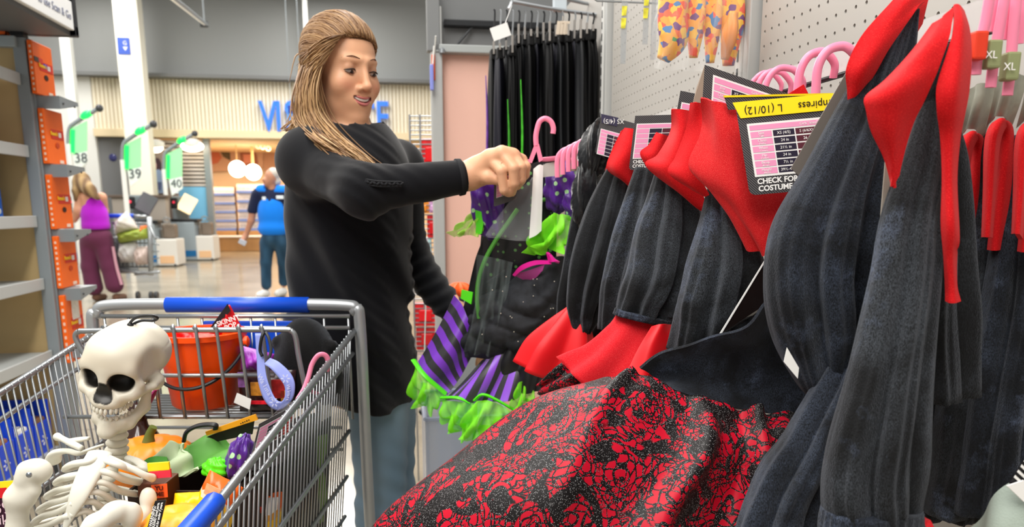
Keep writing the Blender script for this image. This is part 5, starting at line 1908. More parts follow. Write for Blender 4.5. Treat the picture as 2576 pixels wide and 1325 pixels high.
tulle(w, 'tulle_cuff', [[(1195, 530, 1.66), (1205, 528, 1.65), (1218, 532, 1.66)], [(1160, 565, 1.66), (1185, 565, 1.65), (1218, 570, 1.66)], [(1131, 592, 1.66), (1170, 592, 1.65), (1214, 592, 1.66)]], M_limep, .012, label='pale lime tulle cuff')
b = MB()
b.sheet([pts((1196, 528, 1.645), (1218, 534, 1.64)), pts((1198, 560, 1.645), (1216, 565, 1.64)), pts((1197, 590, 1.645), (1212, 588, 1.64))], 8, 10, .004)
b.build('cuff_trim', M_limet, w)
tulle(w, 'net_petticoat', [[(1200, 640, 1.625), (1250, 650, 1.62), (1290, 660, 1.62)], [(1195, 760, 1.62), (1230, 770, 1.61), (1270, 770, 1.61)], [(1175, 880, 1.63), (1210, 890, 1.62), (1240, 890, 1.62)]], mat('net_grey', '#8a9694', .3, alpha=.1), .01, label='sheer grey net')
cloth(w, 'bag', [[(1310, 470, 1.6), (1345, 440, 1.59), (1362, 420, 1.59)], [(1262, 530, 1.6), (1310, 530, 1.585), (1350, 520, 1.58)], [(1225, 585, 1.6), (1280, 590, 1.58), (1335, 580, 1.58)], [(1228, 594, 1.6), (1282, 604, 1.58), (1328, 606, 1.58)]],
      M_plast, 20, 20, .001, lambda s, t: .003 * math.sin(7 * s + 5 * t), label='clear plastic bag')
cloth(w, 'bag_strip', [[(1342, 425, 1.582), (1356, 414, 1.58), (1366, 416, 1.582)], [(1338, 500, 1.578), (1350, 500, 1.575), (1364, 505, 1.578)], [(1331, 600, 1.575), (1348, 592, 1.573), (1362, 580, 1.575)]], mat('bag_white', '#f0efec', .3), 8, 20, .0015,
      label='white strip of the bag')
b = MB()
b.slab(pts((1366, 412, 1.6), (1420, 402, 1.6), (1416, 440, 1.6), (1364, 446, 1.6)), .001)
b.build('header_card', mat('header_card', '#b9b4ae', .5), w, smooth=False)
b = MB()
b.slab(pts((1310, 420, 1.6), (1372, 400, 1.6), (1372, 412, 1.6), (1326, 432, 1.6)), .001)
b.build('dark_card', M_ink, w, smooth=False)
o = at(1243, 446, 1.6)
size_card(w, o, at(1290, 430, 1.6) - o, at(1242, 512, 1.6) - o, .05, .06, full=False, foot=False, ty=.1, tx=.12, cols=3)
hg = empty('clothes_hanger', at(1351, 364, 1.6), 'pink plastic hanger with a free hook, over the witch dress', 'hanger')
b = MB()
b.tube(pts((1391, 336, 1.6), (1392, 322, 1.6), (1386, 306, 1.6), (1372, 298, 1.6), (1358, 305, 1.6), (1351, 325, 1.6), (1348, 345, 1.6), (1349, 366, 1.6)), rad(6.5, 1.6), 10, n=36, flat=.8, ref=AH)
b.build('hook', M_pink, hg)
b = MB()
b.prism(pts((1345, 362, 1.597), (1356, 362, 1.597), (1366, 402, 1.597), (1356, 408, 1.597), (1350, 380, 1.597), (1338, 410, 1.597), (1328, 408, 1.597)), AH * .008)
b.build('body', M_pink, hg, smooth=False)
b = MB()
b.tube(pts((1332, 406, 1.602), (1290, 425, 1.61), (1250, 445, 1.62)), rad(6, 1.6), 8, flat=.7, ref=AH)
b.tube(pts((1362, 402, 1.602), (1420, 396, 1.59), (1440, 405, 1.59)), rad(6, 1.6), 8, flat=.7, ref=AH)
b.build('shoulder_bar', mat('pink_clear', '#d9708e', .2, alpha=.8), hg)
b = MB()
e = empty('price_card', at(1455, 385, 1.5), 'curved grey brown card stuck upright beside the pink hooks', 'card')
b.sheet([pts((1465, 355, 1.5), (1470, 360, 1.49)), pts((1440, 395, 1.51), (1462, 400, 1.49)), pts((1436, 430, 1.52), (1450, 430, 1.5))], 6, 10, .001)
b.build('sheet', M_cardl, e)
# ---------------------------------------------------------------- trousers on the cross bar
rl = empty('cross_rail', at(1400, 30, 2.62), 'grey chrome cross rail above the black trousers', 'rail')
yr = 2.62
b = MB()
b.tube(pts((1290, 4, yr), (1400, 24, yr), (1520, 40, yr)), .006, 8, n=6)
b.build('bar', M_chrome, rl)
b = MB()
b.tube([at(1300, -30, yr + .1), at(1470, 8, yr + .1), at(1530, 18, yr + .12)], .006, 8)
b.build('rear_bar', M_chrome, rl)
b = MB()
b.tube([at(1495, 40, yr), at(1530, 10, yr + .1), at(1545, 0, yr + .16)], .006, 8)
b.build('side_bar', M_chrome, rl)
b = MB()
b.box(at(1408, 10, yr + .02), (.045, .02, .05), bev=.004)
b.build('size_ring', mat('ring_pale', '#c9d3da', .4), rl, smooth=False)
b = MB()
b.tube([at(1283, -60, yr), at(1281, -20, yr), at(1288, 4, yr), at(1280, 22, yr)], .006, 8, n=14)
b.build('end_hook', M_chrome, rl)
M_tr_k = [mat('trouser_black', '#040406', .55, spec=.3), mat('trouser_navy', '#0a0a1c', .6), mat('trouser_grey', '#16181c', .6)]
n_t = 17
for k in range(n_t):
    f = k / (n_t - 1)
    u = 1240 + 250 * f
    d = 2.62 - .06 * math.sin(k * 2.3) - .1 * f
    vt = 112 + (30 * (1 - f) if f < .25 else 0) - 20 * f
    vb = 470
    lab = ('black costume trousers hanging nearest the pink panel' if k == 0 else 'black costume trousers hanging nearest the grey wall' if k == n_t - 1 else 'black costume trousers on the cross rail, %s pair from the pink panel' % ['', 'second', 'third', 'fourth', 'fifth', 'sixth', 'seventh', 'eighth', 'ninth', 'tenth', 'eleventh', 'twelfth', 'thirteenth', 'fourteenth', 'fifteenth', 'sixteenth', ''][k])
    e = empty('costume_trousers', at(u, vt, d), lab, 'trousers', 'black trousers on the cross rail')
    b = MB()
    b.tube(pts((u, vt, d), (u + 1, vt + 60, d), (u - 1, vt + 200, d), (u, vb, d)), [rad(8, d), rad(11, d), rad(11, d), rad(12, d)], 20, n=18, flat=3.2, ref=AH, ripple=lambda th, t, q=k: 1 + .22 * math.sin(4 * th + q + 3 * t))
    b.build('leg', M_tr_k[k % 3 if k % 4 else 0], e, ang=180)
    b = MB()
    b.tube(pts((u, vt, d), (u + 1, vt - 26, d), (u + 5, 34 + 8 * f, d), (u + 2, 24 + 8 * f, d)), rad(2.2, d), 6, n=10)
    b.build('hanger_hook', M_chrome if k % 2 else M_black, e)
    b = MB()
    b.box(at(u, vt - 2, d - .02), (.018, .05, .035), bev=.004)
    b.build('waistband', M_tr_k[0], e, smooth=False)
    b = MB()
    b.box(at(u + 2, vt - 22, d - .045), (.006, .01, .04 + .02 * math.sin(k * 5)), bev=.001)
    b.build('clip', mat('clip_clear', '#9a9590', .2), e, smooth=False)
for (u, v, ww, hh, rot, lab) in ((1259, 80, 44, 30, -.35, 'white price tag tilted on the left end of the trousers'), (1416, 70, 32, 30, 0, 'cream folded tags hanging on the black trousers')):
    e = empty('price_tag', at(u, v, 2.45), lab, 'tag')
    b = MB()
    R_m = Matrix.Rotation(rot, 3, 'Y')
    if rot:
        b.box(at(u, v, 2.45), (rad(ww, 2.45), .002, rad(hh, 2.45)), rot=R_m)
        b.tube([at(u + 10, v - 16, 2.45), at(1288, 12, 2.62)], .001, 4)
        b.build('card', M_whitec, e, smooth=False)
    else:
        for q in range(4):
            bb = MB()
            bb.box(at(u - 12 + 8 * q, v, 2.45 + .004 * q), (rad(7, 2.45), .004, rad(hh, 2.45)), rot=Matrix.Rotation(.12, 3, 'Y'))
            bb.tube([at(u, v - 12, 2.45), at(u, 26, 2.62)], .001, 4)
            bb.build('card', mat('tag_cream', '#d8c9b6', .5), e, smooth=False)
for (u, v0, v1, c, g_) in ((1277, 250, 470, '#3ea626', 0), (1310, 200, 460, '#4ac030', 1), (1222, 190, 420, '#6a3a9a', 2), (1382, 330, 440, '#2f8a2a', 3)):
    e = empty('costume_scarf', at(u, v0, 2.5), ['narrow green cloth strip among black trousers, left one', 'bright green and orange cloth strip among the black trousers', 'purple cloth edge at the left end of the trousers', 'dark green cloth strip low among the black trousers'][g_], 'scarf')
    b = MB()
    b.tube(pts((u, v0, 2.5), (u + 4, (v0 + v1) / 2, 2.49), (u + 2, v1, 2.5)), [rad(2, 2.5), rad(6, 2.5), rad(5, 2.5)], 8, n=14, flat=.5)
    b.build('strip', mat('strip%d' % g_, c, .5, var=.4, vscale=30), e)
# ---------------------------------------------------------------- colourful headbands in a bag, peg hooks
M_fl = None
def flower_mat():
    m = bpy.data.materials.new('hippie_print')
    m.use_nodes = True
    nt = m.node_tree
    b = nt.nodes['Principled BSDF']
    tc = nt.nodes.new('ShaderNodeTexCoord')
    dn = nt.nodes.new('ShaderNodeTexNoise')
    dn.inputs['Scale'].default_value = 40
    nt.links.new(tc.outputs['Object'], dn.inputs['Vector'])
    ad = nt.nodes.new('ShaderNodeMix')
    ad.data_type = 'VECTOR'
    ad.inputs[0].default_value = .02
    nt.links.new(tc.outputs['Object'], ad.inputs[4])
    nt.links.new(dn.outputs['Color'], ad.inputs[5])
    v = nt.nodes.new('ShaderNodeTexVoronoi')
    v.inputs['Scale'].default_value = 95
    nt.links.new(ad.outputs[1], v.inputs['Vector'])
    s = nt.nodes.new('ShaderNodeSeparateColor')
    nt.links.new(v.outputs['Color'], s.inputs[0])
    col = ramp(nt, s.outputs[0], [(0, lin('#f6a81c')), (.3, lin('#f04a18')), (.48, lin('#f7c02a')), (.68, lin('#6b2a78')), (.78, lin('#e8622a')), (.86, lin('#2f78b8')), (.92, lin('#f2a01a')), (.97, lin('#3f9a4a'))], 'CONSTANT')
    nt.links.new(col, b.inputs['Base Color'])
    b.inputs['Roughness'].default_value = .55
    return m
M_fl = flower_mat()
DB = 1.42
hb = [(1690, 34, [(1700, -40), (1692, 40), (1690, 100), (1668, 150)]), (1748, 22, [(1752, -40), (1748, 60), (1744, 145)]),
      (1792, 22, [(1794, -40), (1790, 60), (1786, 158)]), (1838, 30, [(1842, -40), (1838, 60), (1832, 165)])]
for k, (u, r_, pth) in enumerate(hb):
    e = empty('printed_headband', at(u, 0, DB), 'orange flower-print cloth band in a clear bag on the pegboard, %s' % ['leftmost, knotted', 'second from the left', 'third from the left', 'rightmost, with plain orange lining'][k], 'headband', 'flower-print bands')
    b = MB()
    P = pts(*[(a, c, DB + .02 * k) for a, c in pth])
    b.tube(P, [rad(r_, DB)] * (len(P) - 1) + [rad(r_ * .45, DB)], 28, n=26, flat=.7, ref=AH, ripple=lambda th, t: 1 + .12 * math.sin(3 * th + 4 * t))
    b.build('band', M_fl, e, ang=180)
    if k == 3:
        b = MB()
        b.tube(pts((1845, 30, DB + .0), (1836, 90, DB + .0), (1822, 150, DB + .01)), [rad(10, DB), rad(17, DB), rad(8, DB)], 16, n=16, ripple=lambda th, t: 1 + .2 * math.sin(5 * th + 6 * t))
        b.build('lining', mat('orange_cloth', '#e8891a', .5), e, ang=180)
    cloth(e, 'clear_bag', [[(u - r_ - 8, -40, DB - .03), (u, -40, DB - .05), (u + r_ + 8, -40, DB - .03)], [(u - r_ - 12, 80, DB - .03), (u, 80, DB - .05), (u + r_ + 8, 80, DB - .03)],
                           [(u - r_ - 14, 170 + 4 * k, DB - .03), (u - 5, 178 + 3 * k, DB - .045), (u + r_ + 4, 170 + 2 * k, DB - .03)]], mat('thin_film', '#ffffff', .08, alpha=.05, spec=.6), 12, 16, .0008, lambda s, t: .006 * math.sin(11 * s + 8 * t))
for k, (u, v0, v1) in enumerate(((1572, 5, 160), (1628, -20, 112), (1648, -20, 150))):
    p = at(u, v0, [2.0, 1.75, 1.7][k])
    d = [2.0, 1.75, 1.7][k]
    e = empty('display_hook', p, ['empty peg hook with a yellow price label, nearest the corner post', 'empty peg hook behind the flower-print bands', 'clear plastic sheath on a peg hook beside the flower-print bands'][k], 'hook', 'peg hooks')
    b = MB()
    pw = Vector((XW, p.y, p.z))
    b.tube([pw, Vector((XW - .16, p.y, p.z)), Vector((XW - .18, p.y, p.z + .012))], .0025, 6)
    b.build('wire', M_chrome, e)
    b = MB()
    b.slab([at(u - 8, v0, d - .02), at(u + 8, v0, d - .02), at(u + 1, v1, d - .02), at(u - 12, v1, d - .02)], .001)
    b.build('sheath', mat('sheath_clear', '#aab0b4', .15, alpha=.4), e, smooth=False)
    if k < 2:
        b = MB()
        b.slab([at(u - 7, v0 + 10, d - .023), at(u + 6, v0 + 10, d - .023), at(u + 3, v0 + 34, d - .023), at(u - 8, v0 + 34, d - .023)], .001)
        b.slab([at(u - 9, v0 + 40, d - .023), at(u + 4, v0 + 40, d - .023), at(u + 1, v0 + 66, d - .023), at(u - 10, v0 + 66, d - .023)], .001)
        b.build('price_label', mat('label_yellow', '#e6d83a', .5, var=.4, vscale=60), e, smooth=False)
# ---------------------------------------------------------------- side rack of wire trays beyond the pink panel
sr = empty('wire_rack', at(1068, 500, 3.35), 'narrow wire rack of small red and teal goods behind the gondola end', 'rack')
dR = 3.35
w0 = None
for k in range(54):
    v = 292 + 11.8 * k
    uL = 1028 + (v - 292) * .028
    uR = 1098
    b = MB()
    b.tube([at(uL, v, dR), at(uR, v, dR)], .0028, 6)
    b.build('wire', M_chrome, sr)
for u in (1030, 1056, 1097):
    b = MB()
    b.tube([at(u, 288, dR), at(u + 16, 930, dR), at(u + 24, 1235, dR)], .004, 6)
    b.build('upright', M_chrome, sr)
goods = [(1045, 400, 22, 40, '#9fd8d8', 'teal blister pack'), (1080, 385, 36, 70, '#d8141c', 'red blister pack'), (1062, 520, 40, 30, '#d88a2a', 'amber pack'), (1088, 520, 20, 30, '#c9a0d0', 'mauve pack'),
         (1054, 560, 26, 40, '#2f8f86', 'green pack'), (1086, 570, 22, 60, '#c01820', 'red pack with hook'), (1064, 620, 34, 40, '#c890c8', 'lilac pack'), (1080, 640, 12, 90, '#a8d4dc', 'pale blue toy arm'),
         (1076, 700, 40, 40, '#d8a8b8', 'pink pack'), (1070, 790, 60, 60, '#d41822', 'bright red pack'), (1075, 850, 56, 60, '#b81a20', 'dark red pack'), (1058, 900, 30, 40, '#c9b8b0', 'pale pack')]
for k, (u, v, ww, hh, c, lab) in enumerate(goods):
    d = dR + .012
    e = empty('blister_pack', at(u, v, d), '%s on the wire rack, row %d from the top' % (lab, k + 1), 'pack', 'goods on the wire rack')
    e['label'] = '%s on the wire rack %s' % (lab, ['just above the sleeve', 'just above the sleeve at right', 'just below the sleeve', 'just below the sleeve at right', 'left, above the lilac one', 'right of the green one', 'at mid height', 'hanging down over the others', 'under the pale blue arm', 'in the lower part', 'below the bright red one', 'at the bottom'][k])
    b = MB()
    b.box(at(u, v, d), (rad(ww, d), .02, rad(hh, d)), rot=Matrix.Rotation(-PS, 3, 'Z'), bev=.006)
    b.build('card', mat('pack%d' % k, c, .4, var=.2, vscale=30), e, smooth=False)
    b = MB()
    b.box(at(u, v + 3, d - .014), (rad(ww * .55, d), .012, rad(hh * .5, d)), rot=Matrix.Rotation(-PS, 3, 'Z'), bev=.005)
    b.build('blister', mat('packb%d' % k, c, .25), e, smooth=False)
for k, (u, v, c) in enumerate(((1086, 175, '#8a94e0'), (1090, 150, '#e0603a'))):
    e = empty('clip_strip_pack', at(u, v, 3.05), ['blue carded pack clipped to the edge of the gondola post', 'orange carded pack clipped to the edge of the gondola post'][k], 'pack')
    b = MB()
    b.box(at(u, v + 20, 3.05 + .03 * k), (rad(9, 3), .02, rad(60, 3)), bev=.004)
    b.build('card', mat('clip%d' % k, c, .4), e, smooth=False)
    b = MB()
    b.tube([at(u + 3, v - 14, 3.05 + .03 * k), at(u + 6, v - 60, 3.05)], .003, 6)
    b.build('strip', M_white, e)
e = empty('orange_hat', at(1156, 728, 2.4), 'orange gathered pumpkin hat behind the striped skirt', 'hat')
b = MB()
b.ball(at(1156, 730, 2.4), (rad(28, 2.4), .05, rad(20, 2.4)), su=36, sv=18, disp=lambda a, q: 1 + .16 * math.sin(8 * a) * math.cos(q))
b.build('crown', mat('orange_tulle', '#f2601a', .6), e)
b = MB()
b.box((at(1165, 748, 2.42).x, at(1165, 748, 2.42).y, at(1165, 748, 2.42).z / 2), (.1, .1, at(1165, 748, 2.42).z), bev=.004)
hb2 = empty('display_stand', (at(1165, 748, 2.42).x, at(1165, 748, 2.42).y, 0), 'slim grey stand under the orange hat', 'stand')
b.build('column', M_shelf, hb2, smooth=False)
e = empty('clear_bin', at(1150, 1140, 1.95), 'clear plastic bin on the floor under the witch dress', 'bin')
b = MB()
q = [at(1096, 1070, 1.95), at(1190, 1060, 1.95), at(1190, 1060, 2.25), at(1100, 1060, 2.25)]
z0, z1 = .12, at(1140, 1050, 1.95).z
c0, c1 = at(1102, 1100, 1.95), at(1250, 1100, 1.95)
cc = (c0 + c1) / 2
for dx, dy, sx, sy in ((0, -.15, .22, .004), (0, .15, .22, .004), (-.11, 0, .004, .3), (.11, 0, .004, .3)):
    b.box((cc.x + dx, cc.y + .16 + dy, (z0 + z1) / 2), (sx, sy, z1 - z0))
b.box((cc.x, cc.y + .16, z0), (.22, .3, .004))
b.build('walls', mat('bin_clear', '#c9d2e2', .12, alpha=.45), e, smooth=False)
b = MB()
b.tube([(cc.x - .112, cc.y, z1), (cc.x + .112, cc.y, z1), (cc.x + .112, cc.y + .31, z1), (cc.x - .112, cc.y + .31, z1)], .006, 6, closed=True)
b.build('rim', mat('bin_rim', '#b9c4da', .2, alpha=.7), e)
b = MB()
b.box((cc.x, cc.y + .16, z0 / 2), (.2, .28, z0), bev=.01)
b.build('base', mat('bin_base', '#a6adbd', .3), e, smooth=False)
e = empty('hanging_toy', at(1062, 1010, 2.6), 'small hanging toy figure with black shoes beside the jeans', 'toy')
b = MB()
b.tube(pts((1076, 600, 3.3), (1066, 955, 2.6)), .002, 5)
b.tube(pts((1066, 960, 2.6), (1066, 1000, 2.6), (1064, 1030, 2.6)), [rad(8, 2.6), rad(10, 2.6), rad(5, 2.6)], 10, n=10)
b.build('body', mat('toy_grey', '#9aa8a0', .5), e)
for k, (u, v) in enumerate(((1062, 1036), (1072, 1050), (1038, 1040))):
    b = MB()
    b.ball(at(u, v, 2.6), (rad(10, 2.6), .02, rad(8, 2.6)), rot=Matrix.Rotation(.7, 3, 'Y'))
    b.build('shoe', M_black, e)
# ================================================================== people
S_skin = tint_mat('skin', 0.45, sss=0.12, spec=0.35)
S_cloth = tint_mat('knit', 0.85, bump=.25, bscale=900, sheen=.15, spec=.15)
def col_const(c):
    c = np.array(lin(c), np.float32)
    return lambda v: np.tile(c, (len(v), 1))
def seg_d(P, a, b):
    a, b = np.array(a, float), np.array(b, float)
    ba = b - a
    h = np.clip(((P - a) @ ba) / (ba @ ba), 0, 1)
    return np.linalg.norm(P - a - h[:, None] * ba, axis=1)
def P3(u, v, d):
    return np.array(px(u, v, d))
# ---------------------------------------------------------------- the woman choosing a costume
wm = empty('person', cf(-.34, 1.85, 0), 'smiling woman with light brown hair, black tunic and jeans, reaching for the witch dress', 'person')
DH = 1.80
hc = P3(858, 170, DH)                         # head centre, at eye height between the ears
Fv = np.array([.72, -.69, -.20])
Fv /= np.linalg.norm(Fv)
Uv = np.array([.10, -.10, 1.0])
Uv -= Fv * Uv.dot(Fv)
Uv /= np.linalg.norm(Uv)
Lv = np.cross(Uv, Fv)                          # her left
Mh = np.stack([Lv, Fv, Uv], 1)                 # columns: left, forward, up
hs = 0.98
Hh = lambda x, y, z: hc + hs * (Mh @ np.array([x, y, z]))
shR, shL = P3(782, 398, 1.67), P3(1000, 420, 1.93)
elR, wrR = P3(912, 480, 1.52), P3(1182, 442, 1.58)
elL, wrL = P3(1030, 640, 1.98), P3(1140, 775, 1.85)
neck0 = P3(892, 345, 1.79)
chest = P3(880, 480, 1.80)
waist = P3(880, 680, 1.80)
hips = P3(885, 900, 1.81)
xs = grid((-.62, -.36, .006), (-.36, -.13, .0023), (-.13, -.05, .006), (-.05, .09, .003), (.09, .14, .006))
ys = grid((1.42, 1.56, .005), (1.56, 1.94, .0028), (1.94, 2.16, .006))
zs = grid((-.01, .9, .012), (.9, 1.24, .006), (1.24, 1.4, .003), (1.4, 1.52, .0025), (1.52, 1.76, .0022))
B = Field(xs, ys, zs)
B.ell(chest, (.135, .105, .16), .03).ell(waist, (.115, .095, .14), .05).ell(hips, (.12, .09, .13), .05)
for s, kx in ((-1, P3(950, 1000, 1.79)), (1, P3(975, 1000, 1.88))):
    knee = np.array([kx[0] - .0, kx[1], .50])
    ank = np.array([kx[0] - .01, kx[1] + .02, .09])
    B.chain([kx + np.array([0, 0, .12]), knee, ank], [.06, .045, .034], .03)
    toe = ank + np.array([.13, -.09, -.055])
    B.chain([ank + np.array([-.02, .02, -.04]), toe], [.038, .03], .02)
B.chain([shR, elR, wrR], [.05, .042, .026], .03)
B.chain([shL, elL, wrL], [.05, .042, .027], .03)
B.chain([shR, neck0 + np.array([0, 0, -.07]), shL], [.036, .052, .036], .04)
B.cone(neck0 + np.array([0, 0, -.05]), Hh(0, -.018, -.085), .054, .050, .03)
B.ell(Hh(0, -.014, .032), np.array((.074, .094, .080)) * hs, .01, Mh)
B.ell(Hh(0, .030, -.030), np.array((.060, .062, .084)) * hs, .03, Mh)
B.ell(Hh(0, .036, -.076), np.array((.046, .048, .036)) * hs, .03, Mh)
B.ell(Hh(0, .078, -.100), .0155 * hs, .026, Mh)
for s in (-1, 1):
    B.ell(Hh(s * .036, .064, -.034), np.array((.025, .022, .024)) * hs, .02, Mh)
    B.ell(Hh(s * .031, .088, .004), .0125 * hs, .010, Mh, '-')
    B.ell(Hh(s * .030, .0725, .001), .0142 * hs, .004, Mh)
    B.cone(Hh(s * .009, .088, .022), Hh(s * .040, .073, .020), .0045 * hs, .004 * hs, .014)
    B.ell(Hh(s * .0118, .096, -.038), np.array((.0072, .0095, .0068)) * hs, .006, Mh)
    B.ell(Hh(s * .075, -.012, -.006), np.array((.010, .022, .032)) * hs, .006, Mh)
    B.ell(Hh(s * .082, -.006, -.004), np.array((.006, .012, .018)) * hs, .004, Mh, '-')
B.cone(Hh(0, .088, .012), Hh(0, .107, -.031), .0065 * hs, .0088 * hs, .010)
B.ell(Hh(0, .110, -.033), .0080 * hs, .008, Mh)
for s in (-1, 1):
    B.ell(Hh(s * .0075, .104, -.0445), np.array((.004, .005, .004)) * hs, .002, Mh, '-')
B.ell(Hh(0, .077, -.064), np.array((.030, .021, .021)) * hs, .018, Mh)
mouth = [(-.028, .081, -.052), (-.015, .094, -.0605), (0, .098, -.0635), (.015, .094, -.0605), (.028, .081, -.052)]
B.chain([Hh(*p) for p in mouth], [.0022, .0046, .0056, .0046, .0022], .003, '-')
kn = [P3(1232, 396, 1.56), P3(1262, 386, 1.545), P3(1290, 392, 1.55), P3(1310, 404, 1.57)]       # knuckles: index .. little seen from the back
hub = P3(1205, 428, 1.58)
B.cone(wrR, hub, .026, .028, .02)
for k_, r_ in zip(kn, (.0165, .0165, .016, .0145)):
    B.cone(hub + (k_ - kn[1]) * .35, k_, .020, r_, .014)
tips = [[P3(1262, 430, 1.53), P3(1268, 478, 1.535), P3(1280, 486, 1.545)],
        [P3(1292, 424, 1.525), P3(1294, 462, 1.53), P3(1288, 484, 1.545)],
        [P3(1312, 420, 1.535), P3(1312, 452, 1.54), P3(1302, 468, 1.555)],
        [P3(1324, 418, 1.56), P3(1322, 440, 1.565), P3(1312, 454, 1.575)]]
for k_, t_, r_ in zip(kn, tips, (.0108, .0108, .0102, .009)):
    B.chain([k_] + t_, [r_ * 1.25, r_ * 1.02, r_ * .92, r_ * .8], .0022)
B.chain([hub + np.array([.005, -.01, -.008]), P3(1228, 446, 1.555), P3(1258, 452, 1.55), P3(1280, 460, 1.56)], [.019, .0135, .011, .009], .006)
B.cone(wrL, wrL + np.array([.05, -.02, -.06]), .026, .03, .01)
for k in range(4):
    a = wrL + np.array([.05 + .012 * k, -.03 + .012 * k, -.065])
    B.chain([a, a + np.array([.02, -.005, -.04]), a + np.array([.01, -.01, -.07])], [.010, .009, .0075], .003)
B.chain([wrL + np.array([.02, -.03, -.02]), wrL + np.array([.03, -.06, -.05]), wrL + np.array([.045, -.065, -.075])], [.012, .011, .009], .006)
def woman_tint(v):
    n = len(v)
    c = np.tile(np.array(lin('#e0aa86')), (n, 1))
    L = ((v - hc) @ Mh) / hs
    head = (np.abs(L[:, 0]) < .1) & (L[:, 1] > -.02) & (np.abs(L[:, 2]) < .15)
    def mix(w, col):
        w = (np.clip(w, 0, 1) * head)[:, None]
        c[:, :3] = c[:, :3] * (1 - w) + np.array(lin(col)[:3]) * w
    for s in (-1, 1):
        mix(.40 * np.exp(-(((L[:, 0] - s * .038) / .018) ** 2 + ((L[:, 2] + .034) / .015) ** 2)), '#c86e58')
        e = (((L[:, 0] - s * .0305) / .019) ** 2 + ((L[:, 2] - .004) / .010) ** 2)
        mix(.45 * np.exp(-e * 1.2), '#7d4c3a')
    mix(.28 * np.exp(-((L[:, 0] / .012) ** 2 + ((L[:, 2] + .036) / .012) ** 2)), '#c4705a')
    sc = (L[:, 2] > .064 + .9 * (L[:, 1] - .055) * (L[:, 1] < .055)) & (L[:, 2] > -.02) | (L[:, 1] < -.03) & (L[:, 2] > -.06)
    hw = (np.abs(L[:, 0]) < .1) & (np.abs(L[:, 1]) < .14) & (np.abs(L[:, 2]) < .15) & sc & (L[:, 1] < .075 - .25 * np.abs(L[:, 0]))
    c[hw, :3] = np.array(lin('#6b4c30')[:3])
    d = np.min([seg_d(L, a, b_) for a, b_ in zip(mouth[:-1], mouth[1:])], axis=0)
    mix(1.0 * (d < .0058), '#7c2c30')
    return c
field_obj('body', B, S_skin, wm, col=woman_tint)
def htube(name, p, r, m, seg=8, n=24, flat=1.0, par=wm, ripple=None):
    b = MB()
    b.tube([cf(*Hh(*q)) for q in p], [q * hs for q in r], seg, n=n, flat=flat)
    return b.build(name, m, par, ang=180)
M_lip = mat('lips', '#c4706c', .35)
M_tooth = mat('teeth', '#efe9df', .25)
htube('upper_lip', [(-.0300, .079, -.0495), (-.014, .0955, -.0558), (0, .1000, -.0575), (.014, .0955, -.0558), (.0300, .079, -.0495)], [.0010, .0024, .0027, .0024, .0010], M_lip, flat=.9)
htube('lower_lip', [(-.0300, .079, -.0505), (-.016, .0940, -.0665), (0, .0990, -.0712), (.016, .0940, -.0665), (.0300, .079, -.0505)], [.0010, .0032, .0042, .0032, .0010], M_lip, flat=.9)
htube('teeth', [(-.0240, .0825, -.0540), (-.012, .0925, -.0600), (0, .0960, -.0620), (.012, .0925, -.0600), (.0240, .0825, -.0540)], [.0016, .0038, .0042, .0038, .0016], M_tooth)
M_lash = mat('lashes', '#22140f', .6)
M_eye = mat('eye_white', '#b5a8a0', .25)
M_iris = mat('iris', '#2a1b14', .15)
HR = Matrix([list(r) for r in (np.array([[cp, sp, 0], [-sp, cp, 0], [0, 0, 1]]) @ Mh)])
for s in (-1, 1):
    b = MB()
    b.ball(cf(*Hh(s * .030, .0785, -.0045)), (.0115 * hs, .0088 * hs, .0056 * hs), rot=HR, su=20, sv=12)
    b.build('eye', M_eye, wm)
    b = MB()
    b.ball(cf(*Hh(s * .030 + .001, .0852, -.0055)), (.0052 * hs, .0026 * hs, .0046 * hs), rot=HR, su=14, sv=10)
    b.build('iris', M_iris, wm)
    htube('lashes', [(s * .0175, .0835, -.0030), (s * .024, .0893, .0006), (s * .031, .0900, .0008), (s * .038, .0868, -.0008), (s * .0455, .0795, -.0030)], [.0007, .0015, .0017, .0016, .0008], M_lash)
    htube('eyebrow', [(s * .0140, .0915, .0245), (s * .030, .0850, .0280), (s * .0470, .0700, .0215)], [.0014, .0018, .0009], mat('brow_brown', '#5f4230', .7), flat=.6)
    htube('lower_lash', [(s * .019, .0835, -.0060), (s * .030, .0880, -.0095), (s * .043, .0800, -.0055)], [.0005, .0008, .0005], mat('lash_soft', '#6b4335', .6))
def hair_mat():
    m = bpy.data.materials.new('light_brown_hair')
    m.use_nodes = True
    nt = m.node_tree
    b = nt.nodes['Principled BSDF']
    uv = nt.nodes.new('ShaderNodeUVMap')
    uv.uv_map = 'uv'
    s = nt.nodes.new('ShaderNodeSeparateXYZ')
    nt.links.new(uv.outputs[0], s.inputs[0])
    col = ramp(nt, s.outputs[0], [(0.0, lin('#4a3020')), (.3, lin('#7d5a3a')), (.6, lin('#a88358')), (.85, lin('#cfae80')), (1.0, lin('#e2c79c'))])
    nt.links.new(col, b.inputs['Base Color'])
    b.inputs['Roughness'].default_value = .42
    b.inputs['Specular IOR Level'].default_value = .4
    return m
M_hair = hair_mat()
hr = random.Random(21)
HM = MB()
def lock(P, r, tone, seg=5, n=16):
    """one lock through camera-heading points, tone 0 dark .. 1 blond"""
    k = len(HM.v)
    R = [r * q for q in ([.8] + [1] * (len(P) - 2) + [.35])]
    HM.tube([cf(*p) for p in P], R, seg, n=n, flat=.6)
    for i in range(k, len(HM.v)):
        HM.uv[i] = (tone, 0)
knot = (-.016, -.100, -.004)
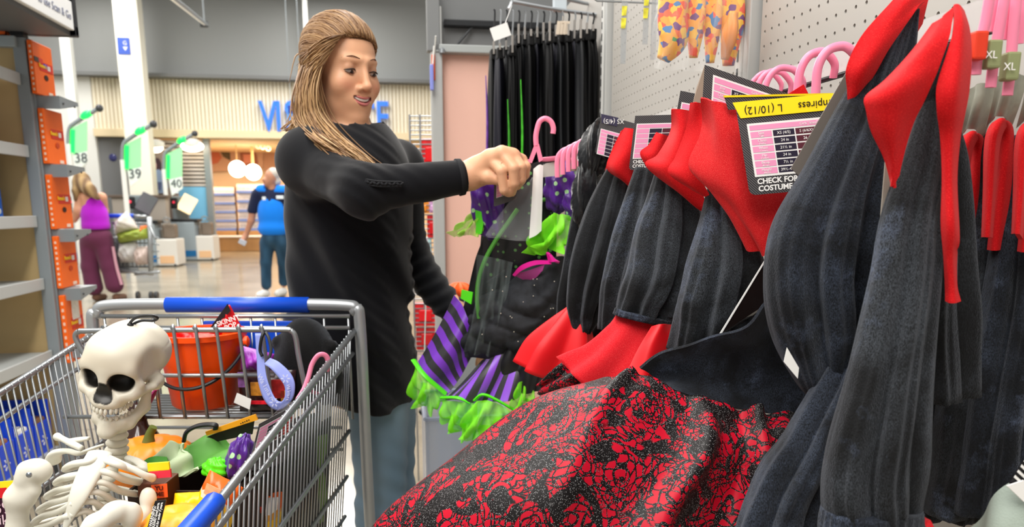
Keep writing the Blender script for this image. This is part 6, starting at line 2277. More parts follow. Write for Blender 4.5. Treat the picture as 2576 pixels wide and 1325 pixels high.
def capp(a, f):
    """a: angle of the hairline from left (-1) to right(+1) temples, f: 0 hairline .. 1 knot"""
    th = a * 1.75
    hx, hy, hz = -.078 * math.sin(th), .075 * max(-.2, math.cos(th)) + .005, .072 - .080 * (1 - math.cos(th)) * .62
    c, rr = np.array([0, -.014, .030]), np.array([.0785, .0985, .0855])
    d0, d1 = (np.array([hx, hy, hz]) - c) / rr, (np.array(knot) - c) / rr
    q = d0 * (1 - f) + d1 * f + np.array([-.9 * math.sin(th), 0, 1.5 * (.25 + max(0, math.cos(th)))]) * f * (1 - f)
    q /= np.linalg.norm(q)
    return c + q * rr * (1.0 + .04 * math.sin(math.pi * f) * max(0, q[2]))
for i in range(1000):
    a = hr.uniform(-1, 1)
    f0 = max(0, hr.gauss(.02, .03))
    P = [Hh(*capp(a + hr.gauss(0, .01), f)) for f in np.linspace(f0, 1, 11)]
    j = hr.uniform(-.002, .0035)
    P = [p + (p - hc) / np.linalg.norm(p - hc) * j for p in P]
    lock(P, hr.uniform(.0014, .0026), min(1, max(0, hr.gauss(.42, .13))))
def fall(guides, n, spread, tone, r0=.0022, r1=.004, tsd=.22):
    G = [[P3(*q) for q in g] for g in guides]
    for i in range(n):
        t = hr.uniform(0, len(G) - 1)
        k = min(int(t), len(G) - 2)
        f = t - k
        off = np.array([hr.gauss(0, spread), hr.gauss(0, spread), 0])
        P = []
        m = len(G[0])
        cut = hr.uniform(.78, 1.0)
        for j in range(m):
            q = j / (m - 1)
            P.append(G[k][j] * (1 - f) + G[k + 1][j] * f + off * (.4 + q) + np.array([.004 * math.sin(9 * q + i), .004 * math.cos(7 * q + i), 0]))
        if cut < .97:
            e = P[-2] + (P[-1] - P[-2]) * (cut - .5) * 2
            P[-1] = e
        lock(P, hr.uniform(r0, r1), min(1, max(0, hr.gauss(tone, tsd))), n=20)
fall([[(818, 140, 1.715), (792, 180, 1.705), (782, 232, 1.70), (790, 288, 1.70), (828, 336, 1.66), (876, 385, 1.615), (905, 425, 1.585)],
      [(800, 150, 1.71), (785, 190, 1.70), (782, 240, 1.69), (796, 295, 1.685), (832, 345, 1.65), (886, 395, 1.61), (928, 424, 1.58)],
      [(775, 150, 1.74), (766, 200, 1.72), (765, 250, 1.70), (776, 300, 1.69), (806, 338, 1.65), (850, 376, 1.605), (895, 408, 1.58)],
      [(765, 160, 1.78), (758, 210, 1.76), (758, 260, 1.73), (762, 300, 1.71), (775, 326, 1.66), (800, 344, 1.62), (845, 370, 1.59)]], 800, .010, .50, .0010, .0021, .15)
fall([[(862, 84, 1.72), (828, 94, 1.705), (800, 112, 1.71), (776, 138, 1.735), (764, 165, 1.77)],
      [(850, 95, 1.71), (824, 114, 1.70), (798, 136, 1.705), (776, 160, 1.73), (762, 180, 1.77)],
      [(836, 112, 1.705), (814, 140, 1.70), (796, 165, 1.70), (780, 182, 1.72), (760, 195, 1.77)],
      [(826, 135, 1.705), (806, 165, 1.70), (792, 185, 1.70), (778, 198, 1.72), (760, 208, 1.77)]], 380, .004, .46, .0011, .0021, .13)
fall([[(768, 170, 1.80), (760, 230, 1.79), (752, 290, 1.77), (738, 318, 1.75), (728, 330, 1.74)],
      [(775, 180, 1.82), (768, 240, 1.80), (764, 295, 1.78), (756, 322, 1.76), (748, 334, 1.745)],
      [(790, 190, 1.84), (785, 250, 1.82), (785, 300, 1.80), (780, 325, 1.78), (775, 338, 1.76)]], 220, .009, .58, .0011, .0021, .15)
fall([[(905, 262, 1.83), (915, 290, 1.85), (925, 318, 1.86), (938, 345, 1.85)],
      [(895, 270, 1.85), (905, 298, 1.87), (914, 325, 1.88), (928, 348, 1.87)]], 60, .007, .4)
for i in range(40):
    a = hr.uniform(0, 6.28)
    p = np.array([knot[0] + hr.gauss(0, .006), knot[1] - .004 + hr.gauss(0, .004), knot[2] + hr.gauss(0, .008)])
    lock([Hh(*p), Hh(*(p + np.array([hr.gauss(0, .012), -.012, hr.gauss(0, .014)]))), Hh(*(p + np.array([hr.gauss(0, .016), -.008, -.02 + hr.gauss(0, .014)])))], .0028, hr.uniform(.3, .9), n=8)
hair_o = HM.build('hair', M_hair, wm, ang=180)
xs = grid((-.66, .02, .0052))
ys = grid((1.36, 2.16, .0058))
zs = grid((.74, 1.50, .0052))
T = Field(xs, ys, zs)
T.ell(chest + np.array([0, 0, .0]), (.146, .12, .19), .03)
T.ell(P3(895, 440, 1.74), (.105, .085, .10), .05)
T.ell(P3(880, 600, 1.80), (.134, .115, .16), .06)
T.ell(P3(880, 760, 1.80), (.147, .122, .17), .06)
T.ell(P3(880, 900, 1.80), (.152, .135, .17), .06)
T.ell(P3(905, 1000, 1.80), (.125, .125, .12), .06)
T.chain([shR + np.array([.03, .03, .0]), shR + np.array([-.005, 0, -.01]), elR, wrR + (elR - wrR) * .12], [.056, .056, .047, .0345], .035)
T.chain([shL, elL, wrL + (elL - wrL) * .05], [.056, .052, .039], .035)
T.chain([shR, neck0 + np.array([-.0, .01, -.055]), shL], [.060, .066, .060], .04)
X_, Y_, Z_ = np.meshgrid(*T.a, indexing='ij', sparse=True)
hemz = P3(960, 1010, 1.8)[2] + .45 * np.maximum(0, (-.33 - X_)) ** 1.0 * .4 + .9 * np.maximum(0, X_ + .24) ** 1.2
T.F = np.maximum(T.F, hemz - Z_)
nf_, nb_ = P3(905, 356, 1.71), P3(850, 318, 1.86)
nt_ = ((X_ - nf_[0]) * (nb_ - nf_)[0] + (Y_ - nf_[1]) * (nb_ - nf_)[1]) / ((nb_ - nf_)[:2] ** 2).sum()
nm_ = nf_ * .5 + nb_ * .5
T.F = np.maximum(T.F, np.where(np.hypot(X_ - nm_[0], Y_ - nm_[1]) < .085, np.minimum(Z_ - (nf_[2] + (nb_ - nf_)[2] * nt_), 1.5 * (.078 - np.hypot(X_ - nm_[0], Y_ - nm_[1])) + .0), -1)).astype(np.float32)
body_w = np.clip((1.28 - Z_) / .12, 0, 1)
dg_ = (X_ * 1.0 + (Z_ - 1.0) * .42)
T.F += (body_w * (.0062 * np.sin(dg_ * 48 + 1.6 * np.sin(Z_ * 7)) + .0032 * np.sin(dg_ * 92 + 5 * Z_ + Y_ * 14))).astype(np.float32)
ax = (elR - shR) / np.linalg.norm(elR - shR)
fx = (wrR - elR) / np.linalg.norm(wrR - elR)
near = np.clip(1 - np.abs((X_ - elR[0])) / .16, 0, 1) * np.clip((1.5 - 0 * X_), 0, 1)
T.F += (.0016 * near * (X_ > elR[0] - .10) * (Y_ < 1.72) * np.sin((X_ * fx[0] + Z_ * 1.6 + Y_ * .8) * 120)).astype(np.float32)
farl = (X_ > elL[0] - .07) & (Z_ < 1.2) & (Y_ > 1.78)
T.F += (.003 * farl * np.sin((X_ * .6 - Z_ * 1.2) * 150)).astype(np.float32)
top = field_obj('tunic', T, S_cloth, wm, col=col_const('#0b0c11'), label='black long-sleeved knit tunic')
b = MB()
for off in (-.010, .010):
    P = []
    for t in np.linspace(0, 1, 26):
        c_ = shR * (1 - t) + elR * t if t <= 1 else elR
        P.append(c_)
    pa = [P3(760 + 8 * off * 100, 372 - off * 600, 1.612), P3(800, 398 - off * 600, 1.585), P3(850, 432 - off * 600, 1.535), P3(900, 452 - off * 600, 1.482), P3(950, 462 - off * 600, 1.472), P3(1010, 463 - off * 500, 1.490)]
    b.tube([cf(*q) for q in pa], .0022, 6, n=40)
for k in range(32):
    t = k / 31
    pa = cat_rom(np.array([P3(760, 372, 1.612), P3(800, 398, 1.585), P3(850, 432, 1.535), P3(900, 452, 1.482), P3(950, 462, 1.472), P3(1010, 463, 1.490)]), 32)
    b.ball(cf(*pa[k]), (.0055, .004, .0032), rot=Matrix.Rotation(.7 * (-1) ** k, 3, 'Y'), su=8, sv=6)
M_knit = mat('black_knit', '#101116', .85, bump=.3, bscale=800)
b.build('knit_braid', M_knit, wm, ang=180)
b = MB()
ccc = wrR + (elR - wrR) * .10
b.tube([cf(*(ccc - fx * .004)), cf(*(ccc + fx * .006))], [.0375, .0365], 28, n=4)
b.build('cuff', M_knit, wm, ang=180)
xs = grid((-.50, .02, .0075))
ys = grid((1.6, 2.1, .0075))
zs = grid((.05, .98, .0075))
J = Field(xs, ys, zs)
J.ell(hips, (.135, .105, .12), .03)
for s, kx in ((-1, P3(950, 1000, 1.79)), (1, P3(975, 1000, 1.88))):
    knee = np.array([kx[0] - .0, kx[1], .50])
    ank = np.array([kx[0] - .01, kx[1] + .02, .11])
    J.chain([kx + np.array([0, 0, .1]), knee, ank], [.078, .06, .05], .03)
X_, Y_, Z_ = np.meshgrid(*J.a, indexing='ij', sparse=True)
J.F += (.0025 * np.sin((Z_ * 1.0 + X_ * .5) * 110 + 3 * np.sin(Y_ * 14)) * np.clip(1 - np.abs(Z_ - .55) / .25, 0, 1)).astype(np.float32)
def denim(base, light):
    def f(v):
        n = np.sin(v[:, 0] * 41 + 3) * np.sin(v[:, 2] * 13) * .5 + .5
        a, b_ = np.array(lin(base)), np.array(lin(light))
        return a + (b_ - a) * (n * .5)[:, None]
    return f
field_obj('jeans', J, S_cloth, wm, col=denim('#627c90', '#93a9b8'), label='faded blue jeans')
for s, kx in ((-1, P3(950, 1000, 1.79)), (1, P3(975, 1000, 1.88))):
    F_ = Field(grid((kx[0] - .12, kx[0] + .22, .008)), grid((kx[1] - .2, kx[1] + .14, .008)), grid((-.002, .14, .006)))
    a = np.array([kx[0] - .04, kx[1] + .04, .045])
    F_.chain([a, a + np.array([.15, -.11, -.008])], [.043, .036], .02)
    F_.cone(a, a + np.array([.03, -.02, .06]), .043, .045, .02)
    field_obj('shoe', F_, S_cloth, wm, col=col_const('#2a2a2e'))
# ---------------------------------------------------------------- people far off
def far_person(label, foot, parts):
    return empty('person', foot, label, 'person')
DM = 10.6
man = far_person('grey-haired man in bright blue vest and jeans, walking with a phone in hand', at(690, 735, DM) * 1, None)
man.location.z = 0
q = lambda u, v, dd=0.0: P3(u, v, DM + dd)
st = .016
F1 = Field(grid((-4.2, -2.7, st)), grid((DM - .6, DM + .6, st)), grid((-.02, 1.9, st)))
F1.ell(q(682, 446), (.078, .10, .115), .02).ell(q(672, 458, -.04), (.05, .06, .07), .03).ell(q(662, 452, -.09), (.02, .02, .025), .02)
F1.cone(q(684, 470), q(686, 492), .055, .06, .03)
F1.chain([q(640, 500), q(632, 555), q(618, 592)], [.06, .046, .034], .03)
F1.chain([q(728, 505), q(734, 555), q(736, 590)], [.06, .046, .036], .03)
F1.cone(q(618, 592), q(611, 606, -.05), .04, .032, .02)
F1.cone(q(736, 590), q(738, 606, -.03), .045, .04, .02)
for k in range(4):
    F1.cone(q(610 - 2 + 2 * k, 602, -.05), q(606 + 2 * k, 612, -.07), .014, .012, .004)
    F1.cone(q(733 + 2 * k, 602, -.04), q(733 + 2 * k, 614, -.05), .014, .012, .004)
F1.ell(q(686, 540), (.18, .12, .25), .03).ell(q(690, 600), (.16, .12, .12), .05)
F1.chain([q(672, 612), q(670, 660), q(668, 722)], [.085, .06, .045], .03)
F1.chain([q(708, 612), q(712, 660, .1), q(714, 715, .2)], [.085, .06, .045], .03)
def man_t(v):
    c = np.tile(np.array(lin('#bd876c')), (len(v), 1))
    return c
field_obj('body', F1, S_skin, man, col=man_t)
F2 = Field(grid((-4.2, -2.7, st)), grid((DM - .6, DM + .6, st)), grid((-.02, 1.9, st)))
F2.ell(q(686, 538), (.205, .15, .29), .03).ell(q(688, 575), (.215, .16, .13), .05)
F2.cone(q(656, 478), q(716, 480), .075, .075, .06)
X_, Y_, Z_ = np.meshgrid(*F2.a, indexing='ij', sparse=True)
F2.F = np.maximum(F2.F, q(690, 592)[2] - Z_ + 0 * X_)
vx, vz = q(684, 505)[0], q(684, 505)[2]
opn = np.where((np.abs(X_ - vx) < np.minimum((Z_ - vz) * .42, .075)) & (Y_ < DM + .02), 1.0, -1.0)
F2.F = np.maximum(F2.F, np.where(opn > 0, .02, F2.F)).astype(np.float32)
vest_o = field_obj('vest', F2, S_cloth, man, col=col_const('#1580ee'), label='bright blue work vest')
F3 = Field(grid((-4.2, -2.7, st)), grid((DM - .6, DM + .6, st)), grid((-.02, 1.9, st)))
F3.ell(q(686, 530), (.19, .135, .26), .03)
F3.cone(q(650, 486), q(722, 488), .075, .075, .06)
F3.chain([q(645, 492), q(635, 528)], [.075, .07], .03).chain([q(724, 495), q(730, 535)], [.075, .07], .03)
X_, Y_, Z_ = np.meshgrid(*F3.a, indexing='ij', sparse=True)
F3.F = np.maximum(F3.F, q(690, 590)[2] - Z_ + 0 * X_)
field_obj('shirt', F3, S_cloth, man, col=col_const('#1c2440'), label='navy shirt')
F4 = Field(grid((-4.2, -2.7, st)), grid((DM - .6, DM + .7, st)), grid((.04, 1.2, st)))
F4.ell(q(690, 600), (.18, .135, .13), .04)
F4.chain([q(672, 612), q(669, 660), q(670, 716)], [.105, .078, .072], .03)
F4.chain([q(708, 612), q(713, 660, .1), q(714, 708, .2)], [.105, .078, .072], .03)
field_obj('jeans', F4, S_cloth, man, col=denim('#1f3d55', '#3d6482'), label='blue jeans')
for (u, v, dd) in ((668, 735, 0), (712, 728, .2)):
    F5 = Field(grid((q(u, v, dd)[0] - .2, q(u, v, dd)[0] + .2, .012)), grid((DM + dd - .3, DM + dd + .2, .012)), grid((-.01, .16, .01)))
    a = np.array([q(u, v, dd)[0], DM + dd, .06])
    F5.chain([a, a + np.array([-.03, -.16, -.01])], [.06, .05], .02)
    field_obj('shoe', F5, S_cloth, man, col=col_const('#e6e4e0'), label='white shoe')
F6 = Field(grid((-3.7, -3.0, .01)), grid((DM - .25, DM + .25, .01)), grid((1.4, 1.95, .01)))
F6.ell(q(688, 438, .03), (.085, .105, .09), .01).ell(q(692, 456, .05), (.08, .08, .07), .02)
F6.ell(q(668, 456, -.10), (.07, .085, .10), .015, mode='-')
field_obj('hair', F6, S_cloth, man, col=col_const('#c9c2b8'), label='short grey hair')
for k, (u, v) in enumerate(((704, 496), (664, 499))):
    b = MB()
    b.box(cf(*q(u, v, -.16)), (.10 - .05 * k, .012, .045), rot=Matrix.Rotation(-PS, 3, 'Z'), bev=.005)
    b.build('name_badge' if k == 0 else 'vest_emblem', mat('badge', '#e6f0f6', .5), man, smooth=False)
ph = empty('mobile_phone', cf(*q(610, 607, -.08)), 'silver phone in the hand of the man in the blue vest', 'phone')
b = MB()
b.box(cf(*q(610, 609, -.09)), (.10, .02, .07), rot=Matrix.Rotation(.5, 3, 'Y'), bev=.006)
b.build('case', mat('phone_silver', '#c3c9d6', .3, .3), ph, smooth=False)
DP = 10.2
pw = far_person('woman in purple tank top and maroon track trousers, seen from behind', at(255, 740, DP) * 1, None)
pw.location.z = 0
q = lambda u, v, dd=0.0: P3(u, v, DP + dd)
bx = (grid((-6.2, -5.0, st)), grid((DP - .6, DP + .6, st)), grid((-.02, 1.9, st)))
G1 = Field(*bx)
G1.ell(q(206, 462, .06), (.085, .10, .12), .02).cone(q(214, 478, .03), q(222, 496), .055, .06, .03)
G1.chain([q(228, 500), q(236, 540), q(240, 575)], [.12, .125, .125], .05)
G1.chain([q(202, 492), q(198, 530, -.05), q(186, 552, -.02)], [.068, .058, .045], .03)
G1.chain([q(256, 496), q(262, 530, .1), q(240, 555, .25)], [.065, .052, .045], .03)
for k in range(4):
    G1.cone(q(186 - 2 * k, 552 + 2 * k, -.02), q(180 - 2 * k, 562 + 2 * k, .03), .016, .012, .004)
G1.ell(q(244, 605), (.16, .125, .15), .05)
G1.chain([q(228, 620), q(226, 670), q(238, 722)], [.08, .07, .05], .03)
G1.chain([q(258, 620), q(274, 670), q(284, 720)], [.1, .08, .05], .03)
field_obj('body', G1, S_skin, pw, col=col_const('#d29a7c'))
G2 = Field(*bx)
G2.chain([q(236, 512), q(238, 540), q(241, 566)], [.125, .155, .175], .05)
G2.chain([q(232, 476, .02), q(240, 505)], [.03, .1], .05)
X_, Y_, Z_ = np.meshgrid(*G2.a, indexing='ij', sparse=True)
G2.F = np.maximum(G2.F, q(240, 577)[2] - Z_ + 0 * X_)
field_obj('tank_top', G2, S_cloth, pw, col=col_const('#b021c4'), label='purple tank top')
G3 = Field(*bx)
G3.ell(q(243, 598), (.205, .175, .16), .04)
G3.chain([q(226, 615), q(226, 670), q(236, 722)], [.125, .105, .115], .04)
G3.chain([q(260, 615), q(274, 668), q(288, 716)], [.125, .105, .115], .04)
X_, Y_, Z_ = np.meshgrid(*G3.a, indexing='ij', sparse=True)
G3.F = np.maximum(G3.F, Z_ - q(240, 562)[2] + 0 * X_)
field_obj('track_trousers', G3, S_cloth, pw, col=col_const('#66304c'), label='maroon track trousers')
b = MB()
b.tube([cf(*q(208, 572, -.05)), cf(*q(213, 640, -.04)), cf(*q(226, 728, -.05))], .02, 6, n=14)
b.tube([cf(*q(284, 620, -.04)), cf(*q(293, 670, -.04)), cf(*q(306, 716, -.05))], .02, 6, n=14)
b.build('side_stripe', mat('stripe_pink', '#d9a4b4', .7), pw, kind='stuff')
G4 = Field(grid((-6.1, -5.3, .012)), grid((DP - .4, DP + .5, .012)), grid((1.0, 1.9, .012)))
G4.ell(q(206, 455, .06), (.105, .12, .125), .02).chain([q(212, 465, -.02), q(226, 478, -.12), q(246, 498, -.16)], [.095, .075, .03], .04)
G4.chain([q(198, 462, .0), q(192, 480, -.06), q(190, 502, -.08)], [.08, .05, .025], .03)
def ph_t(v):
    n = np.sin(v[:, 0] * 55 + v[:, 2] * 18) * .5 + .5
    a, b_ = np.array(lin('#6b5138')), np.array(lin('#a88c62'))
    return a + (b_ - a) * n[:, None]
field_obj('hair', G4, S_cloth, pw, col=ph_t, label='long brown and blond hair')
for (u, v) in ((240, 734), (290, 726)):
    F5 = Field(grid((q(u, v)[0] - .2, q(u, v)[0] + .2, .012)), grid((DP - .2, DP + .3, .012)), grid((-.01, .16, .01)))
    a = np.array([q(u, v)[0], DP, .05])
    F5.chain([a, a + np.array([.02, .16, -.01])], [.05, .045], .02)
    field_obj('shoe', F5, S_cloth, pw, col=col_const('#7a5a48'))
# ================================================================== the shopping trolley in front
d_h = 1.60
cart = empty('shopping_cart', cf(-.61, 1.25, 0), 'big wire shopping cart with blue handle grip, filled with Halloween goods', 'cart')
def tub(name, P, r, m=M_chrome, n=None, seg=8, par=cart, flat=1.0, cap=True):
    b = MB()
    b.tube(P, r, seg, n=n, flat=flat, cap=cap)
    return b.build(name, m, par, ang=180)
M_tube = mat('cart_grey_tube', '#a9adb0', .38, .55)
M_grip = mat('grip_blue', '#0f4fd0', .35)
M_cwire = mat('cart_wire', '#9da1a4', .34, .8)
hz_l, hz_r = px(262, 772, d_h), px(880, 762, d_h)
zh = (hz_l[2] + hz_r[2]) / 2
xl_, xr_c = px(232, 800, d_h)[0], px(905, 790, d_h)[0]
Ph = [cf(xl_ - .005, d_h + .05, .12), cf(xl_, d_h + .02, .62), cf(xl_, d_h, zh - .06), cf(xl_ + .012, d_h, zh - .018), cf(xl_ + .05, d_h, zh), cf((xl_ + xr_c) / 2, d_h, zh + .002), cf(xr_c - .04, d_h, zh), cf(xr_c - .01, d_h, zh - .012),
      cf(xr_c, d_h, zh - .05), cf(xr_c - .0, d_h + .02, .62), cf(xr_c + .005, d_h + .05, .12)]
tub('handle_frame', Ph, .0125, M_tube, n=110, seg=14)
tub('handle_grip', [cf(px(420, 765, d_h)[0], d_h, zh + .0005), cf(px(776, 762, d_h)[0], d_h, zh + .0005)], .0168, M_grip, seg=18)
zf = .20
for s, x in ((-1, xl_ + .03), (1, xr_c - .03)):
    tub('chassis_rail', [cf(x, d_h + .05, .14), cf(x + .03 * -s, 1.1, .17), cf(x + .06 * -s, .72, .16)], .013, M_tube, n=14, seg=10)
for k, (x, d) in enumerate(((xl_ + .02, d_h + .05), (xr_c - .02, d_h + .05), (xl_ + .09, .75), (xr_c - .09, .75))):
    b = MB()
    b.lathe(cf(x, d, .062), [(.02, -.014), (.055, -.014), (.062, -.008), (.062, .008), (.055, .014), (.02, .014)], 24, rot=basis((0, 1, 0), (0, 0, 1)))
    wh = b.build('caster', M_dark, cart)
    b = MB()
    b.box(cf(x, d, .11), (.03, .05, .07), bev=.006)
    b.build('fork', M_tube, wh, smooth=False)
z_b, z_f = zh - .055, .866           # rim height at the back and at the front
d_b, d_f = d_h, .68
xlb, xrb = xl_ + .012, xr_c - .012
xlf, xrf = xlb + .045, xrb - .035
zfl_b, zfl_f = .47, .52                   # basket floor
rimP = lambda s, t: (((xlb + (xlf - xlb) * t) if s < 0 else (xrb + (xrf - xrb) * t)), d_b + (d_f - d_b) * t, z_b + (z_f - z_b) * t)
botP = lambda s, t: (rimP(s, t)[0] + (.045 if s < 0 else -.045), d_b + (d_f - d_b) * t * .97, zfl_b + (zfl_f - zfl_b) * t)
for s in (-1, 1):
    tub('rim', [cf(*rimP(s, t)) for t in (0, .5, 1)], .0062, M_cwire, n=8)
    for fr in (.09, .42, .62, .80):
        tub('side_rail', [cf(*(np.array(rimP(s, t)) * (1 - fr) + np.array(botP(s, t)) * fr)) for t in (0.01, .5, .99)], .0046, M_cwire, n=6)
    nW = 46
    for k in range(nW + 1):
        t = .02 + .96 * k / nW
        a, c_ = np.array(rimP(s, t)), np.array(botP(s, t))
        a = a + (a - c_) * .012
        tub('wire', [cf(*(a + np.array([.004 * -s, 0, 0]))), cf(*(c_ + np.array([.004 * -s, 0, 0])))], .0020 if s < 0 else .00155, M_cwire, seg=6)
fr_l, fr_r = rimP(-1, 1), rimP(1, 1)
tub('front_rim', [cf(*fr_l), cf((fr_l[0] + fr_r[0]) / 2, d_f - .01, z_f), cf(*fr_r)], .0062, M_cwire, n=8)
for k in range(13):
    t = k / 12
    x = fr_l[0] + (fr_r[0] - fr_l[0]) * t
    xb = botP(-1, 1)[0] + (botP(1, 1)[0] - botP(-1, 1)[0]) * t
    tub('wire', [cf(x, d_f, z_f), cf(xb, d_f + .02, zfl_f)], .0027, M_cwire, seg=6)
for k in range(17):
    t = k / 16
    a = (botP(-1, 0)[0] + (botP(1, 0)[0] - botP(-1, 0)[0]) * t, botP(-1, 0)[1], zfl_b)
    c_ = (botP(-1, 1)[0] + (botP(1, 1)[0] - botP(-1, 1)[0]) * t, botP(-1, 1)[1], zfl_f)
    tub('floor_wire', [cf(*a), cf(*c_)], .0027, M_cwire, seg=6)
for t in (.05, .3, .55, .8):
    tub('floor_bar', [cf(*botP(-1, t)), cf(*botP(1, t))], .004, M_cwire, seg=6)
tb = [0.90, .985]
tub('corner_bumper', [cf(*(np.array(rimP(1, .775)) + np.array([-.004, 0, .001]))), cf(*(np.array(rimP(1, .9)) + np.array([-.008, 0, .0]))), cf(*(np.array(rimP(1, 1.0)) + np.array([-.012, 0, 0])))], [.0135, .0145, .0145], M_grip, n=12, seg=8)
dg = d_h - .012
for v in (795, 824):
    zz = px(560, v, dg)[2]
    tub('gate_rail', [cf(px(255, v, dg)[0], dg, zz), cf(px(880, v, dg)[0], dg, zz)], .0046, M_cwire)
for u in np.linspace(262, 876, 11):
    tub('gate_wire', [cf(px(u, 795, dg)[0], dg, px(u, 795, dg)[2]), cf(px(u, 795, dg)[0], dg + .005, .80)], .0028, M_cwire, seg=6)
zz = px(560, 1080, 1.56)[2]
for v in (1075, 1130):
    tub('gate_rail', [cf(xlb + .03, 1.57, px(560, v, 1.57)[2]), cf(xrb - .03, 1.57, px(560, v, 1.57)[2])], .0036, M_cwire)
b = MB()
b.box(cf(px(655, 862, 1.585)[0], 1.59, px(655, 860, 1.585)[2]), (.24, .006, .09), rot=Matrix.Rotation(-PS, 3, 'Z'), bev=.003)
b.build('seat_flap', M_grip, cart, smooth=False)
ds = 1.41
Ps = [px(222, 905, ds), px(200, 870, ds), px(190, 846, ds), px(198, 834, ds), px(230, 832, ds), px(470, 830, ds), px(700, 829, ds), px(732, 832, ds), px(744, 850, ds), px(752, 900, ds), px(768, 978, ds)]
tub('seat_rail', [cf(*p) for p in Ps], .0052, M_cwire, n=70, seg=10)
for v, u0, u1 in ((944, 415, 690), (1048, 330, 690)):
    tub('seat_rail', [cf(*px(u0 - 170, v, ds + .005)), cf(*px(u1, v, ds + .005))], .0042, M_cwire)
for u in (262, 312, 370, 432, 488, 540, 597, 655):
    tub('seat_wire', [cf(*px(u, 826, ds - .004)), cf(*px(u + 6, 838, ds - .006)), cf(*px(u + 34, 1052, ds))], .0036, M_cwire, n=8, seg=6)
for k in range(9):
    d = ds + .015 + k * .02
    zz = px(500, 1050, ds)[2]
    tub('seat_floor_wire', [cf(px(300, 1050, ds)[0], d, zz), cf(px(720, 1050, ds)[0], d, zz)], .003, M_cwire, seg=6)
# ---------------------------------------------------------------- bucket in the child seat
dbk = 1.495
zs0, zs1 = px(500, 1046, ds)[2] + .004, px(500, 832, dbk)[2]
M_bucket = mat('bucket_orange', '#ff5208', .35, spec=.4)
bc = cf(px(512, 930, dbk)[0], dbk, zs0)
bk = empty('bucket', bc, 'bright orange plastic bucket with black handle in the child seat of the cart', 'bucket')
hb_ = zs1 - zs0
r0, r1 = rad(76, dbk), rad(103, dbk)
b = MB()
b.lathe(bc, [(0.001, 0), (r0, 0), (r0 + .004, .004), (r1, hb_ - .012), (r1 + .007, hb_ - .010), (r1 + .007, hb_), (r1 - .004, hb_), (r0 - .006, .008), (.001, .008)], 48)
b.build('pail', M_bucket, bk)
b = MB()
th = np.linspace(-.05, math.pi + .05, 30)
b.tube([bc + RT * (-(r1 + .010) * math.cos(a)) - AH * ((r1 + .012) * math.sin(a) * 1.0) + Zv * (hb_ - .02 - .078 * math.sin(a)) for a in th], .0036, 8)
b.build('handle', M_black, bk)
for s in (-1, 1):
    b = MB()
    b.lathe(bc + RT * (s * (r1 + .008)) + Zv * (hb_ - .022), [(.012, -.004), (.012, .004), (.006, .008)], 14, rot=basis((0, 1, 0), (0, 0, 1)))
    b.build('lug', M_bucket, bk)
def packet(name, label, quad, th, m, cat='packet', group=None, depth=None, ns=14, nt=14, amp=.004, n=3, ph=0):
    """pillow-shaped packet over 4 corners (top-left, top-right, bottom-right, bottom-left)"""
    q_ = [Vector(x) for x in quad]
    c_ = sum(q_, Vector()) / 4
    e = empty(name, c_, label, cat, group)
    nrm = (q_[1] - q_[0]).cross(q_[3] - q_[0]).normalized()
    if nrm.dot(AH) > 0:
        nrm = -nrm
    b = MB()
    vs, fs, uv = [], [], []
    for side in (1, -1):
        for i in range(nt):
            for j in range(ns):
                s, t = j / (ns - 1), i / (nt - 1)
                p = (q_[0] * (1 - s) + q_[1] * s) * (1 - t) + (q_[3] * (1 - s) + q_[2] * s) * t
                bul = (max(0, math.sin(math.pi * s)) * max(0, math.sin(math.pi * t))) ** .55 * th / 2
                wr = amp * math.sin(9 * s + 7 * t + ph) * math.sin(math.pi * s) * math.sin(math.pi * t) + amp * .6 * math.sin(21 * s - 13 * t + 2 * ph) * math.sin(math.pi * s) * math.sin(math.pi * t)
                vs.append(p + nrm * (side * (bul + .0006) + wr))
                uv.append((s, t))
    q2 = ns * nt
    for i in range(nt - 1):
        for j in range(ns - 1):
            a = i * ns + j
            fs.append((a, a + 1, a + ns + 1, a + ns))
            fs.append((q2 + a + ns, q2 + a + ns + 1, q2 + a + 1, q2 + a))
    edge = [i for i in range(ns)] + [i * ns + ns - 1 for i in range(1, nt)] + [(nt - 1) * ns + j for j in range(ns - 2, -1, -1)] + [i * ns for i in range(nt - 2, 0, -1)]
    for a, c in zip(edge, edge[1:] + edge[:1]):
        fs.append((c, a, q2 + a, q2 + c))
    b.add(vs, fs, uv + uv)
    b.build('bag', m, e, ang=180)
    return e, q_, nrm
def Q(d, *l):
    return [at(u, v, d) for u, v in l]
M_redbag = mat('red_foil', '#d20a18', .3, var=.15, vscale=30)
e, q_, n_ = packet('sweets_packet', 'red packet with black edge and white lettering, sticking out of the orange bucket', Q(dbk, (570, 768), (578, 766), (616, 838), (520, 836)), .02, M_redbag, cat='packet')
b = MB()
b.slab(Q(dbk - .013, (572, 764), (580, 782), (534, 828), (518, 838)), .002)
b.build('black_edge', M_black, e, smooth=False)
for k, tx in enumerate(('SKINNY', 'POP')):
    lettering(tx, at(574 + 6 * k, 806 + 14 * k, dbk - .02), RT + Zv * .35, Zv - RT * .3, .0135, M_whitec, e, 'print', .0002, bold=.0003)
e, q_, n_ = packet('sweets_packet', 'crumpled red packet lying inside the orange bucket', Q(dbk + .01, (440, 824), (560, 832), (552, 880), (430, 872)), .04, mat('red_foil2', '#e01c1c', .3, var=.2, vscale=40), amp=.008)
b = MB()
b.slab(Q(dbk - .014, (500, 838), (540, 840), (536, 862), (496, 858)), .0008)
b.build('print', mat('pale_red_print', '#f0b8b0', .4, var=.3, vscale=90), e, smooth=False)
M_strap = mat('strap_lavender', '#8f9be0', .5)
stp_ = empty('strap', at(690, 900, 1.38), 'lavender printed strap looped over the front rail of the child seat', 'strap')
b = MB()
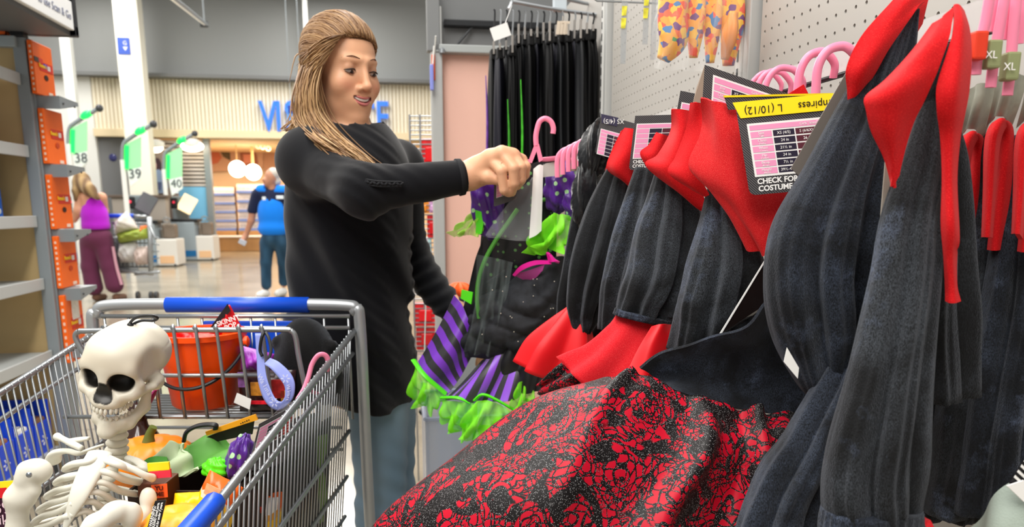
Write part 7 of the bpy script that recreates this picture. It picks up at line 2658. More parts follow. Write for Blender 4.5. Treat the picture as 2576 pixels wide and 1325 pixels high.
b.sheet([pts((642, 838, 1.392), (656, 838, 1.39)), pts((646, 900, 1.385), (664, 896, 1.383)), pts((650, 960, 1.375), (672, 952, 1.372)), pts((668, 1010, 1.365), (690, 998, 1.362)), pts((700, 1032, 1.358), (706, 1010, 1.355)),
         pts((734, 1006, 1.358), (716, 998, 1.355)), pts((742, 970, 1.36), (716, 972, 1.357)), pts((732, 940, 1.365), (702, 950, 1.36)), pts((704, 912, 1.37), (680, 926, 1.365)), pts((680, 900, 1.378), (664, 916, 1.375))], 6, 70, .0016)
so_ = b.build('band', M_strap, stp_, ang=180)
M_strpr = mat('strap_print', '#d6dbfa', .5)
for k, ch in enumerate('Walmart'):
    lettering(ch, at(655 + 5.5 * k, 950 + 10 * k, 1.3615 - .0012 * k), Zv * -.85 + RT * .5, RT + Zv * .5, .0125, M_strpr, so_, 'print', .0003)
for k, ch in enumerate('Walmart'):
    lettering(ch, at(725 + 1.4 * k - .3 * k * k, 972 + 5.5 * k, 1.3535), Zv * -1 + RT * .1, RT + Zv * .1, .009, M_strpr, so_, 'print', .0003)
for (u, v) in ((690, 1012), (718, 952)):
    b = MB()
    for i in range(6):
        a_ = i * math.pi / 3
        c_ = at(u, v, 1.352)
        b.box(c_ + RT * (.006 * math.cos(a_)) + Zv * (.006 * math.sin(a_)), (.005, .0008, .002), rot=Matrix.Rotation(-PS, 3, 'Z') @ Matrix.Rotation(-a_, 3, 'Y'))
    b.build('spark_print', M_strpr, so_, smooth=False)
tub('clip', pts((664, 836, 1.385), (658, 850, 1.38), (654, 880, 1.38), (660, 896, 1.378)), .003, M_black, n=14, par=stp_)
tub('clip', pts((668, 836, 1.39), (676, 850, 1.385), (682, 880, 1.382), (676, 902, 1.38)), .003, M_dark, n=14, par=stp_)
e, q_, n_ = packet('sweets_packet', 'purple foil packet between the orange bucket and the lavender strap', Q(1.47, (604, 868), (690, 890), (680, 940), (606, 930)), .04, mat('purple_foil', '#a03cb8', .3, var=.3, vscale=30), amp=.006)
e, q_, n_ = packet('sweets_packet', 'dark packet with gold and red print behind the lavender strap', Q(1.45, (600, 930), (745, 930), (740, 1036), (604, 1036)), .045, mat('dark_print_foil', '#2a1013', .3), amp=.006)
for (u, v, w_, h_, c) in ((650, 978, 40, 36, '#c9822a'), (700, 978, 34, 50, '#c22a2a'), (716, 1000, 20, 40, '#d8a040'), (650, 1012, 60, 10, '#e0182c'), (610, 955, 24, 40, '#7a4a8a')):
    b = MB()
    b.box(at(u, v, 1.42), (rad(w_, 1.42), .002, rad(h_, 1.42)), rot=Matrix.Rotation(-PS, 3, 'Z'), bev=.0008)
    b.build('print_patch', mat('pp' + c, c, .4, var=.4, vscale=90), e, smooth=False)
e = empty('price_slip', at(604, 1010, 1.405), 'small white slip leaning on the child seat rail', 'slip')
b = MB()
b.slab(Q(1.405, (596, 988), (632, 1004), (628, 1030), (588, 1012)), .001)
b.build('card', M_whitec, e, smooth=False)
pl = empty('plush_toy', at(775, 910, 1.50), 'round black plush toy in the right end of the child seat', 'toy')
Fp = Field(grid((-.58, -.28, .004)), grid((1.40, 1.62, .004)), grid((.84, 1.10, .004)))
c_ = P3(770, 908, 1.515)
Fp.ell(c_, (rad(78, 1.515), .058, rad(112, 1.515)), .01).ell(P3(738, 962, 1.50), (.045, .04, .05), .03).ell(P3(806, 958, 1.50), (.045, .04, .05), .03)
Fp.ell(P3(700, 862, 1.5), .014, .01).ell(P3(836, 870, 1.5), .012, .01)
field_obj('body', Fp, velvet('black_plush', '#020203', '#0c0d0f', 20, 900, '#14161a'), pl, conv=True)
hg = empty('clothes_hanger', at(790, 960, 1.43), 'pink plastic hanger inside the cart, its hook above the right rim', 'hanger')
b = MB()
b.tube(pts((822, 932, 1.405), (825, 906, 1.40), (816, 892, 1.395), (800, 894, 1.39), (785, 916, 1.385), (776, 948, 1.375), (764, 980, 1.36), (748, 1006, 1.33)), rad(7, 1.4), 10, n=36, flat=.8, ref=AH)
b.build('hook', M_pink, hg)
b = MB()
b.tube(pts((764, 980, 1.36), (724, 1040, 1.28), (650, 1090, 1.2)), rad(6, 1.3), 8, n=10, flat=.8)
b.tube(pts((764, 980, 1.36), (800, 990, 1.45), (828, 1005, 1.5)), rad(6, 1.3), 8, n=10, flat=.8)
b.build('shoulder_bar', mat('pink_deep', '#c4506e', .35), hg)
cw = empty('witch_costume', at(650, 1120, 1.2), 'purple dotted costume in a clear bag with a size card, lying in the cart', 'costume')
puff(cw, 'puff_sleeve', (602, 1150, 1.16), 30, 62, .35, M_dots, 1.0, ry=40)
o = at(652, 1066, 1.17)
size_card(cw, o, at(742, 1018, 1.24) - o, at(634, 1140, 1.16) - o, .085, .062, full=False, foot=False, cols=3, ty=.14)
cloth(cw, 'clear_bag', [[(700, 1030, 1.24), (760, 1000, 1.36), (828, 985, 1.5)], [(640, 1120, 1.16), (730, 1080, 1.28), (828, 1040, 1.5)], [(590, 1200, 1.14), (680, 1170, 1.22), (790, 1120, 1.44)]], M_plast, 20, 20, .001, lambda s, t: .006 * math.sin(9 * s + 6 * t))
cloth(cw, 'skirt', [[(660, 1110, 1.2), (740, 1060, 1.31), (800, 1030, 1.47), (832, 1015, 1.54)], [(650, 1200, 1.2), (740, 1160, 1.36), (795, 1130, 1.5), (828, 1110, 1.56)], [(716, 1290, 1.38), (765, 1280, 1.47), (798, 1260, 1.54), (820, 1240, 1.565)], [(722, 1400, 1.44), (765, 1380, 1.51), (798, 1360, 1.555), (818, 1340, 1.57)]], mat('witch_black', '#0c0c0e', .55), 40, 24, .004, lambda s, t: .012 * math.sin(19 * s + 2 * t) * (.5 + t))
cloth(cw, 'lime_trim', [[(800, 1100, 1.49), (810, 1096, 1.5), (820, 1090, 1.52)], [(798, 1200, 1.5), (808, 1190, 1.51), (818, 1180, 1.53)], [(796, 1320, 1.52), (806, 1310, 1.53), (814, 1300, 1.54)]], mat('dull_lime', '#6f9a3a', .6), 10, 16, .003, lambda s, t: .005 * math.sin(9 * t + 4 * s))
cloth(cw, 'bag_strip', [[(806, 1000, 1.47), (830, 985, 1.51)], [(808, 1060, 1.48), (832, 1045, 1.52)]], mat('bag_white', '#f0efec', .3), 6, 6, .001)
# ---------------------------------------------------------------- heap inside the cart
def ribbed(k, a):
    return lambda th, h: 1 - a * (1 - abs(math.cos(k * th / 2)) ** .7)
pk = empty('plastic_pumpkin', at(378, 1130, 1.32), 'small orange plastic pumpkin behind the skeleton neck', 'pumpkin')
pc = cf(*px(378, 1160, 1.33))
b = MB()
prof = [(.004, -.045), (.035, -.044), (.06, -.03), (.072, -.004), (.068, .02), (.05, .036), (.022, .042), (.006, .036)]
b.lathe(pc, [(r * 1.12, h) for r, h in prof], 72, rip=ribbed(9, .1))
b.build('shell', mat('pumpkin_orange', '#ff8a14', .35, var=.12, vscale=16), pk, ang=180)
b = MB()
b.tube([pc + Zv * .035, pc + Zv * .052 + RT * .004, pc + Zv * .066 + RT * .012], [.012, .008, .007], 10, n=8)
b.build('stem', mat('stem_green', '#5d6a2a', .6), pk)
bt = empty('bottle_figure', at(352, 1070, 1.38), 'dark brown bottle-shaped figure with purple ribbon behind the skull', 'figure')
bp_ = cf(*px(355, 1115, 1.40))
b = MB()
b.lathe(bp_, [(.001, 0), (.032, 0), (.036, .01), (.03, .022), (.016, .036), (.013, .06), (.018, .07), (.012, .08), (.001, .082)], 24)
b.build('bottle', mat('bottle_brown', '#2d1710', .15, spec=.7), bt)
b = MB()
b.tube(pts((352, 1046, 1.39), (372, 1010, 1.39), (392, 980, 1.39)), [.008, .016, .006], 10, n=12, flat=.4)
b.build('ribbon', mat('ribbon_plum', '#8a1058', .4), bt)
gg = empty('green_costume', at(500, 1140, 1.2), 'folded light and bright green costume lying in the cart', 'costume')
cloth(gg, 'cloth', [[(470, 1120, 1.3), (530, 1098, 1.3), (580, 1110, 1.29), (630, 1120, 1.28)], [(450, 1150, 1.26), (520, 1130, 1.24), (590, 1140, 1.23), (630, 1150, 1.24)], [(430, 1190, 1.22), (520, 1180, 1.2), (590, 1180, 1.19), (630, 1180, 1.2)]],
      mat('leaf_green', '#56983a', .6), 26, 20, .004, lambda s, t: .009 * math.sin(11 * s + 7 * t))
cloth(gg, 'pale_cloth', [[(415, 1125, 1.24), (440, 1112, 1.22), (452, 1122, 1.21)], [(390, 1160, 1.22), (440, 1150, 1.19), (490, 1170, 1.2)], [(370, 1190, 1.2), (440, 1195, 1.17), (500, 1190, 1.18)]],
      mat('pale_green', '#b9cba4', .6), 22, 18, .004, lambda s, t: .008 * math.sin(9 * s + 9 * t))
puff(gg, 'tulle', (545, 1178, 1.15), 34, 28, 0, M_limet, .7)
cloth(gg, 'dark_cloth', [[(350, 1170, 1.22), (380, 1150, 1.2), (420, 1150, 1.2)], [(355, 1200, 1.2), (390, 1185, 1.18), (430, 1185, 1.18)]], mat('leaf_green2', '#3f8f22', .6), 12, 8, .004)
bb_ = empty('black_folder', at(560, 1090, 1.28), 'black folded card with orange edge lying across the heap in the cart', 'card')
b = MB()
b.slab(Q(1.27, (480, 1115), (640, 1050), (634, 1092), (500, 1120)), .004)
b.build('sheet', mat('folder_dark', '#14140f', .4), bb_, smooth=False)
b = MB()
b.slab(Q(1.262, (516, 1086), (642, 1042), (648, 1056), (520, 1096)), .004)
ye = b.build('edge', mat('folder_orange', '#f2a21c', .4), bb_, smooth=False)
b = MB()
for i in range(5):
    b.box(at(606 + 5 * i, 1065 - 2.2 * i, 1.2575), (.0022, .0008, .0018 + .0008 * (i % 2)))
b.build('print', M_ink, ye, smooth=False, kind='stuff')
b = MB()
b.tube(pts((462, 1110, 1.25), (470, 1086, 1.25), (500, 1070, 1.25), (540, 1068, 1.25), (542, 1080, 1.25)), .006, 10, n=24, flat=.6)
b.build('handle', M_black, bb_)
yc_ = empty('yellow_card', at(400, 1180, 1.16), 'yellow and red topped brown carton with an orange square emblem, right of the ribs', 'carton')
b = MB()
c0 = at(402, 1245, 1.12)
b.box(c0, (rad(72, 1.12), .05, rad(95, 1.12)), rot=Matrix.Rotation(-PS, 3, 'Z'), bev=.002)
b.build('body', mat('carton_brown', '#5a2c12', .5), yc_, smooth=False)
b = MB()
b.slab(Q(1.089, (370, 1166), (424, 1162), (426, 1182), (372, 1186)), .004)
b.build('yellow_top', M_yell, yc_, smooth=False)
b = MB()
b.slab(Q(1.089, (374, 1184), (428, 1180), (430, 1200), (376, 1204)), .004)
b.build('red_band', mat('carton_pinkred', '#e0304a', .5), yc_, smooth=False)
b = MB()
b.slab(Q(1.0905, (380, 1220), (420, 1216), (422, 1250), (382, 1254)), .001)
em = b.build('emblem', mat('emblem_orange', '#f0602a', .4), yc_, smooth=False)
lettering('YU', at(400, 1228, 1.089), RT, Zv, .0095, mat('emblem_ink', '#5a1a0c', .5), em, 'print', .0002, bold=.0003)
lettering('ME', at(402, 1243, 1.089), RT, Zv, .0095, mat('emblem_ink', '#5a1a0c', .5), em, 'print', .0002, bold=.0003)
wl = empty('warning_label', at(385, 1290, .97), 'black warning tag with white lettering hanging by the skeleton arm', 'tag')
b = MB()
b.slab(Q(.965, (390, 1260), (418, 1257), (398, 1340), (366, 1342)), .0012)
w1 = b.build('card', M_ink, wl, smooth=False)
for k, tx in enumerate(('WARNING:', 'HAZARD Small parts.', 'Not for under 3 years.')):
    lettering(tx, at(384 + 8 * k, 1298, .9635), Zv + RT * .28, Zv * .28 - RT, .0062 if k == 0 else .0046, M_whitec, w1, 'print', .0002, bold=.00015)
bxc = empty('cardboard_box', at(510, 1290, 1.16), 'dark brown open cardboard box under the sweets bags in the cart', 'box')
b = MB()
for dx, dd, sx, sy in ((0, .07, .17, .004), (0, -.07, .17, .004), (-.085, 0, .004, .14), (.085, 0, .004, .14)):
    b.box(at(510, 1280, 1.2) + RT * dx + AH * dd, (sx, sy, .12), rot=Matrix.Rotation(-PS, 3, 'Z'))
b.box(at(510, 1280, 1.2) - Zv * .055, (.17, .14, .004), rot=Matrix.Rotation(-PS, 3, 'Z'))
b.build('box', mat('box_dark_brown', '#2f1a10', .7), bxc, smooth=False)
def bag_mat(name, top, bot, split, white):
    m = bpy.data.materials.new(name)
    m.use_nodes = True
    nt = m.node_tree
    p = nt.nodes['Principled BSDF']
    uv = nt.nodes.new('ShaderNodeUVMap')
    uv.uv_map = 'uv'
    n = nt.nodes.new('ShaderNodeTexNoise')
    n.inputs['Scale'].default_value = 3.2
    nt.links.new(uv.outputs[0], n.inputs['Vector'])
    s = nt.nodes.new('ShaderNodeSeparateXYZ')
    nt.links.new(uv.outputs[0], s.inputs[0])
    k = nt.nodes.new('ShaderNodeMath')
    k.operation = 'MULTIPLY_ADD'
    k.inputs[1].default_value = .5
    nt.links.new(n.outputs['Fac'], k.inputs[0])
    nt.links.new(s.outputs[1], k.inputs[2])
    c = ramp(nt, k.outputs[0], [(0, lin(top)), (split, lin(white)), (split + .09, lin(bot))], 'CONSTANT')
    nt.links.new(c, p.inputs['Base Color'])
    p.inputs['Roughness'].default_value = .28
    return m
M_or = bag_mat('bag_orange_yellow', '#f5681a', '#ffca18', .62, '#f0d8c4')
M_yb2 = bag_mat('bag_yellow_white', '#f4f0ea', '#ffc60e', .5, '#e6a03c')
M_oy2 = bag_mat('bag_orange_top', '#f36a1c', '#ffce18', .78, '#f0a040')
M_or_ = mat('bag_orange', '#f2691a', .3, var=.1, vscale=20)
M_yb = mat('bag_yellow', '#ffc814', .28, var=.06, vscale=20)
e, q_, n_ = packet('sweets_bag', 'orange and yellow sweets bag with a nutrition panel, next to the blue bumper', Q(1.10, (528, 1182), (612, 1226), (575, 1340), (476, 1290)), .05, M_or, amp=.006)
b = MB()
b.slab(Q(1.066, (520, 1215), (556, 1232), (544, 1262), (512, 1240)), .0008)
b.build('label', mat('label_peach', '#f0b48a', .4, var=.2, vscale=150), e, smooth=False)
e, q_, n_ = packet('sweets_bag', 'bright yellow sweets bag with red picture print, behind the right wires', Q(1.27, (575, 1258), (700, 1250), (690, 1400), (570, 1400)), .07, M_yb2, amp=.006, ph=1)
for (u, v, w_, h_, c) in ((640, 1282, 44, 18, '#c9463a'), (610, 1250, 20, 14, '#bcd4e6'), (625, 1310, 60, 10, '#7a5a14')):
    b = MB()
    b.box(at(u, v, 1.228), (rad(w_, 1.2), .002, rad(h_, 1.2)), rot=Matrix.Rotation(-PS, 3, 'Z'), bev=.0008)
    b.build('print_patch', mat('pq' + c, c, .4, var=.4, vscale=90), e, smooth=False)
e, q_, n_ = packet('sweets_bag', 'orange sweets bag standing up in the far right corner of the cart heap', Q(1.33, (660, 1186), (716, 1212), (704, 1330), (618, 1300)), .05, M_oy2, amp=.006, ph=2)
e, q_, n_ = packet('sweets_bag', 'yellow sweets bag lying behind the orange one', Q(1.10, (440, 1240), (540, 1235), (520, 1320), (430, 1310)), .05, M_yb, amp=.006, ph=3)
jp = empty('plastic_pumpkin', at(425, 1320, 1.0), 'yellow orange pumpkin face with a dark eye, beside the warning tag', 'pumpkin')
pc = cf(*px(448, 1338, 1.02))
b = MB()
b.lathe(pc, [(r * .72, h * .85) for r, h in prof], 60, rip=ribbed(8, .08))
b.build('shell', mat('pumpkin_yellow', '#ffa41c', .35), jp, ang=180)
b = MB()
b.ball(pc + RT * -.012 - AH * .047 + Zv * .013, (.015, .006, .008), su=12, sv=8)
b.build('eye', M_black, jp)
ps_ = empty('price_sign', at(20, 1260, 1.06), 'yellow topped price sign with dark purple print at the left edge, behind the skeleton arm', 'sign')
b = MB()
b.slab(Q(1.06, (-60, 1216), (46, 1208), (52, 1400), (-60, 1400)), .003)
s1 = b.build('sheet', mat('sign_plum', '#3a0f2c', .45), ps_, smooth=False)
b = MB()
b.slab(Q(1.058, (-60, 1216), (46, 1208), (47, 1230), (-60, 1238)), .002)
b.build('yellow_band', M_yell, ps_, smooth=False)
b = MB()
b.slab(Q(1.0575, (-60, 1232), (16, 1226), (17, 1252), (-60, 1256)), .0015)
b.build('red_box', mat('sign_red', '#d81424', .45), ps_, smooth=False)
lettering('89', at(4, 1278, 1.0575), RT, Zv, .028, mat('sign_pinkish', '#e6c6d2', .5), s1, 'print', .0003)
lettering('siki', at(6, 1308, 1.0575), RT, Zv, .022, mat('sign_pinkish', '#e6c6d2', .5), s1, 'print', .0003)
# ---------------------------------------------------------------- far trolley with groceries beside the woman in purple
fc = empty('shopping_cart', atZ(340, 715, 0), 'small far cart full of bagged groceries beside the woman in purple', 'cart')
DF = 10.3
p = lambda u, v, dd=0.0: at(u, v, DF + dd)
for name, P_, r_, m_ in (('handle_grip', [p(275, 543), p(336, 543)], .03, M_grip), ('handle', [p(336, 543), p(368, 545)], .022, M_cwire),
                         ('post', [p(376, 545), p(380, 690)], .035, M_tube), ('rim', [p(282, 560), p(372, 562), p(392, 600, -.2)], .016, M_cwire),
                         ('chassis', [p(292, 678), p(385, 690)], .02, M_tube), ('chassis_bar', [p(340, 690), p(400, 684, -.3)], .018, M_tube)):
    tub(name, P_, r_, m_, par=fc)
for k in range(9):
    tub('wire', [p(286 + 11 * k, 560), p(294 + 10 * k, 672)], .008, M_cwire, seg=5, par=fc)
for k in range(5):
    tub('side_rail', [p(288, 590 + 20 * k), p(384, 592 + 20 * k), p(400, 600 + 16 * k, -.25)], .009, M_cwire, seg=5, par=fc)
for k, (u, v) in enumerate(((344, 708), (378, 716), (390, 700))):
    b = MB()
    b.lathe(Vector((p(u, v).x, p(u, v).y, .062)), [(.02, -.02), (.055, -.02), (.062, 0), (.055, .02), (.02, .02)], 14, rot=basis((0, 1, 0), (0, 0, 1)))
    b.build('caster', M_dark, fc)
for k, (q4, c, lab, th_) in enumerate((([(290, 558), (318, 530), (350, 575), (292, 590)], '#cfc8c0', 'white grocery bag topmost in the far cart', .3), ([(292, 585), (370, 572), (372, 600), (300, 612)], '#8fa03c', 'green vegetable bag in the far cart', .3),
                                       ([(352, 568), (370, 566), (372, 600), (356, 596)], '#f0742c', 'orange carrot bag in the far cart', .15), ([(300, 610), (345, 606), (350, 660), (300, 660)], '#c9c6c4', 'pale grey grocery bag low in the far cart', .3),
                                       ([(340, 620), (378, 618), (376, 665), (342, 668)], '#d8c4bc', 'pinkish grocery bag low in the far cart', .3))):
    packet('grocery_bag', lab, [p(u, v, -.05 + .02 * k) for u, v in q4], th_, mat('groc%d' % k, c, .4, var=.2, vscale=8), cat='bag', group='grocery bags in the far cart', amp=.03, ph=k)
b = MB()
b.box(p(312, 640, .25), (.25, .3, .5), rot=Matrix.Rotation(-PS, 3, 'Z'), bev=.03)
gb = empty('storage_tub', p(312, 660, .25), 'grey tub standing in the far cart behind the bags', 'tub')
b.build('tub', mat('tub_grey', '#7f868c', .5), gb, smooth=False)
# ================================================================== toy skeleton sitting in the cart
sk_ = empty('toy_skeleton', at(250, 1200, 1.12), 'cream plastic toy skeleton sitting in the near end of the cart, skull tilted', 'skeleton')
DSK = 1.16
F_s = np.array([-.03, -.99, -.10])
F_s /= np.linalg.norm(F_s)
X_s = np.array([.98, -.03, -.17])
X_s -= F_s * X_s.dot(F_s)
X_s /= np.linalg.norm(X_s)
U_s = np.cross(X_s, F_s)
if U_s[2] < 0:
    U_s = -U_s
Ms = np.stack([X_s, F_s, U_s], 1)
oc = P3(307, 937, 1.15)
ss = .70
Sk = lambda x, y, z: oc + ss * (Ms @ np.array([x, y, z]))
e3 = lambda a, b_, c: np.array((a, b_, c)) * ss
g = .0016
K = Field(grid((oc[0] - .12, oc[0] + .12, g)), grid((oc[1] - .12, oc[1] + .13, g)), grid((oc[2] - .13, oc[2] + .13, g)))
K.ell(Sk(0, -.030, .043), e3(.075, .095, .061), .01, Ms)
K.ell(Sk(0, .022, .040), e3(.062, .050, .048), .03, Ms)
K.ell(Sk(0, -.07, .035), e3(.06, .055, .055), .03, Ms)
K.ell(Sk(0, .030, -.005), e3(.052, .045, .05), .02, Ms)
K.cone(Sk(-.045, .055, .030), Sk(.045, .055, .030), .013 * ss, .013 * ss, .015)
for s in (-1, 1):
    K.chain([Sk(s * .052, .048, .022), Sk(s * .062, .040, 0), Sk(s * .050, .052, -.024), Sk(s * .030, .066, -.030)], np.array([.010, .009, .012, .010]) * ss, .008)
    K.chain([Sk(s * .058, .040, -.022), Sk(s * .072, .005, -.016), Sk(s * .070, -.025, -.010)], np.array([.010, .0075, .008]) * ss, .008)
    K.ell(Sk(s * .0335, .070, .004), e3(.0245, .034, .0215), .005, Ms, '-')
    K.ell(Sk(s * .076, .012, .032), e3(.014, .035, .032), .016, Ms, '-')
    K.ell(Sk(s * .062, -.03, -.022), e3(.016, .018, .018), .014, Ms)
K.cone(Sk(0, .066, .022), Sk(0, .074, .002), .010 * ss, .007 * ss, .010)
K.chain([Sk(0, .085, -.010), Sk(-.006, .085, -.032), Sk(.006, .085, -.032), Sk(0, .085, -.010)], np.array([.009, .0115, .0115, .009]) * ss, .004, '-')
K.ell(Sk(0, .052, -.046), e3(.036, .036, .018), .012, Ms)
K.ell(Sk(0, .03, -.055), e3(.024, .03, .016), .008, Ms, '-')
K.chain([Sk(.050, -.002, .112), Sk(.066, -.008, .085), Sk(.074, -.006, .060)], np.array([.0016, .0016, .0016]), .003, '-')
K.chain([Sk(.076, -.010, .048), Sk(.080, -.04, .062), Sk(.073, -.075, .064), Sk(.055, -.10, .066)], np.array([.0018] * 4), .003, '-')
K.chain([Sk(.076, -.010, .048), Sk(.076, -.006, .020), Sk(.072, -.012, .0)], np.array([.0016] * 3), .003, '-')
def bone_t(v):
    L = ((v - oc) @ Ms) / ss
    c = np.tile(np.array(lin('#d2cbba')), (len(v), 1))
    def mix(w, col):
        w = np.clip(w, 0, 1)[:, None]
        c[:, :3] = c[:, :3] * (1 - w) + np.array(lin(col)[:3]) * w
    for s in (-1, 1):
        d = np.sqrt(((L[:, 0] - s * .0335) / .0245) ** 2 + ((L[:, 1] - .07) / .034) ** 2 + ((L[:, 2] - .004) / .0215) ** 2)
        mix((1.08 - d) * 14 * (L[:, 1] > .02), '#17140f')
    d = np.minimum(seg_d(L, (0, .075, -.008), (-.006, .075, -.034)), seg_d(L, (0, .075, -.008), (.006, .075, -.034)))
    mix((.0155 - d) * 900 * (L[:, 1] < .0905), '#17140f')
    mix(.35 * np.exp(-((L[:, 2] - .045) / .018) ** 2) * (L[:, 1] > .03), '#b7a68c')
    return c
M_bone = tint_mat('bone_plastic', .42, sss=.0, spec=.45)
field_obj('skull', K, M_bone, sk_, col=bone_t)
M_b2 = mat('bone_cream', '#d8d3c4', .42, spec=.45)
M_b3 = mat('bone_pale', '#dedccf', .42, spec=.45)
J_ = Field(grid((oc[0] - .10, oc[0] + .10, g)), grid((oc[1] - .11, oc[1] + .10, g)), grid((oc[2] - .17, oc[2] + .02, g)))
jc = -.022
jp_ = [(-.058, -.004, -.022), (-.052, .0, -.072), (-.034, .032, -.104), (0, .056, -.114), (.034, .032, -.104), (.052, .0, -.072), (.058, -.004, -.022)]
J_.chain([Sk(*q) for q in jp_], np.array([.008, .012, .012, .014, .012, .012, .008]) * ss, .006)
jt = [(-.038, .018, -.090), (-.026, .044, -.095), (0, .060, -.098), (.026, .044, -.095), (.038, .018, -.090)]
J_.chain([Sk(*q) for q in jt], np.array([.006, .008, .009, .008, .006]) * ss, .008)
J_.ell(Sk(0, .062, -.120), e3(.016, .012, .012), .012, Ms)
field_obj('jaw', J_, M_bone, sk_, col=lambda v: np.tile(np.array(lin('#d2cbba')), (len(v), 1)))
b = MB()
up = cat_rom(np.array([(-.036, .028, -.058), (-.028, .066, -.060), (0, .084, -.062), (.028, .066, -.060), (.036, .028, -.058)]), 15)
dn = cat_rom(np.array([(-.035, .020, -.080), (-.026, .048, -.084), (0, .065, -.087), (.026, .048, -.084), (.035, .020, -.080)]), 13)
for i, q in enumerate(up):
    b.ball(cf(*Sk(*q)), (.0042 * ss, .0038 * ss, .0078 * ss), rot=Matrix([list(r) for r in (np.array([[cp, sp, 0], [-sp, cp, 0], [0, 0, 1]]) @ Ms)]), su=8, sv=6)
for i, q in enumerate(dn):
    b.ball(cf(*Sk(*q)), (.0042 * ss, .0038 * ss, .0072 * ss), rot=Matrix([list(r) for r in (np.array([[cp, sp, 0], [-sp, cp, 0], [0, 0, 1]]) @ Ms)]), su=8, sv=6)
b.build('teeth', M_b2, sk_, ang=180, kind='stuff')
tp = Sk(.010, .0, .128)
b = MB()
b.tube(pts((322, 824, 1.16), (332, 806, 1.155), (352, 796, 1.15), (380, 793, 1.15), (396, 799, 1.155), (386, 806, 1.16), (358, 806, 1.165), (336, 814, 1.165), (326, 824, 1.165)), .0022, 8, n=50)
for q in ((324, 822, 1.16), (328, 818, 1.158)):
    b.ball(at(*q), .005, su=10, sv=8)
b.build('cord_loop', M_black, sk_, label='black cord loop')
b = MB()
D2_ = 1.15
for k, (u, v, r) in enumerate(((300, 1058, 24), (298, 1076, 26), (296, 1094, 27), (295, 1112, 29), (294, 1130, 31), (290, 1146, 30))):
    b.ball(at(u, v, D2_ + .003 * k), (rad(r, D2_), rad(r, D2_) * .8, rad(15, D2_)), su=18, sv=10)
b.build('neck', M_b2, sk_, ang=180)
b = MB()
for k in range(12):
    b.ball(at(286 - 6 * k, 1160 + 22 * k, D2_ + .02 - .006 * k), (rad(18, D2_), rad(16, D2_), rad(12, D2_)), su=14, sv=8)
b.build('spine', M_b2, sk_, ang=180)
b = MB()
stn = pts((252, 1140, 1.075), (232, 1175, 1.052), (212, 1215, 1.037), (196, 1250, 1.028), (180, 1285, 1.024), (160, 1335, 1.024))
b.tube(stn, [rad(34, 1.07), rad(33, 1.06), rad(30, 1.05), rad(26, 1.04), rad(17, 1.035), rad(6, 1.035)], 18, n=26, flat=.42, ref=AH)
b.build('breastbone', M_b3, sk_, ang=180)
for k in range(6):
    t = k / 5
    k *= 1.2
    a0 = cat_rom(np.array([tuple(x) for x in stn]), 20)[1 + int(k * 2.6)]
    su_, sv_ = 284 - 14 * k, 1152 + 29 * k                        # at the spine
    wR = 46 + 34 * math.sin(min(1, .25 + t) * math.pi * .62)       # side swing to image right / left
    p0 = Vector(a0)
    sR = [(252 + 40 - 12 * k, 1166 + 20 * k, 1.055 - .003 * k), (322 - 9 * k, 1176 + 24 * k, 1.07), (356 - 8 * k + 3 * math.sin(k), 1184 + 24 * k, 1.10), (366 - 9 * k, 1180 + 25 * k, 1.135), (338 - 10 * k, 1168 + 26 * k, 1.165), (su_ + 14, sv_, 1.17)]
    P_ = [p0] + pts(*sR)
    tub('rib', P_, [rad(13, 1.06), rad(11, 1.06), rad(12, 1.06), rad(11, 1.08), rad(10, 1.1), rad(9, 1.12), rad(8, 1.14)], M_b3, n=34, seg=10, par=sk_, flat=.75)
    sL = [(222 - 15 * k, 1160 + 26 * k, 1.05), (186 - 17 * k, 1166 + 28 * k, 1.065), (166 - 19 * k + 6 * (k > 3) * (k - 3), 1176 + 29 * k, 1.095), (172 - 18 * k, 1180 + 29 * k, 1.13), (220 - 17 * k, 1166 + 29 * k, 1.165), (su_ - 12, sv_, 1.17)]
    P_ = [p0] + pts(*sL)
    tub('rib', P_, [rad(13, 1.06), rad(11, 1.06), rad(12, 1.06), rad(11, 1.08), rad(10, 1.1), rad(9, 1.12), rad(8, 1.14)], M_b3, n=34, seg=10, par=sk_, flat=.75)
tub('collar_bone', pts((244, 1142, 1.08), (270, 1150, 1.07), (320, 1172, 1.065), (362, 1194, 1.07), (384, 1202, 1.085)), [rad(10, 1.07), rad(9, 1.07), rad(8, 1.07), rad(9, 1.07), rad(12, 1.08)], M_b3, n=24, seg=12, par=sk_)
tub('collar_bone', pts((206, 1128, 1.08), (180, 1115, 1.085), (158, 1104, 1.10), (144, 1098, 1.12)), [rad(8, 1.08), rad(9, 1.08), rad(8, 1.09), rad(11, 1.1)], M_b3, n=20, seg=12, par=sk_)
tub('shoulder_blade', pts((168, 1108, 1.14), (196, 1106, 1.13), (224, 1102, 1.13)), [rad(7, 1.13), rad(12, 1.13), rad(8, 1.13)], M_b3, n=18, seg=12, par=sk_, flat=.6)
tub('shoulder_blade', pts((132, 1160, 1.13), (140, 1140, 1.12), (168, 1134, 1.11), (200, 1140, 1.10), (232, 1128, 1.10), (262, 1118, 1.11)), [rad(22, 1.13), rad(17, 1.12), rad(12, 1.11), rad(10, 1.1), rad(8, 1.1), rad(6, 1.1)], M_b3, n=30, seg=14, par=sk_, flat=.6)
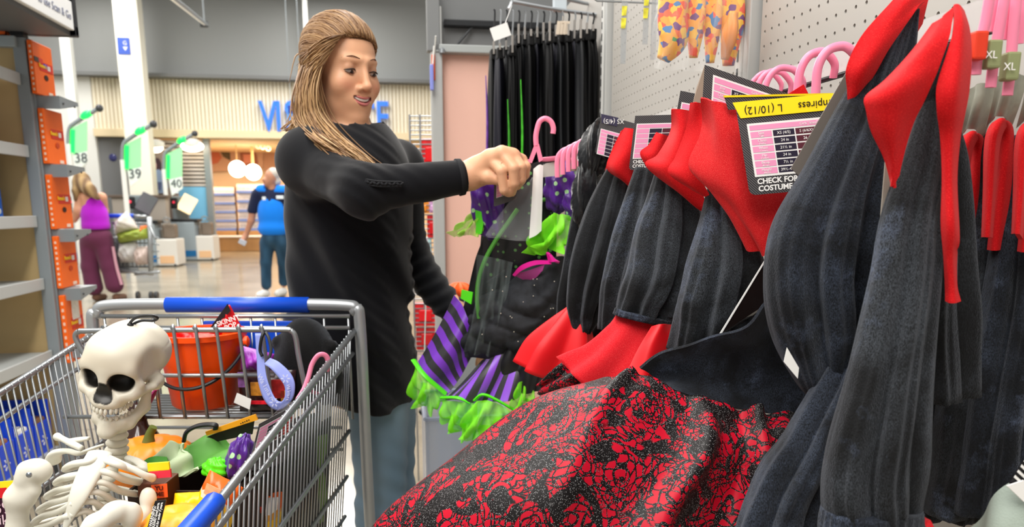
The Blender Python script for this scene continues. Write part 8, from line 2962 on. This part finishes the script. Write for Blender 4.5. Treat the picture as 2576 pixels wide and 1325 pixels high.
tub('shoulder_blade', pts((320, 1150, 1.15), (346, 1160, 1.14), (366, 1182, 1.13), (360, 1230, 1.14)), [rad(10, 1.14), rad(12, 1.14), rad(14, 1.13), rad(6, 1.14)], M_b3, n=20, seg=12, par=sk_, flat=.6)
def bone(name, fn, cen, ext):
    F = Field(grid((cen[0] - ext, cen[0] + ext, .002)), grid((cen[1] - ext, cen[1] + ext, .002)), grid((cen[2] - ext, cen[2] + ext, .002)))
    fn(F)
    return field_obj(name, F, M_bone, sk_, col=lambda v: np.tile(np.array(lin('#dad6c8')), (len(v), 1)))
R_ = lambda r, d=1.03: rad(r, d)
def f1(F):
    F.ell(P3(92, 1184, 1.035), (R_(40), R_(30), R_(34)), .01).ell(P3(60, 1200, 1.03), (R_(16), R_(20), R_(36)), .012)
    F.chain([P3(58, 1212, 1.03), P3(46, 1250, 1.03), P3(44, 1330, 1.03), P3(50, 1420, 1.03)], [R_(18), R_(30), R_(24), R_(20)], .012)
    F.chain([P3(86, 1236, 1.03), P3(70, 1250, 1.03)], [R_(16), R_(20)], .014)
bone('upper_arm', f1, P3(66, 1270, 1.03), .11)
b = MB()
b.ball(at(73, 1194, 1.008), (.0042, .003, .0042), su=12, sv=8)
b.build('screw', mat('screw_steel', '#9aa0a6', .25, .9), sk_)
def f2(F):
    F.ell(P3(374, 1254, 1.07), (R_(20), R_(16), R_(18)), .01)
    F.chain([P3(372, 1240, 1.07), P3(366, 1290, 1.06), P3(356, 1360, 1.05)], [R_(16), R_(13), R_(14)], .01)
bone('upper_arm', f2, P3(366, 1300, 1.06), .07)
def f3(F):
    F.ell(P3(306, 1282, .985), (R_(28), R_(24), R_(24)), .008).ell(P3(336, 1292, .99), (R_(18), R_(22), R_(30)), .006)
    F.ell(P3(280, 1280, .975), (R_(18), R_(16), R_(14)), .012)
    F.chain([P3(290, 1292, .975), P3(240, 1320, .96), P3(190, 1380, .94)], [R_(20), R_(24), R_(22)], .012)
    F.chain([P3(330, 1300, .99), P3(330, 1360, 1.0)], [R_(20), R_(18)], .012)
bone('knee', f3, P3(290, 1310, .975), .10)
